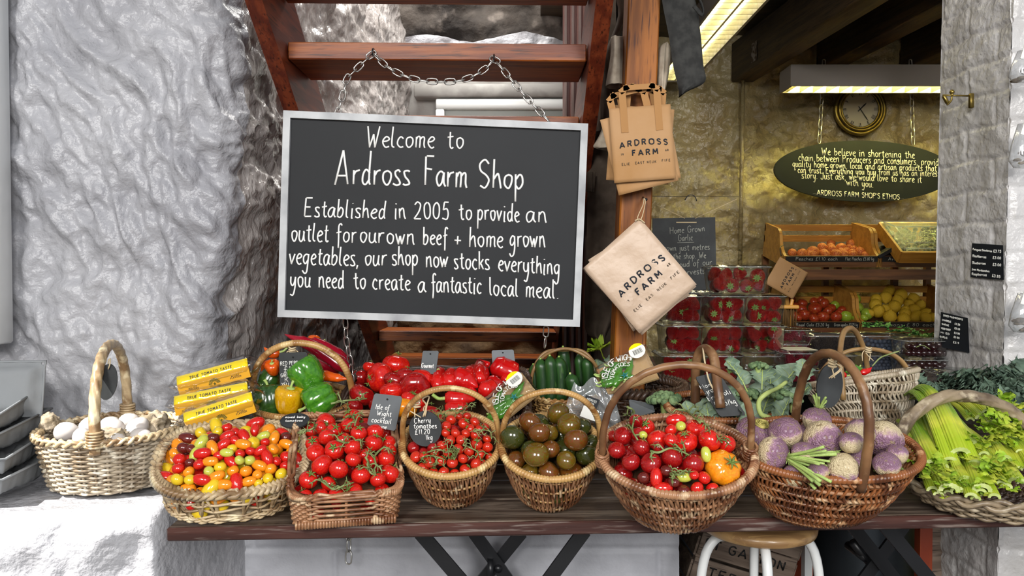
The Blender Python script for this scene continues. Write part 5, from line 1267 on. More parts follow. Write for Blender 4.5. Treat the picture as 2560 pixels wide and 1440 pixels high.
# x,y,r,rot(screen dir of crown, depth), root?, extra
sw=[(190,785,125,(75,-.5),0,'crown','large purple-topped swede showing its cut ringed crown, at the left'),(380,690,125,(120,.6),0,None,'purple-brown swede at the back left of the trug'),(420,785,98,(100,-.1),1,None,'small pale mauve swede in the centre left'),(300,925,100,(-10,-.6),0,ST[1],'purple swede at the front left with long cut green stems'),(675,825,122,(-60,-.75),1,ST[2],'cream and purple swede in the centre with its root pointing up'),(1040,800,118,(-95,-.5),0,ST[0],'large cream-topped purple swede at the right with green cut stems'),(870,800,90,(60,.6),0,None,'grubby cream swede behind the handle'),(700,965,92,(-80,.4),0,None,'cream swede low at the front centre'),(880,935,90,(80,-.2),0,None,'purple swede low at the front behind the handle foot'),(985,945,80,(100,-.2),0,None,'purple swede low at the front right'),(600,690,85,(80,.0),0,ST[0],'swede at the back with a tuft of thick green cut stalks'),(160,905,70,(90,.2),0,None,'small swede tucked low at the far left'),(1100,900,66,(90,.2),0,None,'small swede tucked low at the far right'),(420,985,70,(70,.1),0,None,'swede low under the long cut stems'),(560,1000,66,(110,.1),0,None,'small swede low right of the long cut stems'),(800,880,70,(90,.3),0,None,'swede hidden low between the centre and handle'),(500,900,70,(90,.3),0,None,'swede buried below the central pair'),(930,1010,60,(90,.2),0,None,'small swede low against the front right rim')]
its=[]
for (x,y,r,(an,dp),rt_,ex,lab) in sw:
    i=heap(SB,[(x,y,r*1.12,dict(mesh=SW[rt_]))],2.667,(1820,800),.055)[0]
    a=math.radians(an); c=math.sqrt(max(0,1-dp*dp)); v=Vector((math.cos(a)*c,dp,math.sin(a)*c)); i['rot']=v.to_track_quat('Z','Y').to_euler(); i['label']=lab; i['ex']=ex; i['w']=.5; its.append(i)
relax(its,SB,30,ck=.66)
for i in its:
    o=putfruit('swede',i,'swede','swedes in the big trug')
    if i['ex']=='crown': inst('cut_crown',CROWN,o)
    elif i['ex'] is not None: inst('cut_stems',i['ex'],o)
ovaltag('oval_tag',2075,965,SB.loc.y-.02,.0275,.045,'blank black oval slate tag tied to the tall hazel handle of the swede trug',rot=(0,.1,.1))
# ================================================================= BELL PEPPERS
def bell_mesh(mat,lob=4,L_=1.05,seed=0):
    mb=MB(); pr=[(0,-L_*.78),(.25,-L_*.86),(.5,-L_*.86),(.72,-L_*.72),(.86,-L_*.45),(.95,-.1),(1.0,.3),(.98,.62),(.82,.86),(.55,.92),(.3,.84),(.12,.78),(0,.77)]
    mb.lathe(pr,48,fn=lambda th,r,z:(r*(1-.17*(1-abs(math.sin(lob*th/2+seed)))**2*(.35+.65*min(1,abs(z)+.3))-.03*math.cos(th+seed)),z+.07*math.cos(lob*th+seed)*r*(1 if z<0 else .3)))
    return mb.mesh('bell_pepper',MT[mat])
def bell_stem():
    m=MB(); m.lathe([(.30,.80),(.26,.86),(.12,.90),(.0,.91)],12); m.tube(cr([Vector((0,0,.85)),Vector((.03,0,1.1)),Vector((.16,.05,1.35))],3),[.10,.09,.085,.08,.09,.10,.11],8); return m.mesh('pepper_stem',MT['stem_green'])
BS=bell_stem(); BM={k:bell_mesh('pep_'+k,lb,seed=s) for k,lb,s in(('green',4,0),('green_dark',3,1),('yellow',4,2),('orange',3,.5),('red',4,.7))}
def long_pepper(name,mat,pts,r,label,cat='pepper',group=None,stem=True,blunt=.35):
    c=pts[0]; r0=empty(name,c); tag(r0,label,cat,group); q=cr([Vector(p)-c for p in pts],6); n=len(q); m=MB()
    rr=[r*(min(1,.55+2.2*k/n) if k<n*.2 else (1-(k/n-.2)*.8*(1-blunt))*(1 if k<n-4 else (n-1-k)/4*.8+.1)) for k in range(n)]
    m.tube(q,rr,12,rf=lambda i,ph:1+.06*math.cos(3*ph+i*.1)+.04*math.sin(i*.8)); m.build('pepper_body',MT[mat],r0)
    if stem:
        d=(q[0]-q[1]).normalized(); m=MB(); m.tube(cr([q[0],q[0]+d*r*.8,q[0]+d*r*1.5+Vector((0,0,r*.5))],3),r*.22,7); m.lathe([(r*.5,-.001),(r*.3,r*.2),(0,r*.25)],10); m.build('pepper_stem',MT['stem_green'],r0)
    return r0
PX=Bk('pepper_basket','golden willow basket with wrapped handle holding assorted peppers behind the plum tomatoes',.130,.105,.095,.6,2,14,0,(758,1000),z0=.88,p=.6)
PX.weave_v(70,4,.003,'wicker_gold',slant=.1); PX.base('wicker_gold'); PX.rim(.008,'wicker_gold','wrap'); PX.handle(0,.155,.0085,'wicker_gold','wrap',pw=.75,inset=.98); PX.liner(.07,.0)
def bell(px,py,r,k,ang,dep,Y,label):
    p=P(px,py,Y); rr=r/F*Y; a=math.radians(ang); c=math.sqrt(1-dep*dep); v=Vector((math.cos(a)*c,dep,math.sin(a)*c))
    o=inst('bell_pepper',BM[k],None,p,v.to_track_quat('Z','Y').to_euler(),rr); tag(o,label,'pepper','assorted bell peppers in the pepper basket'); inst('pepper_stem',BS,o); return o
PY=PX.rc.y
bell(768,935,44,'green',125,-.1,PY-.05,'glossy green bell pepper lying on top, beside the slate sign')
bell(800,997,43,'green',-150,-.3,PY-.085,'lower right green bell pepper with its stem showing, behind the vine tomatoes')
bell(724,1000,38,'yellow',80,-.2,PY-.075,'yellow bell pepper between the green ones')
bell(672,1004,42,'green_dark',100,.3,PY-.04,'dark green bell pepper at the lower left of the pepper basket')
bell(672,955,34,'green_dark',60,.4,PY+.02,'dark green bell pepper at the upper left of the pepper basket')
bell(683,920,20,'orange',90,-.6,PY-.02,'small orange pepper peeping over at the left of the slate sign')
bell(756,968,30,'red',60,.4,PY+.04,'red bell pepper deep behind the green ones')
def LP(pts,Y): return [P(x,y,Y+dy) for x,y,dy in pts]
long_pepper('long_pepper','pep_orange',LP([(795,935,0),(835,944,-.01),(872,948,-.02)],PY+.0),.014,'thin orange pointed pepper sticking out to the right under the handle')
long_pepper('long_pepper','pep_orange',LP([(665,935,0),(662,915,0),(668,900,0)],PY+.02),.012,'small orange pointed pepper at the far left of the pepper basket')
long_pepper('long_pepper','pep_chili',LP([(870,925,0),(835,900,.0),(775,862,.0),(712,836,.0)],PY+.06),.021,'very long crimson pointed pepper lying over the basket handle',stem=False)
long_pepper('long_pepper','pep_chili',LP([(868,905,.03),(830,880,.03),(790,858,.03),(770,850,.03)],PY+.07),.020,'second crimson pointed pepper behind the longest one',stem=False)
long_pepper('long_pepper','pep_chili',LP([(850,925,0),(800,900,.0),(750,890,0)],PY+.09),.026,'dark crimson pepper under the two long ones',stem=False)
long_pepper('long_pepper','pep_orange',LP([(800,850,.05),(780,845,.05),(765,850,.05)],PY+.08),.010,'orange tip of a pointed pepper above the crimson ones')
long_pepper('long_pepper','pep_orange',LP([(700,880,.05),(678,885,.05),(660,868,.05)],PY+.05),.014,'brown-orange pointed pepper behind the handle at the left')
# ================================================================= LARGE TOMATO TRAY
GB=Bk('wicker_tray','large rectangular brown wicker tray at the back holding beef tomatoes and red pointed peppers',.235,.125,.08,.95,8,24,-1,(1092,985),z0=.88,p=1)
GB.weave_h(56,10,.0034,'wicker_dark',amp=.004,rs=.004,t0=.08); GB.base('wicker_dark'); GB.rim(.010,'wicker_dark','braid',wr=36); GB.liner(.06,.0)
gt=[(665,330,88,0,(170,-.75)),(775,250,82,0,(80,.2)),(530,335,68,1,(90,.3)),(545,445,78,1,(60,.2)),(745,425,72,0,(100,.3)),(900,395,92,1,(-90,-.95)),(950,340,76,0,(80,.3)),(600,262,42,0,(80,.3)),(840,320,60,1,(80,.3)),(825,530,78,2,(80,.2)),(1000,565,62,1,(80,.2)),(760,350,62,1,(70,.3)),(920,500,44,0,(80,.3)),(660,520,60,1,(80,.2)),(860,470,50,0,(60,.2)),(500,520,50,1,(60,.2))]
lab=['bright red beef tomato with its green scar facing left, on top','red beef tomato topmost of the pile','dark red beef tomato at the far left','deep red beef tomato lower left behind the vine tomatoes','red beef tomato in the middle of the pile','deep red beef tomato with its star scar facing the viewer','red beef tomato behind the star-scarred one','red beef tomato at the back left','dark red beef tomato between the two uppermost','orange beef tomato behind the cocktail vine slate','deep red beef tomato behind the round slate tag','dark red beef tomato under the topmost one','small red beef tomato at the right end','deep red beef tomato low behind the vine tomatoes','small red beef tomato beside the orange one','deep red beef tomato at the lower left corner']
for (x,y,r,k,(an,dp)),lb in zip(gt,lab):
    px,py=700+x/2.667,820+y/2.667; h=GB.hit(px,py,.045,0); Y=min(h.y,GB.rc.y+.10); rr=r*1.14/2.667/F*Y; p=P(px,py,Y+rr*.3)
    a=math.radians(an); c=math.sqrt(max(0,1-dp*dp)); v=Vector((math.cos(a)*c,dp,math.sin(a)*c))
    o=inst('beef_tomato',(BEEF,BEEFD,BEEFO)[k],None,p,v.to_track_quat('Z','Y').to_euler(),rr); tag(o,lb,'tomato','beef tomatoes in the large back tray'); inst('calyx',CBIG,o,scale=(.55,.55,1.0))
rp=[([(1245,300),(1280,280),(1330,262)],24),([(1050,400),(1055,320),(1100,270)],30),([(1140,390),(1130,330),(1180,280)],34),([(1150,330),(1230,345),(1320,395)],44),([(1330,350),(1340,270),(1400,230)],40),([(1420,230),(1470,265),(1560,300),(1610,310)],46),([(1100,470),(1190,470),(1300,480)],34),([(1100,545),(1190,535),(1260,520)],34),([(1340,430),(1400,400),(1450,380)],36),([(1400,340),(1440,380),(1500,370)],30),([(1500,350),(1540,330),(1600,320)],34),([(1300,420),(1260,450),(1220,500)],30)]
rl=['small bright red pepper at the back of the large tray','upright red pointed pepper at the left of the pepper pile','red pointed pepper leaning beside the leftmost one','glossy red pointed pepper lying across the front of the pile','red pointed pepper standing at the back of the pile','largest red pointed pepper lying along the right top','red pepper lying low just above the round basket handle','lowest orange-red pepper behind the round basket handle','red pepper at the right of the handle top','red pepper tucked under the largest one','red pepper at the right end of the pile','red pepper half hidden in the middle of the pile']
for k,((pts),r) in enumerate(rp):
    q=[]
    for x,y in pts:
        px,py=700+x/2.667,820+y/2.667; h=GB.hit(px,py,.045,0); q.append(P(px,py,min(h.y,GB.rc.y+.10)+(.03 if k>8 else 0)))
    long_pepper('pointed_pepper','pep_red',q,r/2.667/F*q[0].y*1.65,rl[k],group='red pointed peppers in the large back tray',blunt=.8,stem=k%3==0)
# ================================================================= SLATE SIGNS
def slate(name,quad,Y,label,mat='slate',lines=(),tilt=.02,hole=True,t=.005,cat='sign',xmat='chalk'):
    q=[P(x,y,Y+(tilt if k<2 else 0)) for k,(x,y) in enumerate(quad)]; c=sum(q,Vector())/4; r=empty(name,c); tag(r,label,cat)
    n=(q[1]-q[0]).cross(q[3]-q[0]).normalized(); n=-n if n.y>0 else n
    poly=[]
    for k in range(4):
        a,b,d=q[k-1],q[k],q[(k+1)%4]
        for f in(.04,.0,):
            poly.append(b.lerp(a,.06)-c if f else b.lerp(d,.05)-c)
    m=MB(); m.slab(poly,-n*t); m.build('slate_plate',MT[mat],r,smooth=False)
    up=((q[0]-q[3]).normalized()); m=MB()
    for (s,x0,y0,x1,y1,xh) in lines:
        write(m,s,PP(x0,y0,c,n)-c,PP(x1,y1,c,n)-c,up,n,xh/F*Y,.0009 if xh>6 else .0007,sp=.8,cap=.85,rng=rnd,k=3,lift=.0004)
    if lines: m.build('lettering',MT[xmat],r)
    if hole:
        h=q[0].lerp(q[1],.5).lerp(q[3].lerp(q[2],.5),.14)-c; m=MB(); m.tube([h+n*.0006,h-n*.002],.0022,8); m.build('punched_hole',MT['black'],r)
    return r
slate('slate_sign',[(1057,877),(1097,877),(1089,935),(1050,935)],GB.rc.y-.02,'small grey slate sign reading Gourmet above the beef tomatoes',lines=[('Gourmet',1053,919,1084,920,6.5)])
slate('slate_sign',[(1229,876),(1284,874),(1290,925),(1232,925)],GB.rc.y+.10,'blank pale slate sign behind the red pointed peppers','slate_pale')
slate('slate_sign',[(936,983),(1006,991),(988,1078),(917,1062)],TB_.rc.y+.03,'grey slate sign for Isle of Wight cocktail vine tomatoes standing in the rectangular tray',lines=[('Isle of',938,1022,973,1025,7),('Wight',942,1038,978,1042,7),('cocktail',928,1055,978,1060,7),('vine',948,1070,966,1073,6)])
slate('slate_sign',[(697,882),(768,880),(770,966),(700,968)],PX.rc.y-.07,'dark slate sign with pepper prices tied to the pepper basket handle','slate_black',tilt=0,lines=[('RED PEPPERS',701,914,763,911,5.5),('£1.10',710,931,752,927,8),('GREEN',702,943,730,942,5),('K',712,955,722,954,6),('YELL',704,966,726,965,5)])
slate('slate_sign',[(1591,1012),(1622,1010),(1640,1030),(1625,1050)],1.80,'grey slate sign half hidden beside the broccoli','slate',hole=False) if False else None
slate('slate_sign',[(1572,998),(1632,1010),(1638,1030),(1580,1045)],1.83,'grey slate sign lying beside the broccoli, mostly behind the trug handle','slate',tilt=.03)
slate('slate_sign',[(1738,943),(1795,928),(1866,1038),(1800,1042)],1.70,'black slate sign chalked home grown broccoli price per kilo','slate_black',tilt=.03,hole=False,lines=[('Home',1752,973,1790,962,6),('grown',1765,987,1802,972,7),('broccoli',1772,1003,1828,983,7),('£1.25/kg',1790,1018,1842,1008,8)])
r=ovaltag('round_tag',1063,1072,CB.rc.y-.03,.034,.037,'round black slate tag chalked cherry tomatoes with a price, tied to the left hoop',rot=(0,0,0),text=[('Cherry',-.68,.35,.30,.36,.0064),('tomatoes',-.70,.72,.02,.04,.0060),('£11.20',-.62,.30,-.32,-.28,.0062),('1kg',.02,.46,-.64,-.60,.0062)])
m=MB(); c=Vector((0,0,0))
m.tube(cr([Vector((-.004,-.003,.026)),Vector((.003,-.004,.05)),Vector((-.004,-.012,.064)),Vector((.008,0,.068)),Vector((.004,-.004,.05)),Vector((0,-.003,.028))],4),.0018,5); m.build('twine_knot',MT['twine'],r)
# oval slate lying at the top of plum tomatoes
p=P(737,1050,PB.rc.y+.10); r=empty('oval_slate',p,(math.radians(-60),0,.1)); tag(r,'small oval slate with chalk writing lying behind the plum tomatoes','sign')
m=MB(); m.slab([Vector((.032*math.cos(t),.0,.024*math.sin(t))) for t in [2*PI*k/30 for k in range(30)]],(0,.004,0)); m.build('slate_disc',MT['slate_black'],r,smooth=False)
m=MB(); write(m,'mixed baby',(-.022,0,.006),(.022,0,.006),Vector((0,0,1)),Vector((0,-1,0)),.004,.0008,lift=.001); write(m,'tomatoes',(-.020,0,-.006),(.018,0,-.006),Vector((0,0,1)),Vector((0,-1,0)),.004,.0008,lift=.001); m.build('lettering',MT['chalk'],r)
# twine ties
def tie(px,py,Y,label):
    p=P(px,py,Y); m=MB(); R_=random.Random(int(px))
    for k in range(3): m.tube(cr([p+Vector((-.008,-.01,.006-k*.006)),p+Vector((0,-.016,.002-k*.005)),p+Vector((.009,-.008,.004-k*.006))],3),.0022,5)
    for k in range(3): m.tube(cr([p,p+Vector((R_.uniform(-.02,.02),-.01,-.01)),p+Vector((R_.uniform(-.02,.02),-.012,-.03))],3),.0014,5)
    tag(m.build('twine_tie',MT['twine']),label,'twine')
tie(733,872,PX.rc.y-.045,'knotted twine on the pepper basket handle')
tie(1041,1005,CB.rc.y-.03,'knotted twine on the left hoop handle')
tie(2075,905,SB.rc.y-.02,'knotted twine at the top of the tall hazel handle')
# ================================================================= YELLOW TOMATO PACKS
def ypack(px0,py0,px1,py1,h,Y,label,k):
    """front card from bottom-left (px0,py0) to bottom-right (px1,py1)"""
    A=P(px0,py0,Y); Bq=P(px1,py1,Y+.03); xd=(Bq-A).normalized(); Lw=(Bq-A).length; up=Vector((0,0,1)); n=xd.cross(up).normalized(); n=-n if n.y>0 else n; up=n.cross(xd); up=-up if up.z<0 else up
    hh=h/F*Y; c=(A+Bq)/2; r=empty('tomato_pack',c); tag(r,label,'tomato pack','yellow banded packs of tomatoes'); dp=-n*.10
    a=A-c;b=Bq-c
    m=MB(); m.slab([a,b,b+up*hh*.62,a+up*hh*.62],-n*.012); m.build('sleeve_front',MT['yellow_dark'],r,smooth=False)
    m=MB(); t0=a+up*hh*.62; t1=b+up*hh*.62; m.slab([t0,t1,t1+up*hh*.42-n*.016,t0+up*hh*.42-n*.016],-up*.002-n*.004); m.build('sleeve_top',MT['yellow'],r,smooth=False)
    m=MB(); nf=(up*.35+n).normalized(); u2=(up*hh*.42-n*.016).normalized(); o=t0+(t1-t0)*.18+(up*hh*.42-n*.016)*.3; e=t0+(t1-t0)*.78+(up*hh*.42-n*.016)*.3
    write(m,'TRUE TOMATO TASTE',o,e,u2,nf,.0040,.0007,sp=2,lift=.0012)
    for s,u0,u1,v in(('MORE',.14,.26,.36),('SUNSHINE',.09,.28,.22),('MORE',.74,.86,.40),('FLAVOUR',.72,.88,.26)):
        write(m,s,a+(b-a)*u0+up*hh*v*.62,a+(b-a)*u1+up*hh*v*.62,up,n,.0020,.0004,sp=1.5,lift=.0008)
    m.build('lettering',MT['ink_small'],r)
    m=MB(); sc_=a+(b-a)*.5+up*hh*.16+n*.0010
    for q in range(5):
        an=2*PI*q/5+PI/2; d=xd*math.cos(an)+up*math.sin(an); s=xd*(-math.sin(an))+up*math.cos(an); m.slab([sc_-s*.0012,sc_+d*.005,sc_+s*.0012],n*.0003)
    for q in range(11):
        an=PI*(q+.5)/11; d=xd*math.cos(an)+up*math.sin(an); s=xd*(-math.sin(an))+up*math.cos(an); m.slab([sc_+d*.006-s*.0006,sc_+d*.014-s*.0012,sc_+d*.014+s*.0012,sc_+d*.006+s*.0006],n*.0003)
    m.build('sunburst_mark',M('sleeve_star_green','#5b5a22',.6,.2),r,smooth=False)
    m=MB()
    def g(u,v):
        x=(u-.5)*(Lw+.055); y=v; e=min(1,min(u,1-u)*7)**.6
        yy=math.sin(2*PI*v)*.5; zz=math.cos(2*PI*v)*.5
        q=Vector((0,0,0))+xd*x+up*(hh*.55+zz*hh*1.25*e+hh*.05)+(-n)*(.045+yy*.10*max(.5,e)); return q+Vector((0,0,.0025*noise.noise(Vector((u*14,v*9,k)))))
    m.grid(g,40,22); m.build('film_wrap',MT['film'],r)
    m=MB(); m.slab([a-n*.012,b-n*.012,b-n*.09,a-n*.09],up*.003); m.build('card_base',MT['card'],r,smooth=False)
    return r,c,xd,up,n,hh,Lw
MT["tom_packgreen"]=fruit("dark_green_cucumber_skin","#2f6b2c","#4b8f3a"); GTM=tomato_mesh("tom_packgreen",name="green_tomato")
for k,(a_,l_) in enumerate((((470,1085,641,1030,50,1.74),'lowest yellow banded pack, just behind the plum tomatoes'),((440,1040,624,1003,46,1.775),'middle yellow banded pack of the three'),((450,990,627,942,46,1.81),'top yellow banded pack of the three, green tomatoes showing through its film'))):
    r,c,xd,up,n,hh,Lw=ypack(*a_,l_,k)
    for j in range(8):
        p=c+xd*((j%4-1.5)*.034)+up*(hh*.62)-n*(.035+.035*(j//4)); o=inst('green_tomato',TM['tom_green'] if j!=9 else 0,None,p,None,.0165); tag(o,f'green tomato inside the {["lowest","middle","top"][k]} yellow banded pack','tomato','green tomatoes in the yellow packs'); 
        o.data=GTM if 'GTM' in globals() else o.data
# ================================================================= CUCUMBERS
UB=Bk('cucumber_basket','pale two-strand-handled willow basket holding upright cucumbers',.092,.075,.10,.7,2,8,0,(1412,985),z0=.88,p=.7)
UB.weave_h(26,14,.0032,'wicker_gold'); UB.base('wicker_gold'); UB.rim(.007,'wicker_gold','braid',wr=10); UB.handle(0,.125,.0045,'branch_pale','double',pw=.6,inset=1.0,sq=1.0)
def cucumber(p0,p1,r,label):
    c=p0; d=(p1-p0); q=[p0+d*(k/8)+Vector((.004*math.sin(k*.5),0,0)) for k in range(9)]; q=[x-c for x in q]
    r0=empty('cucumber',c); tag(r0,label,'cucumber','cucumbers in the pale-handled basket'); m=MB(); q2=cr(q,3); n_=len(q2)
    rr=[r*min(1,(.25+math.sin(min(1,k/4)*PI/2)*.75))*min(1,.3+.7*math.sin(min(1,(n_-1-k)/4)*PI/2)) for k in range(n_)]
    m.tube(q2,rr,16,rf=lambda i,ph:1+.025*math.cos(8*ph)); m.build('cucumber_body',MT['cuc'],r0)
    m=MB(); e=q2[-1]; m.tube([e-Vector((0,0,.003)),e+Vector((0,0,.004))],[r*.22,r*.15],8); m.build('cut_tip',MT['stem_green'],r0)
UY=UB.rc.y
for k,(x0,y0,x1,y1,r,dy,lb) in enumerate(((1352,1010,1354,898,16,-.02,'cucumber at the far left of the pale-handled basket'),(1375,1015,1377,890,16,-.03,'film-wrapped cucumber second from the left'),(1398,1010,1400,893,17,-.02,'cucumber third from the left with a darker skin'),(1408,980,1410,868,15,.03,'tallest cucumber at the back, tip above the basket handle'),(1440,1030,1428,935,17,-.045,'short cucumber in front, just above the brown tomatoes'),(1470,1005,1468,893,15,.0,'bright striped cucumber at the right'),(1450,1000,1449,886,13,.03,'thin cucumber behind the striped one'),(1334,1010,1336,912,14,.0,'cucumber half hidden behind the left of the handle'))):
    cucumber(P(x0,y0,UY+dy),P(x1,y1,UY+dy),r/F*UY,lb)
# ================================================================= ISLE OF WIGHT PACKS
def iow(quad,Y,label,k,arcs,st_,seed):
    q=[P(x,y,Y+(.05 if i<2 else 0)) for i,(x,y) in enumerate(quad)]; c=sum(q,Vector())/4; n=(q[1]-q[0]).cross(q[3]-q[0]).normalized(); n=-n if n.y>0 else n
    r=empty('vegetable_pack',c); tag(r,label,'vegetable pack'); 
    m=MB(); m.slab([x-c for x in q],-n*.006); m.build('card_tray',MT['card'],r,smooth=False)
    m=MB(); 
    def g(u,v):
        u2=1.10*u-.05; v2=1.04*v-.02; e=min(1,min(u,1-u,v,1-v)*8)**.5
        return (q[0].lerp(q[1],u2).lerp(q[3].lerp(q[2],u2),v2)-c)+n*(.002+.028*e+.003*noise.noise(Vector((u*9+seed,v*9,2))))
    m.grid(g,30,24); m.build('film_wrap',MT['film'],r)
    up=(q[0]-q[3]).normalized(); xd=(q[1]-q[0]).normalized()
    def at(u,v,l=.034): return q[0].lerp(q[1],u).lerp(q[3].lerp(q[2],u),v)-c+n*l
    # arched lettering
    def arch(txt,u0,v0,R0,a0,a1,xh,th):
        m=MB(); o=at(u0,v0); N_=len(txt)
        for i,chh in enumerate(txt):
            if chh==' ': continue
            a=math.radians(a0+(a1-a0)*(i+.5)/N_); d=(xd*math.cos(a)+up*math.sin(a)); tt=(xd*math.sin(a)-up*math.cos(a)); p=o+d*R0; w=xh*.85
            write(m,chh,p-tt*w/2,p+tt*w/2,d,n,xh*.55,th,lift=.0)
        m.build('lettering',MT['label'],r)
    arch('ISLE OF WIGHT',*arcs,.0145,.0014); arch('TOMATOES',arcs[0],arcs[1],arcs[2]*.62,arcs[3],arcs[4],.010,.0010)
    m=MB(); o=at(arcs[0],arcs[1]); 
    for j in range(5):
        an=2*PI*j/5+.3; d=xd*math.cos(an)+up*math.sin(an); s=xd*(-math.sin(an))+up*math.cos(an); m.slab([o-s*.003,o+d*.011,o+s*.003],n*.0004)
    m.build('star_mark',M('teal_star','#2d7d78',.5,.3),r,smooth=False)
    o=at(*st_); m=MB(); R0=.021; cir=[o+(xd*math.cos(t)+up*math.sin(t))*R0 for t in [2*PI*j/28 for j in range(28)]]; m.slab(cir,n*.0004); m.build('price_sticker',MT['label'],r,smooth=False)
    m=MB(); m.slab([o+n*.0006+(xd*math.cos(t)+up*math.sin(t))*R0 for t in [math.radians(30+120*j/12) for j in range(13)]],n*.0003); m.build('sticker_band',MT['yellow'],r,smooth=False)
    m=MB()
    for j in range(12):
        x=-.011+.002*j; m.slab([o+n*.0008+xd*x-up*.010,o+n*.0008+xd*(x+(.0007 if j%3 else .0012))-up*.010,o+n*.0008+xd*(x+(.0007 if j%3 else .0012))+up*.004,o+n*.0008+xd*x+up*.004],n*.0002)
    m.build('barcode',MT['black'],r,smooth=False)
    R_=random.Random(seed)
    for j in range(9):
        u=R_.uniform(.15,.85); v=R_.uniform(.3,.85); p=c+at(u,v,.014); a=R_.uniform(-.6,.9); d=(xd*math.cos(a)+up*math.sin(a))*.03
        long_pepper('green_pepper','pep_green',[p-d+n*.002,p,p+d],.010,'small pointed green pepper inside the '+('left' if k==0 else 'right')+' clear pack','pepper','small green peppers in the clear packs')
iow([(1205,1012),(1305,932),(1345,985),(1245,1065)],1.80,'clear pack of small green peppers on a card tray, behind the two round baskets',0,(.62,.80,.040,165,35),(.83,.30),3)
iow([(1492,925),(1612,868),(1648,945),(1520,985)],1.83,'clear pack of small green peppers on a card tray, left of the strawberry punnets',1,(.42,.80,.042,165,40),(.82,.22),7)
m=MB(); 
def bagf(u,v):
    x=1425+u*125; y=955+v*115; e=math.sin(PI*min(1,max(0,u)))**.6; w=1-.55*abs(v-.35)
    X=1480+(u-.5)*135*(1.1-.45*(1-v)**1.5*(1)); 
    return P(X,y+12*math.sin(u*9),1.84)+Vector((0,-.022*e*math.sin(PI*v)+.012*noise.noise(Vector((u*6,v*6,1))),.0))
c=P(1480,1010,1.84); m.grid(lambda u,v:bagf(u,v)-c,34,30); k_=len(m.V); m.grid(lambda u,v:bagf(1-u,v)-c+Vector((0,.004+.03*math.sin(PI*u)*math.sin(PI*v),0)),34,30)
r=empty('plastic_bag',c); tag(r,'crumpled clear plastic bag with a black label between the cucumbers and the mixed trug','bag'); m.build('film_bag',MT['film_milk'],r)
m=MB(); a=P(1478,1005,1.81)-c; m.box(a,(.036,.001,.024),rot=Euler((0,.35,0))); m.build('black_label',MT['label_dark'],r,smooth=False)
m=MB(); m.box(a+Vector((-.004,.0005,-.028)),(.040,.001,.028),rot=Euler((0,.35,0))); m.build('white_label',MT['label'],r,smooth=False)
m=MB(); write(m,'ARDROSS',a+Vector((-.012,-.001,.006)),a+Vector((.012,-.001,-.003)),Vector((.35,0,.93)),Vector((0,-1,0)),.0030,.0005,sp=1.5); write(m,'FARM',a+Vector((-.010,-.001,-.004)),a+Vector((.006,-.001,-.009)),Vector((.35,0,.93)),Vector((0,-1,0)),.0030,.0005,sp=1.5); m.build('lettering',MT['label'],r)
# dark big basket behind
DB=Bk('dark_basket','dark brown wicker basket with a thick braided rim behind the mixed trug',.115,.10,.12,.7,2.2,5,0,(1600,965),z0=.88,p=.7,Y=2.02)
DB.weave_h(34,13,.0042,'wicker_dark',amp=.005,rs=.004); DB.base('wicker_dark'); DB.rim(.013,'wicker_dark','braid',wr=18)
# ================================================================= LEAVES
def leaf_mesh(name,W,L_,mat,ruf=.12,lob=7,seed=0,rib=True,cup=.3,nu=18,nv=26):
    m=MB(); 
    def g(u,v):
        s=(u-.5)*2; w=W*math.sin(PI*min(1,.06+v*.94))**.6*(1+.16*math.sin(lob*PI*v*2+seed)*abs(s)**2)
        x=s*w; y=v*L_; z=cup*W*(s*s)+ruf*W*(math.sin(9*v+seed+4*s)*s*s)+.08*W*noise.noise(Vector((s*3+seed,v*5,0)))-.25*L_*v*v
        return Vector((x,y,z))
    m.grid(g,nu,nv); n0=len(m.F)
    m.cur=0
    for k in range(6):
        v=.1+.13*k
        for s in(-1,1):
            if rib:
                m.cur=1; m.tube([g(.5,v)+Vector((0,0,.001)),g(.5+s*.22,min(.98,v+.10))+Vector((0,0,.001)),g(.5+s*.42,min(.98,v+.17))+Vector((0,0,.001))],[W*.016,W*.011,W*.005],4)
    if rib: m.cur=1; m.tube([g(.5,k/8)-Vector((0,.0 if k else L_*.25,0))+Vector((0,0,.001)) for k in range(9)],[W*.06*(1-k/10) for k in range(9)],6)
    return m.mesh(name,[MT[mat],MT['vein']])
LF=[leaf_mesh('leaf',.045,.11,'brassica',.25,5,s) for s in(0,2,4)]
def leaf(px,py,Y,ang,pitch,sc,k,label,name='broccoli_leaf',cat='leaf',group=None,yaw=0):
    o=inst(name,LF[k%3],None,P(px,py+(62*sc if pitch>65 else 25*sc),Y),Euler((math.radians(pitch),math.radians(yaw),math.radians(ang)),'XYZ'),sc); tag(o,label,cat,group); return o
def broc(px,py,Y,s,label,seed):
    r=empty('broccoli',P(px,py,Y)); tag(r,label,'broccoli'); R_=random.Random(seed); m=MB()
    for k in range(46):
        a=R_.uniform(0,2*PI); q=math.sqrt(R_.random()); h=math.sqrt(max(0,1-q*q*.8)); c=Vector((math.cos(a)*q*s,math.sin(a)*q*s,h*s*.75)); rr=s*R_.uniform(.18,.28)
        m.lathe([(0,-rr),(rr*.7,-rr*.7),(rr,0),(rr*.75,rr*.65),(0,rr)],9,c=c,fn=lambda th,r_,z:(r_*(1+.18*math.sin(5*th+k)),z))
    m.build('floret_head',MT['brocc'],r); m=MB(); m.tube([Vector((0,0,-s*.9)),Vector((0,0,.0)),Vector((0,0,s*.4))],[s*.25,s*.3,s*.5],10); m.build('stalk',MT['stem_green'],r)
QB=Bk('broccoli_basket','dark willow basket with a thick forked hazel handle holding broccoli, behind the mixed trug',.135,.10,.10,.6,2.1,10,0,(1805,1015),z0=.88,p=.6)
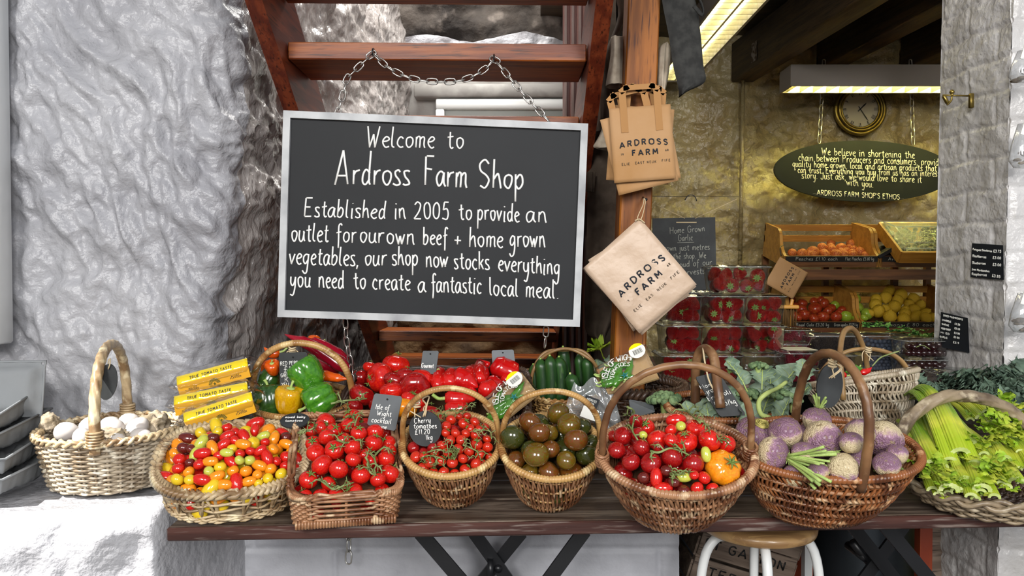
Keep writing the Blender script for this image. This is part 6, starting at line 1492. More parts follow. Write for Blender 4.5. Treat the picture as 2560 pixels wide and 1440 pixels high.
QB.weave_h(38,12,.0038,'wicker_dark',amp=.005,rs=.004); QB.base('wicker_dark'); QB.rim(.0085,'wicker_red','wrap',amp=.35); QB.liner(.05,.0); 
m=MB(); QY=QB.rc.y-.03
Mi=QB.root.matrix_basis if False else (Matrix.Translation(QB.loc)@QB.R.to_4x4()).inverted()
m.tube(cr([Mi@P(x,y,QY+d) for x,y,d in((1738,1015,.02),(1738,960,.02),(1742,905,.01),(1752,876,0),(1768,872,-.02),(1782,890,-.04),(1790,930,-.06),(1796,975,-.08),(1800,1020,-.09))],4),.0115,10,rf=lambda i,ph:1+.08*math.sin(i*.6+ph)); m.build('handle',MT['branch'],QB.root)
m=MB(); m.tube(cr([Mi@P(x,y,QY-.07+d) for x,y,d in((1757,870,.05),(1762,905,.02),(1772,950,0),(1790,985,-.01))],4),.0022,5); m.build('tied_string',MT['twine'],QB.root)
broc(1663,1015,1.86,.040,'blue-green broccoli head behind the back of the mixed trug',1)
broc(1895,925,QY+.02,.022,'small broccoli head among the leaves, highest up',3); broc(1945,1000,QY-.04,.030,'broccoli head right of the curved stalk',4); broc(1980,1010,QY-.03,.022,'small broccoli head beside the chilli basket',5); broc(1870,1000,QY+.01,.030,'broccoli head behind the big round leaf',6)
gl='leaves around the broccoli'
for k,(x,y,dy,an,pi_,sc,lb) in enumerate(((1730,1035,-.03,20,80,.62,'small leaf left of the black broccoli slate'),(1750,1030,-.05,-40,70,.7,'leaf bending over the trug handle'),(1775,1045,-.06,10,85,.72,'leaf in front of the lower left corner of the slate'),(1885,1060,-.09,15,88,1.0,'big round leaf in front of the broccoli'),(1900,1000,.0,-60,70,.9,'leaf spreading right along the back of the broccoli'),(1925,965,.02,-20,75,1.0,'leaf standing at the back right of the broccoli'),(1950,960,.03,-70,60,.9,'dark leaf behind the hazel handle foot'),(1860,945,.0,40,60,.7,'leaf at the top left of the broccoli'),(1905,945,-.01,-20,50,.6,'frilly leaf at the very top of the broccoli'),(1985,985,-.01,-80,70,.7,'leaf poking out beside the chilli basket'),(1840,1000,-.02,35,75,.7,'leaf against the right edge of the black slate'),(1945,1035,-.08,-75,82,.8,'leaf under the curved pale stalk'),(2010,920,.0,-10,75,.5,'small pale leaf sticking up behind the chilli basket'))):
    leaf(x,y,QY+dy,an,pi_,sc,k,lb,group=gl)
m=MB(); m.tube(cr([P(1925,1045,QY-.11),P(1902,1035,QY-.12),P(1897,1005,QY-.12),P(1915,985,QY-.12),P(1945,970,QY-.08),P(1965,955,QY-.05)],4),[.006]*4+[.0055]*10+[.0045]*7,8); tag(m.build('leaf_stalk',MT['vein']),'thick curved pale green leaf stalk in front of the broccoli','stalk')
# leaves behind by the post foot
for k,(x,y,an,pi_,sc,lb) in enumerate(((1500,925,12,82,.85,'dark grey-green leaf left of the post foot'),(1470,900,40,80,.6,'dark leaf beside the cucumber handle'),(1530,905,-30,78,.7,'dark leaf overlapping the post foot'))): leaf(x,y,2.16,an,pi_,sc,k,lb,name='cauliflower_leaf',group='dark leaves by the post foot')
m=MB(); R_=random.Random(3)
def petal(m,c,d,L_,W_):
    s=d.cross(Vector((.1,.2,1))).normalized(); m.grid(lambda u,v:c+d*(v*L_)+s*((u-.5)*2*W_*math.sin(PI*(.08+.85*v)))+Vector((0,0,.004*math.sin(8*v+u*7))),6,8)
for k in range(9): petal(m,Vector((0,0,0)),Vector((R_.uniform(-1,1),R_.uniform(-.6,.2),R_.uniform(-.6,1))).normalized(),.04,.010)
tag(m.build('squash_flower',MT['celery_leaf'],loc=P(1500,872,2.2)),'yellow-green flower showing below the hanging apron','flower')
# ================================================================= CHILLI BASKET
HB=Bk('chilli_basket','pale fan-woven willow basket with hazel handle holding chillies, above the swedes',.140,.088,.150,.38,2.1,-9,0,(2150,945),z0=.893,p=.6,roll=-9)
HB.weave_herring(128,7,.0027,'wicker_grey',amp=.0045,rh=.0038,zz=.05); HB.base('wicker_grey'); HB.rim(.0065,'wicker_grey','wrap',amp=.3); HB.liner(.012,.0)
m=MB(); Mi=(Matrix.Translation(HB.loc)@HB.R.to_4x4()).inverted(); HY=HB.rc.y
m.tube(cr([Mi@P(x,y,HY+d) for x,y,d in((2108,1000,-.10),(2103,930,-.09),(2100,880,-.07),(2108,835,-.03),(2125,820,0),(2145,838,.03),(2160,875,.06),(2170,925,.08))],5),.0068,10,rf=lambda i,ph:1+.06*math.sin(i*.7+ph)); m.build('handle',MT['branch_pale'],HB.root)
m=MB(); m.tube(cr([Mi@P(x,y,HY+.05) for x,y in((2050,935),(2075,905),(2115,880),(2165,872),(2215,880),(2250,900),(2272,930))],5),.0095,10,flat=.6); m.build('rim_hoop',MT['branch_pale'],HB.root)
for k in range(5): pass
tie(2166,872,HY+.03,'knotted twine where the two hoops of the chilli basket cross')
for (pts,mt,lb) in (([(2150,932),(2168,928),(2180,918)],'pep_red','red chilli lying on the chilli basket rim'),([(2140,922),(2125,928),(2112,930)],'pep_green','green chilli beside the red one'),([(2130,918),(2145,922),(2158,920)],'pep_green','second green chilli on top'),([(2115,938),(2100,936),(2090,930)],'pep_red','small red chilli at the left of the chilli basket')):
    long_pepper('chilli',mt,[P(x,y,HY-.055) for x,y in pts],.0085,lb,'chilli',blunt=.2)
m=MB(); m.tube(cr([P(2180,916,HY-.05),P(2200,895,HY-.05),P(2225,885,HY-.05),P(2248,878,HY-.05)],4),.0018,5); tag(m.build('chilli_stalk',MT['stalk']),'thin green chilli stalk reaching right','stalk')
# ================================================================= CELERY TRAY
VB=Bk('celery_tray','wide shallow grey willow tray with twisted grey handle full of celery at the right',.215,.150,.05,.80,2.3,13,-4,(2500,1180),p=.9,z0=TZ)
VB.weave_h(44,6,.0042,'wicker_taupe',amp=.005,rs=.004,t0=.05,t1=.95); VB.base('wicker_taupe'); VB.rim(.0105,'wicker_taupe','braid',wr=8)
m=MB()
for k in range(14): 
    f=(k+1)/15; m.tube([VB.C(2*PI*i/120,0)*f+Vector((0,0,.006+.003*math.cos(22*2*PI*i/120+PI*k))) for i in range(120)],.0045,5,closed=True)
m.build('woven_floor',MT['wicker_dark'],VB.root)
Mi=(Matrix.Translation(VB.loc)@VB.R.to_4x4()).inverted()
m=MB(); VY=VB.rc.y
hp=[Mi@P(x,y,VY+d) for x,y,d in((2236,1120,-.05),(2250,1085,-.02),(2285,1035,0),(2350,995,.01),(2410,990,.02),(2470,1000,.02),(2530,1030,.03),(2600,1090,.02),(2680,1180,.0))]
m.tube(cr(hp,8),.0128,20,rf=lambda i,ph:1+.34*(abs(math.cos(2.5*ph+i*.42))-.6)); m.build('handle',MT['wicker_taupe'],VB.root)
def rib(m,a,b,w,seed,cu=0.0):
    """celery rib: C-shaped channel from far end a to cut end b"""
    d=(b-a); L_=d.length; t=d.normalized(); s=t.cross(Vector((0,0,1))).normalized(); n=s.cross(t)
    arc=cu
    K=10; J=20; rows=[]
    for k in range(K+1):
        f=k/K; c=a+d*f+n*((.012+arc)*math.sin(PI*f**.7)); ww=w*(.66+.34*f); R=[]
        for j in range(J+1):
            th=PI*(j/J)*1.15-.2; gq=1+.075*(j%2); R.append(m.v(c+s*math.cos(th)*ww*gq+n*math.sin(th)*ww*.8*gq))
        for j in range(J,-1,-1):
            th=PI*(j/J)*1.15-.2; R.append(m.v(c+s*math.cos(th)*ww*.60+n*(math.sin(th)*ww*.75*.50-.001)))
        rows.append(R)
    q=len(rows[0])
    for k in range(K):
        for j in range(q): m.f(rows[k][j],rows[k][(j+1)%q],rows[k+1][(j+1)%q],rows[k+1][j])
    m.f(*rows[0][::-1]); I=m.cur; m.cur=1
    for j in range(J): m.f(rows[K][j],rows[K][j+1],rows[K][q-2-j],rows[K][q-1-j])
    m.cur=I
def cleaf(m,c,s,R_):
    for k in range(3):
        a=R_.uniform(0,6.28); d=Vector((math.cos(a),math.sin(a)*.7-.3,R_.uniform(.0,.8))).normalized(); sd=d.cross(Vector((0,0,1))).normalized(); L_=s*R_.uniform(.7,1.2)
        P0=c; mid=c+d*L_*.5+Vector((0,0,s*.15)); e=c+d*L_
        pts=[(P0,.06),(c+d*L_*.25,.30),(mid,.20),(c+d*L_*.62,.42),(c+d*L_*.8,.22),(e,.03)]
        A=[m.v(p+sd*w*L_+Vector((0,0,s*.08*math.sin(i*2)))) for i,(p,w) in enumerate(pts)]; Bq=[m.v(p-sd*w*L_+Vector((0,0,-s*.06*math.sin(i*2)))) for i,(p,w) in enumerate(pts)]; C_=[m.v(p+Vector((0,0,s*.05))) for p,w in pts]
        for i in range(5): m.f(A[i],A[i+1],C_[i+1],C_[i]); m.f(C_[i],C_[i+1],Bq[i+1],Bq[i])
R_=random.Random(5)
# bunch: (far end px, near cut end px, width px, ribs, far dY, near dY)
ce=[((2290,985),(2402,1145),27,5,.20,-.05,'bright yellow-green celery bunch arching highest under the handle'),((2330,1010),(2430,1125),24,4,.20,-.03,'celery bunch in the centre with long pale ribs'),((2268,1050),(2335,1170),24,3,.16,-.08,'celery bunch at the left edge reaching to the lower rim'),((2305,1030),(2352,1140),18,3,.18,-.02,'slim celery bunch second from the left'),((2385,1010),(2450,1050),19,3,.24,.10,'short celery bunch just under the handle top'),((2410,1005),(2495,1050),19,3,.26,.12,'celery bunch under the right side of the handle'),((2360,1060),(2475,1128),17,4,.16,.02,'dark green celery bunch in the middle shade'),((2440,1010),(2560,1075),17,3,.28,.10,'celery bunch at the upper right with leafy tops'),((2310,1150),(2372,1232),26,5,.02,-.15,'celery head lying lowest left showing its round cut heart'),((2370,1160),(2425,1222),21,3,.02,-.14,'celery bunch low in front with hollow cut ends'),((2410,1150),(2455,1232),24,5,.02,-.15,'celery head at the front with yellow heart leaves'),((2450,1130),(2480,1210),22,3,.04,-.12,'celery bunch front right of centre'),((2470,1110),(2530,1175),19,4,.08,-.06,'celery bunch with pale frilly heart at the right'),((2480,1150),(2550,1222),22,3,.02,-.13,'celery bunch lying low at the right'),((2480,1060),(2560,1120),17,4,.14,.0,'dark leafy celery bunch at the right edge'),((2520,1100),(2600,1190),20,3,.08,-.08,'celery bunch cut off by the right edge of the photo'),((2275,1100),(2300,1190),20,3,.08,-.10,'small celery bunch at the lower left with leafy hearts'),((2340,1080),(2440,1170),18,4,.10,-.06,'celery bunch hidden under the two long bright ones')]
for k,((x0,y0),(x1,y1),w,nr,d0,d1,lb) in enumerate(ce):
    a=P(x0,y0,VY+d0); b=P(x1,y1,VY+d1); c=b.copy(); r=empty('celery_bunch',c); tag(r,lb,'celery','celery bunches in the tray')
    s=(b-a).cross(Vector((0,0,1))).normalized(); m=MB(); wr=w/F*VY*.80
    for j in range(nr):
        o=s*([0,-1.25,1.25,-.6,.6][j]*wr)+Vector((0,0,[.35,-.35,-.3,-.9,-.9][j]*wr)); o2=o*.8
        rib(m,a+o2-c,b+o+(b-a).normalized()*R_.uniform(-.045,.022)-c,wr*([1.0,.66,.7,.5,.5][j])*R_.uniform(.92,1.1),j,.03 if k==0 else 0)
    m.build('ribs',[MT['celery'],MT['celery_cut']],r,smooth=False)
    m=MB()
    for j in range(5): cleaf(m,Vector((R_.uniform(-1,1)*wr*1.5,R_.uniform(-.01,.02),R_.uniform(-.6,1.2)*wr)),.015*R_.uniform(.7,1.2),R_)
    m.build('heart_leaves',MT['celery_leaf'],r)
for k,(x,y,dy,lb) in enumerate(((2500,1060,.02,'leafy celery tops in the middle right of the tray'),(2530,1015,.08,'bright celery leaves sticking up beside the handle'),(2545,1080,.03,'celery leaves at the right edge'),(2480,1085,-.02,'dark celery leaf cluster under the upper right bunches'),(2340,1180,-.15,'bright celery leaves at the lower left'),(2480,1180,-.12,'yellow celery heart leaves at the lower right'))):
    c=P(x,y,VY+dy); m=MB(); 
    for j in range(12): cleaf(m,Vector((R_.uniform(-1,1)*.035,R_.uniform(-.02,.01),R_.uniform(-.02,.02))),.028,R_)
    m.tube(cr([Vector((.03,0,-.02)),Vector((0,0,0)),Vector((-.02,-.01,.015))],3),.003,6)
    o=m.build('celery_leaves',[MT['celery_leaf']],loc=c); tag(o,lb,'celery leaves','loose celery leaf tops')
# ================================================================= KALE
def kale_mesh(seed):
    m=MB(); R_=random.Random(seed)
    for f in range(7):
        a0=R_.uniform(0,6.28); d=Vector((math.cos(a0),math.sin(a0),R_.uniform(.3,1.3))).normalized(); L_=R_.uniform(.06,.09); W=.030; s=d.cross(Vector((0,0,1))).normalized(); n=s.cross(d)
        def g(u,v):
            x=(u-.5)*2; w=W*math.sin(PI*(.12+.8*v))**.5; e=abs(x)**1.5
            return d*(v*L_)+s*(x*w)+n*(e*.010*math.sin(38*v+x*5+f)+e*.007*math.sin(71*v+f*3)+.006*v)+s*(e*.006*math.cos(45*v))
        m.grid(g,14,34)
    return m.mesh('kale_bunch',MT['kale'])
KM=[kale_mesh(s) for s in range(3)]
for k,(x,y,Y,sc,lb) in enumerate(((2315,975,1.98,.9,'curly kale bunch just right of the chilli basket'),(2345,990,1.95,.8,'curly kale behind the arching celery'),(2400,970,2.02,1.0,'dark kale bunch below the cherry punnets'),(2440,965,1.98,1.1,'kale bunch in the middle of the row'),(2480,950,2.0,1.1,'kale bunch with a tall frilly peak'),(2500,985,1.9,1.0,'kale above the right of the twisted handle'),(2530,975,1.95,1.2,'kale bunch near the right edge'),(2555,1010,1.88,1.2,'kale bunch at the right edge'),(2545,1050,1.8,1.1,'lowest kale bunch at the right edge'),(2455,1000,1.9,1.0,'kale tucked right behind the twisted handle'),(2575,960,1.95,1.3,'kale bunch running out of the right side'))):
    o=inst('kale_bunch',KM[k%3],None,P(x,y+25,Y),Euler((0,0,k*1.3)),sc); tag(o,lb,'kale','curly kale behind the celery')
# ================================================================= PUNNETS
def rrect(w,d,r,n=5):
    out=[]
    for cx,cy,a0 in((w/2-r,d/2-r,0),(-w/2+r,d/2-r,90),(-w/2+r,-d/2+r,180),(w/2-r,-d/2+r,270)):
        for k in range(n+1):
            a=math.radians(a0+90*k/n); out.append((cx+r*math.cos(a),cy+r*math.sin(a)))
    return out
def tub_mesh(w,d,h,lidh=.012,ribs=True):
    m=MB(); rings=[]
    def ring(ww,dd,z,amp=0):
        pts=rrect(ww,dd,.02,6); dense=[]
        for i in range(len(pts)):
            a,b=pts[i],pts[(i+1)%len(pts)]; L_=math.hypot(b[0]-a[0],b[1]-a[1]); k=max(1,int(L_/.006))
            for j in range(k): dense.append((a[0]+(b[0]-a[0])*j/k,a[1]+(b[1]-a[1])*j/k))
        return dense
    base=ring(w*.86,d*.86,0); n=len(base)
    lv=[(.86,0,0),(.88,.1,1),(.97,.92,1),(1.0,.95,0),(1.04,.96,0),(1.04,1.0,0)]
    for (f,z,am) in lv:
        R=[]
        for i,(x,y) in enumerate(base):
            s=f/.86*(1+(.012*math.sin(i*1.1) if am else 0)); R.append(m.v((x*s,y*s,z*h)))
        rings.append(R)
    m.f(*rings[0][::-1])
    for a,b in zip(rings,rings[1:]):
        for i in range(n): m.f(a[i],a[(i+1)%n],b[(i+1)%n],b[i])
    body=m.mesh('tub',MT['punnet'])
    m=MB(); R0=[m.v((x*1.04/.86,y*1.04/.86,h)) for x,y in base]; R1=[m.v((x*.98/.86,y*.98/.86,h+lidh*.3)) for x,y in base]; R2=[m.v((x*.92/.86,y*.92/.86,h+lidh)) for x,y in base]
    for a,b in((R0,R1),(R1,R2)):
        for i in range(n): m.f(a[i],a[(i+1)%n],b[(i+1)%n],b[i])
    m.f(*R2); m.cur=1
    m.tube([Vector((x*1.04/.86,y*1.04/.86,h)) for x,y in base[::2]],.0013,5,closed=True); lid=m.mesh('lid',[MT['punnet'],MT['punnet_rim']])
    return body,lid
SB1,SL1=tub_mesh(.118,.17,.080,.006); SB2,SL2=tub_mesh(.175,.12,.076,.006)
RB1,RL1=tub_mesh(.112,.13,.040,.006); BB1,BL1=tub_mesh(.165,.12,.052,.010); HB1,HL1=tub_mesh(.15,.12,.052,.008)
# berries
def straw_mesh():
    m=MB(); pr=[(0,-1.15),(.25,-1.05),(.55,-.7),(.82,-.2),(.98,.3),(.95,.62),(.7,.85),(.3,.88),(0,.84)]; m.lathe(pr,16); return m.mesh('strawberry',MT['straw'])
def straw_cap():
    m=MB()
    for k in range(8):
        a=2*PI*k/8; d=Vector((math.cos(a),math.sin(a),0)); s=Vector((-d.y,d.x,0)); A=[m.v(Vector((0,0,.92))),m.v(d*.3+s*.12+Vector((0,0,.93))),m.v(d*.62+Vector((0,0,.90+.12*(k%2)))),m.v(d*.3-s*.12+Vector((0,0,.93)))]; m.f(*A)
    m.tube([Vector((0,0,.9)),Vector((.05,0,1.25))],.06,5); return m.mesh('green_cap',MT['calyx'])
STM,SCM=straw_mesh(),straw_cap()
def small(name,mat,bump=0,n=12):
    m=MB(); m.lathe([(math.sin(PI*k/8) if 0<k<8 else 0,-math.cos(PI*k/8)) for k in range(9)],n); return m.mesh(name,MT[mat])
def drupe(name,mat):
    m=MB(); 
    for k in range(26):
        z=1-2*(k+.5)/26; a=k*2.4; q=math.sqrt(1-z*z); c=Vector((q*math.cos(a)*.72,q*math.sin(a)*.72,z*.85)); m.lathe([(0,-.26),(.24,-.1),(.24,.1),(0,.26)],6,c=c)
    m.lathe([(0,-.8),(.65,-.3),(.65,.3),(0,.8)],8); return m.mesh(name,MT[mat])
RM,BKM=drupe('raspberry','rasp'),drupe('blackberry','blackb'); BLM=small('blueberry','blueb'); CHM=small('cherry','cherryf',n=18)
def punnet(p,kind,yaw,label,group,seed,body,lid,w,d,h,berry,br,nb,bname,bcat,cap=None,caps=1,lidtag=None,sc=1.15):
    r=empty('punnet',p,(0,0,yaw)); tag(r,label,'punnet',group); inst('tub',body,r); inst('lid',lid,r)
    if lidtag:
        m=MB(); m.box((0,0,h+.0085 if h<.05 else h+.0115),(w*.8,d*.7,.001)); m.build('paper_label',lidtag,r,smooth=False)
    R_=random.Random(seed); its=[]
    Rz=Matrix.Rotation(yaw,3,'Z'); aw,ad=w*.43-br,d*.43-br
    for k in range(nb):
        f=k/nb; its.append([R_.uniform(-aw,aw),(-1 if R_.random()<.55 else R_.uniform(-1,1))*ad,br*1.05+R_.uniform(0,max(.001,h*.92-2.1*br))])
    X=np.array(its); lo=np.array([-aw,-ad,br*1.0+.003]); hi=np.array([aw,ad,h*.97-br])
    for _ in range(40):
        D=X[:,None]-X[None]; dd=np.sqrt((D**2).sum(2))+np.eye(nb); ov=np.clip(2*br*.97-dd,0,None); np.fill_diagonal(ov,0)
        X=X+(D/dd[:,:,None]*(ov*.4)[:,:,None]).sum(1); X[:,2]-=.0006; X=np.clip(X,lo,hi)
    BI=[dict(p=p+Rz@Vector(X[k])) for k in range(nb)]; ordinal_labels(BI,bcat,label.split(' of the')[0].split(' beside')[0].split(' with')[0].split(',')[0].split(' behind')[0])
    for k in range(nb):
        q=p+Rz@Vector(X[k]); o=inst(bname,berry,None,q,Euler((R_.uniform(-2.6,2.6),R_.uniform(-1,1),R_.uniform(0,6.28))),br*R_.uniform(.92,1.1)*(1.0))
        tag(o,BI[k]['label'],bcat,f'{bcat} in punnets')
        if cap: inst('green_cap',cap,o)
Z1=1.001
def at(px,Y): return P(px,900,Y).x
gS='clear punnets of strawberries'
rows=[(0,[(1690,'bottom left'),(1790,'bottom middle'),(1893,'bottom right')]),(1,[(1695,'second row left'),(1798,'second row middle'),(1893,'second row right')]),(2,[(1700,'third row left'),(1797,'third row middle'),(1897,'third row right')])]
k=0
for lv,cols in rows:
    for px,nm in cols:
        Y=2.25; z=Z1+.0875*lv-.012; punnet(Vector((at(px,Y)+.005*math.sin(k*3),Y+.0,z+.004)),'s',rnd.uniform(-.05,.05),f'{nm} strawberry punnet of the stack',gS,k+1,SB1,SL1,.118,.17,.080,STM,.0205,10,'strawberry','strawberry',SCM); k+=1
punnet(Vector((at(1838,2.2),2.2,Z1+.0875*3-.005)),'s',.02,'single strawberry punnet on top of the stack',gS,77,SB2,SL2,.175,.12,.076,STM,.0205,12,'strawberry','strawberry',SCM)
punnet(Vector((at(1745,2.42),2.42,Z1+.0875*2)),'s',.0,'empty-looking strawberry punnet behind the third row',gS,78,SB1,SL1,.118,.17,.080,STM,.0185,6,'strawberry','strawberry',SCM)
paper=M('cream_label','#d9d2b4',.6,.3)
for j,(px,Y,z,nm,lt) in enumerate(((1988,2.18,Z1-.002,'lower raspberry punnet beside the strawberries',None),(1990,2.18,Z1+.046,'upper raspberry punnet with a cream label on its lid',paper),(1975,2.46,Z1+.09,'raspberry punnet further back with a pale lid, under the brush',None),(1975,2.46,Z1-.002,'lowest raspberry punnet of the pile further back',None),(1975,2.46,Z1+.044,'middle raspberry punnet of the pile further back',None))):
    punnet(Vector((at(px,Y),Y,z)),'r',rnd.uniform(-.05,.05),nm,'clear punnets of raspberries',90+j,RB1,RL1,.112,.13,.040,RM,.0115,16,'raspberry','raspberry',None,lidtag=lt)
for j,(px,Y,z,nm) in enumerate(((2062,2.42,Z1,'lower left blackberry punnet'),(2068,2.42,Z1+.062,'upper left blackberry punnet'),)):
    punnet(Vector((at(px,Y),Y,z)),'b',.0,nm,'clear punnets of dark berries',100+j,BB1,BL1,.165,.12,.052,BKM,.0115,34,'blackberry','blackberry')
for j,(px,Y,z,nm) in enumerate(((2195,2.42,Z1,'lower blueberry punnet behind the chilli basket'),(2190,2.42,Z1+.062,'upper blueberry punnet behind the chilli basket'))):
    punnet(Vector((at(px,Y),Y,z)),'b',.0,nm,'clear punnets of dark berries',110+j,BB1,BL1,.165,.12,.052,BLM,.0078,60,'blueberry','blueberry')
for j,(px,Y,z,nm) in enumerate(((2300,2.30,Z1,'lower cherry punnet at the back'),(2300,2.30,Z1+.058,'upper cherry punnet at the back, under the parsley'),(2395,2.12,Z1-.02,'cherry punnet nearest the brick pillar'))):
    punnet(Vector((at(px,Y),Y,z)),'c',-.08,nm,'clear punnets of cherries',120+j,HB1,HL1,.15,.12,.052,CHM,.0115,26,'cherry','cherry')
m=MB(); m.box((0,0,.003),(.17,.13,.02)); p=P(2395,915,2.12)
m=MB()
for k in range(2):
    c=P(2290,868+k*60,2.24); m.tube(cr([c,c+Vector((.02,0,.006)),c+Vector((.04,-.005,-.006))],4),.0012,5)
tag(m.build('cherry_stalks',MT['stalk']),'thin cherry stalks lying beside the cherry punnets','stalk')
# parsley on top of back punnets
R_=random.Random(9)
for k,(px,py,lb) in enumerate(((2185,815,'parsley sprig lying left on the berry punnets'),(2245,828,'parsley sprig lying in the middle of the punnet lids'),(2300,838,'parsley sprig at the right on the cherry punnet'),(2345,852,'parsley sprig tip beside the price card'))):
    m=MB(); 
    for j in range(10): cleaf(m,Vector((R_.uniform(-.035,.035),R_.uniform(-.02,.02),R_.uniform(-.004,.012))),.020,R_)
    m.tube([Vector((-.04,0,-.003)),Vector((0,0,.002)),Vector((.04,0,-.001))],.0012,5); tag(m.build('parsley_sprig',MT['parsley'],loc=P(px,py,2.38)),lb,'parsley','parsley sprigs on the punnets')
# ================================================================= FRUIT CRATES
def crate(cx0,cx1,zf,Yf,label,hh=.17,dd=.30):
    """curved-side pine crate, tilted forward; front bottom edge at height zf, depth Yf"""
    w=cx1-cx0; r=empty('fruit_crate',((cx0+cx1)/2,Yf,zf)); tag(r,label,'crate','curved-side pine fruit crates'); r.rotation_euler=(math.radians(12),0,0)
    t=.014
    prof=[(0,0),(0,.055),(.03,.068),(.065,.10),(.085,.15),(.115,.17),(dd,.17),(dd,0)]
    for sx in(-1,1):
        m=MB(); x=sx*(w/2-t/2)-t/2; q=cr([Vector((x,y,z)) for y,z in prof[1:6]],3); q=[Vector((x,0,0))]+q+[Vector((x,y,z)) for y,z in prof[6:]]; m.slab(q,(t,0,0)); m.build('side_board',MT['crate'],r,smooth=False)
    m=MB(); m.box((0,.006,.027),(w,.012,.054),bev=.002); m.build('front_board',MT['crate_brown'],r,smooth=False)
    for z in(.145,.09): m=MB(); m.box((0,dd-.006,z),(w,.012,.032)); m.build('back_slat',MT['crate'],r,smooth=False)
    m=MB(); m.box((0,dd/2,.006),(w-.02,dd,.012)); m.build('floor_board',MT['crate_brown'],r,smooth=False)
    return r
def chalkstrip(r,w,texts):
    m=MB(); m.box((0,-.0015,.040),(w*.96,.003,.026)); m.build('chalk_strip',MT['black'],r,smooth=False)
    m=MB()
    for s,x0,x1 in texts: write(m,s,(x0*w,-.0035,.034),(x1*w,-.0035,.034),Vector((0,0,1)),Vector((0,-1,0)),.0085,.0011,sp=.8,cap=.8,rng=rnd,k=3)
    m.build('lettering',MT['chalk_dim'],r)
YC=3.55
def X(px,Y=YC): return P(px,680,Y).x
zu=P(2100,668,YC).z; zl=P(2100,832,YC).z
cU=crate(X(1958),X(2196),zu,YC,'upper left pine crate of peaches'); chalkstrip(cU,X(2196)-X(1958),[('Peaches £1.10 each',-.38,.06),('Flat Peaches £5.80 kg',.14,.44)])
cU2=crate(X(2198),X(2436),zu,YC,'upper right pine crate of avocados'); chalkstrip(cU2,X(2436)-X(2198),[('Avocado £1.80 each',-.42,.0)])
cL=crate(X(1975),X(2150),zl,YC,'lower left pine crate of apples'); 
# lower pair
cL2=crate(X(2152),X(2400),zl,YC,'lower right pine crate of lemons')
w=X(2150)-X(1975); chalkstrip(cL,w,[('Royal Gala £3.20 kg',-.42,.05),('Green apples £3.25 kg',.12,.46)])
chalkstrip(cL2,X(2400)-X(2152),[('Lemons £.80 each',-.3,.25)])
# rack behind/under the crates
r=empty('crate_rack',((X(1958)+X(2436))/2,YC+.15,0)); tag(r,'brown slatted wooden rack carrying the pine fruit crates','rack')
xc=r.location.x
for px in(1975,2140,2175,2330,2420):
    m=MB(); m.box((X(px)-xc,.20,zu/2+.02),(.028,.028,zu+.10)); m.build('upright',MT['crate_brown'],r,smooth=False)
for z in(zu-.035,zl-.035):
    m=MB(); m.box((0,-.13,z),(X(2436)-X(1958),.02,.05)); m.build('rail',MT['crate_brown'],r,smooth=False)
    m=MB(); m.box((0,.05,z-.0),(X(2436)-X(1958)-.04,.36,.012)); m.build('shelf_board',MT['crate_brown'],r,smooth=False)
def pile(px,py,Y,r,mesh,name,label,group,cal=None,rot=None,sc=1):
    o=inst(name,mesh,None,P(px,py,Y),rot or Euler((rnd.uniform(-1,1),rnd.uniform(-1,1),rnd.uniform(0,6))),r/F*Y*sc); tag(o,label,name,group); 
    return o
def fm(mat,sq,dim,n=18,lob=0): return tomato_mesh(mat,lob,.03 if lob else 0,sq,dim,n,12,mat)
PEM=fm('peach',.92,.12); APR=fm('apple_red',.88,.22); APG=fm('apple_green',.88,.22); AVM=MB(); AVM.lathe([(0,-1),(.6,-.85),(.95,-.35),(1,0),(.85,.5),(.55,1.0),(.25,1.25),(0,1.3)],16); AVM=AVM.mesh('avocado',MT['avocado']); LEM=MB(); LEM.lathe([(0,-1.32),(.12,-1.22),(.3,-1.05),(.75,-.7),(1,-.0),(.78,.66),(.35,1.0),(.14,1.15),(0,1.28)],16); LEM=LEM.mesh('lemon',MT['lemon'])
O=(1900,500); S=3.13
def grp(lst,Y,mesh,name,desc,where,group,extra=None):
    its=[]
    for (x,y,r) in lst:
        yy=Y+(.08-.24*((y-min(q[1] for q in lst))/max(1,(max(q[1] for q in lst)-min(q[1] for q in lst))))+.12)
        px,py=O[0]+x/S,O[1]+min(y,935 if y>700 else 440)/S-5; its.append(dict(p=P(px,py,yy),r=r/S/F*yy,rr=r/S/F*yy,mesh=mesh,desc=desc))
    relax(its,None,8); ordinal_labels(its,desc,where)
    for i in its: putfruit(name,i,name,group)
    return its
grp([(280,430,34),(325,435,42),(365,445,34),(440,428,52),(500,390,42),(556,355,34),(545,385,34),(578,410,40),(590,448,42),(540,445,36),(640,390,42),(655,445,42),(680,415,30),(735,365,42),(780,375,40),(805,398,40),(735,405,34),(785,430,42),(735,430,34),(870,445,42),(700,445,34),(420,470,28),(625,420,34),(830,440,30),(480,430,34),(690,388,26)],YC+.06,PEM,'peach','orange-red peach','upper left crate','peaches in the upper left crate')
grp([(960,420,40),(1000,400,42),(1030,440,46),(1050,395,42),(1085,400,40),(1110,430,46),(1070,440,42),(980,445,36),(1140,445,30)],YC+.06,AVM,'avocado','dark avocado','upper right crate','avocados in the upper right crate')
grp([(265,845,40),(330,825,42),(325,875,44),(355,920,48),(430,810,34),(430,865,54),(495,825,44),(490,930,50),(530,885,40),(595,930,46),(410,935,40),(640,875,34),(280,920,36),(560,860,34),(620,900,34),(245,800,34),(470,800,34),(300,940,30)],YC+.06,APR,'red_apple','striped red apple','lower left crate','red apples in the lower left crate')
grp([(740,790,44),(665,845,50),(760,855,40),(695,930,50),(740,895,52),(825,905,48),(690,800,34),(790,960,30),(760,950,34),(610,840,36)],YC+.06,APG,'green_apple','green apple','right part of lower left crate','green apples in the lower left crate')
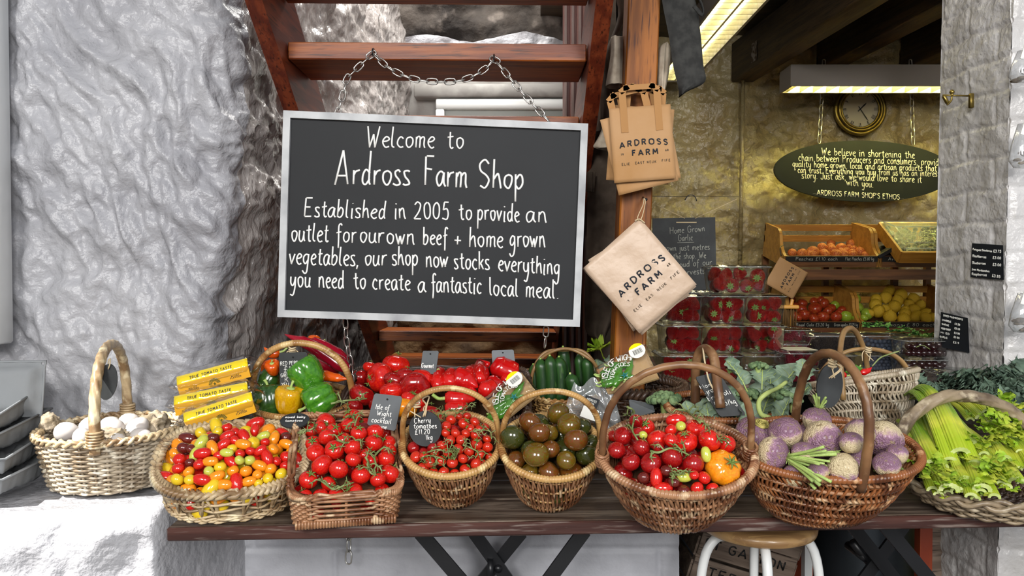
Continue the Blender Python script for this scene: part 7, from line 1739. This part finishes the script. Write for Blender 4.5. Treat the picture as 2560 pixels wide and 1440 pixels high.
grp([(910,800,44),(985,780,48),(920,840,48),(940,890,52),(1025,925,52),(1050,860,52),(1090,800,44),(1110,935,50),(1120,870,34),(1150,920,44),(1215,925,50),(1010,730,50),(1110,770,50),(1190,790,46),(1200,870,44),(1250,830,40),(1160,830,40),(870,900,30),(1290,900,40),(1000,860,34),(1280,960,44),(1340,940,44)],YC+.06,LEM,'lemon','yellow lemon','lower right crate','lemons in the lower right crate')
# black scoop, grape punnet box
m=MB(); m.slab([P(2195,640,YC-.02),P(2245,610,YC-.02),P(2257,608,YC-.02),P(2250,618,YC-.02),P(2200,646,YC-.02)],(0,.06,0)); tag(m.build('price_wedge',MT['black'],smooth=False),'black wedge-shaped price holder leaning over the avocados','sign')
c=P(2300,605,YC+.02); r=empty('display_case',c,(math.radians(35),0,0)); tag(r,'clear-lidded pine tray of dark grapes tilted forward on the upper right crate','display case')
w_,d_=.30,.26
for sx in(-1,1): m=MB(); m.box((sx*w_/2,0,0),(.012,d_,.06)); m.build('side_board',MT['crate'],r,smooth=False)
for sy in(-1,1): m=MB(); m.box((0,sy*d_/2,0),(w_,.012,.06)); m.build('end_board',MT['crate'],r,smooth=False)
m=MB(); m.box((0,0,-.026),(w_,d_,.008)); m.build('bottom_board',MT['crate_brown'],r,smooth=False)
m=MB(); m.box((0,0,.036),(w_,d_,.004)); m.build('clear_lid',clear('matt_clear_lid',gloss=.01,rough=.25,gmax=.06),r,smooth=False)
m=MB()
for (x0,y0,x1,y1) in((-.14,-.12,.14,-.12),(-.14,.12,.14,.12),(-.14,-.12,-.14,.12),(.14,-.12,.14,.12),(-.10,.07,.10,.07),(-.10,-.07,.10,-.07),(-.10,-.07,-.10,.07),(-.14,-.12,-.10,-.07),(-.14,.12,-.10,.07)):
    m.tube([(x0,y0,.042),(x1,y1,.042)],.003,4)
m.build('lid_ridges',MT['punnet_rim'],r,smooth=False)
Rm=Euler((math.radians(35),0,0)).to_matrix(); R_=random.Random(4)
GRP=small('grape','blackb')
for k in range(150):
    q=c+Rm@Vector((R_.uniform(-.13,.13),R_.uniform(-.115,.115),R_.uniform(-.012,.012))); o=inst('grape',GRP,None,q,None,.0115); tag(o,'dark grape inside the clear-lidded pine tray','grape','dark grapes in the display tray')
# farm bag on crate
bag('paper_bag',P(1912,708,3.50),P(1950,642,3.50),P(1990,712,3.50),'small brown printed farm bag hanging from the side of the upper left crate','bag',None,txt=1)
m=MB(); a=P(1958,618,3.3); m.tube(cr([P(1962,612,3.56),P(1953,616,3.53),P(1950,622,3.51),P(1953,640,3.50)],3),.002,5); tag(m.build('wire_hook',MT['steel_black']),'small wire hook on the side of the upper left crate','hook')
# brush
c=P(1962,812,2.50); c.z=Z1+.09+.046+.036; r=empty('scrubbing_brush',c); tag(r,'stiff brown bristle brush standing behind the raspberries','brush')
m=MB(); m.box((0,0,.030),(.085,.035,.012),bev=.003); m.tube([(.02,0,.034),(.025,0,.055)],.006,8); m.build('brush_back',MT['crate'],r,smooth=False)
m=MB()
for k in range(70):
    x=R_.uniform(-.038,.038); y=R_.uniform(-.014,.014); m.tube([(x,y,.026),(x+R_.uniform(-.004,.004),y,-.035)],.0012,4)
m.build('bristles',MT['brush'],r)
# ================================================================= LIGHT
w=bpy.data.worlds.new('world'); SC.world=w; w.use_nodes=True; bg=w.node_tree.nodes['Background']; bg.inputs[0].default_value=(.80,.88,1.0,1); bg.inputs[1].default_value=.42
def area(name,loc,tgt,sx,sy,power,col,spread=180):
    l=bpy.data.lights.new(name,'AREA'); l.shape='RECTANGLE'; l.size=sx; l.size_y=sy; l.energy=power; l.color=col; l.spread=math.radians(spread)
    o=bpy.data.objects.new(name,l); COL.objects.link(o); o.location=loc; d=Vector(tgt)-Vector(loc); o.rotation_euler=d.to_track_quat('-Z','Y').to_euler(); return o
area('window_daylight',(-1.25,-2.9,2.9),(.25,2.0,.9),1.4,1.5,225,(1,.98,.95))
area('door_daylight',(1.5,-3.2,2.7),(.5,2.2,.9),1.3,1.6,165,(1,.98,.96))
s=bpy.data.lights.new('sun','SUN'); s.energy=11.0; s.angle=math.radians(.8); s.color=(1,.97,.92); so=bpy.data.objects.new('sun',s); COL.objects.link(so)
SD=Vector((.50,.45,-.74)).normalized(); so.rotation_euler=SD.to_track_quat('-Z','Y').to_euler()
# wall beside / behind the camera with the window the sun comes through
XW=-1.62
def sunproj(p): # back-project a lit point onto the side wall plane x=XW
    t=(p.x-XW)/SD.x; return p-SD*t
q=[sunproj(p) for p in (Vector((-1.02,1.58,.45)),Vector((-1.06,1.62,.80)),Vector((-.70,1.62,.80)),Vector((-.72,1.60,.55)),Vector((-1.05,1.80,.80)),Vector((-.80,1.80,.80)))]
print('SUNWIN',[tuple(round(c,2) for c in v) for v in q])
wy0,wy1,wz0,wz1=SW_=(.48,1.37,1.36,2.28)
def wbox(y0,y1,z0,z1):
    m=MB(); m.box((XW-.06,(y0+y1)/2,(z0+z1)/2),(.12,y1-y0,z1-z0)); return m
area('stairwell_fill',(-.35,3.3,3.38),(-.62,3.2,1.2),.7,.9,40,(1,.97,.92),120)  # added fill lamp below the closed ceiling, brightens the dark stair alcove
for k,(y0,y1,z0,z1) in enumerate(((-5.0,wy0,0,7),(wy1,2.6,0,7),(wy0,wy1,0,wz0),(wy0,wy1,wz1,7))):
    struct(wbox(y0,y1,z0,z1).build('wall_window_side' if k==0 else 'wall_window_side_%s'%['','far','below','above'][k],MT['plaster'],smooth=False))
vs=SC.view_settings; SC.display_settings.display_device='sRGB'; vs.view_transform='Standard'; vs.look='None'; vs.gamma=1; vs.use_curve_mapping=False; vs.exposure=.0
cy=SC.cycles
cy.max_bounces=5; cy.diffuse_bounces=3; cy.glossy_bounces=3; cy.transmission_bounces=3; cy.transparent_max_bounces=16; cy.caustics_reflective=False; cy.caustics_refractive=False
cy.use_adaptive_sampling=True; cy.adaptive_threshold=.04; cy.sample_clamp_indirect=6; cy.use_denoising=True
try: cy.denoiser='OPENIMAGEDENOISE'
except Exception: pass
# lettering, numerals and small marks belong to the panel they are on
for o in list(bpy.data.objects):
    if o.parent is None or o.type!='MESH': continue
    base=o.name.split('.')[0]
    host={'lettering':('panel','paper_body','slate_plate','slate_disc','tag_card','sleeve_front','chalk_strip','card_tray','black_label'),'small_print':('paper_body',),'sunburst_mark':('sleeve_front',),'barcode':('price_sticker',),'sticker_band':('price_sticker',),
          'star_mark':('card_tray',),'hanging_slot':('panel',),'punched_hole':('slate_plate',),'binding':('handle',),'paper_label':('lid',),'pale_edge':('board',),'lid_ridges':('clear_lid',),'suspension_rod':('housing',),'tube_lamp':('housing',)}.get(base)
    if not host: continue
    for s_ in o.parent.children:
        if s_.name.split('.')[0] in host and s_.rotation_euler.to_quaternion().angle<1e-4 and s_.location.length<1e-6:
            o.parent=s_; break
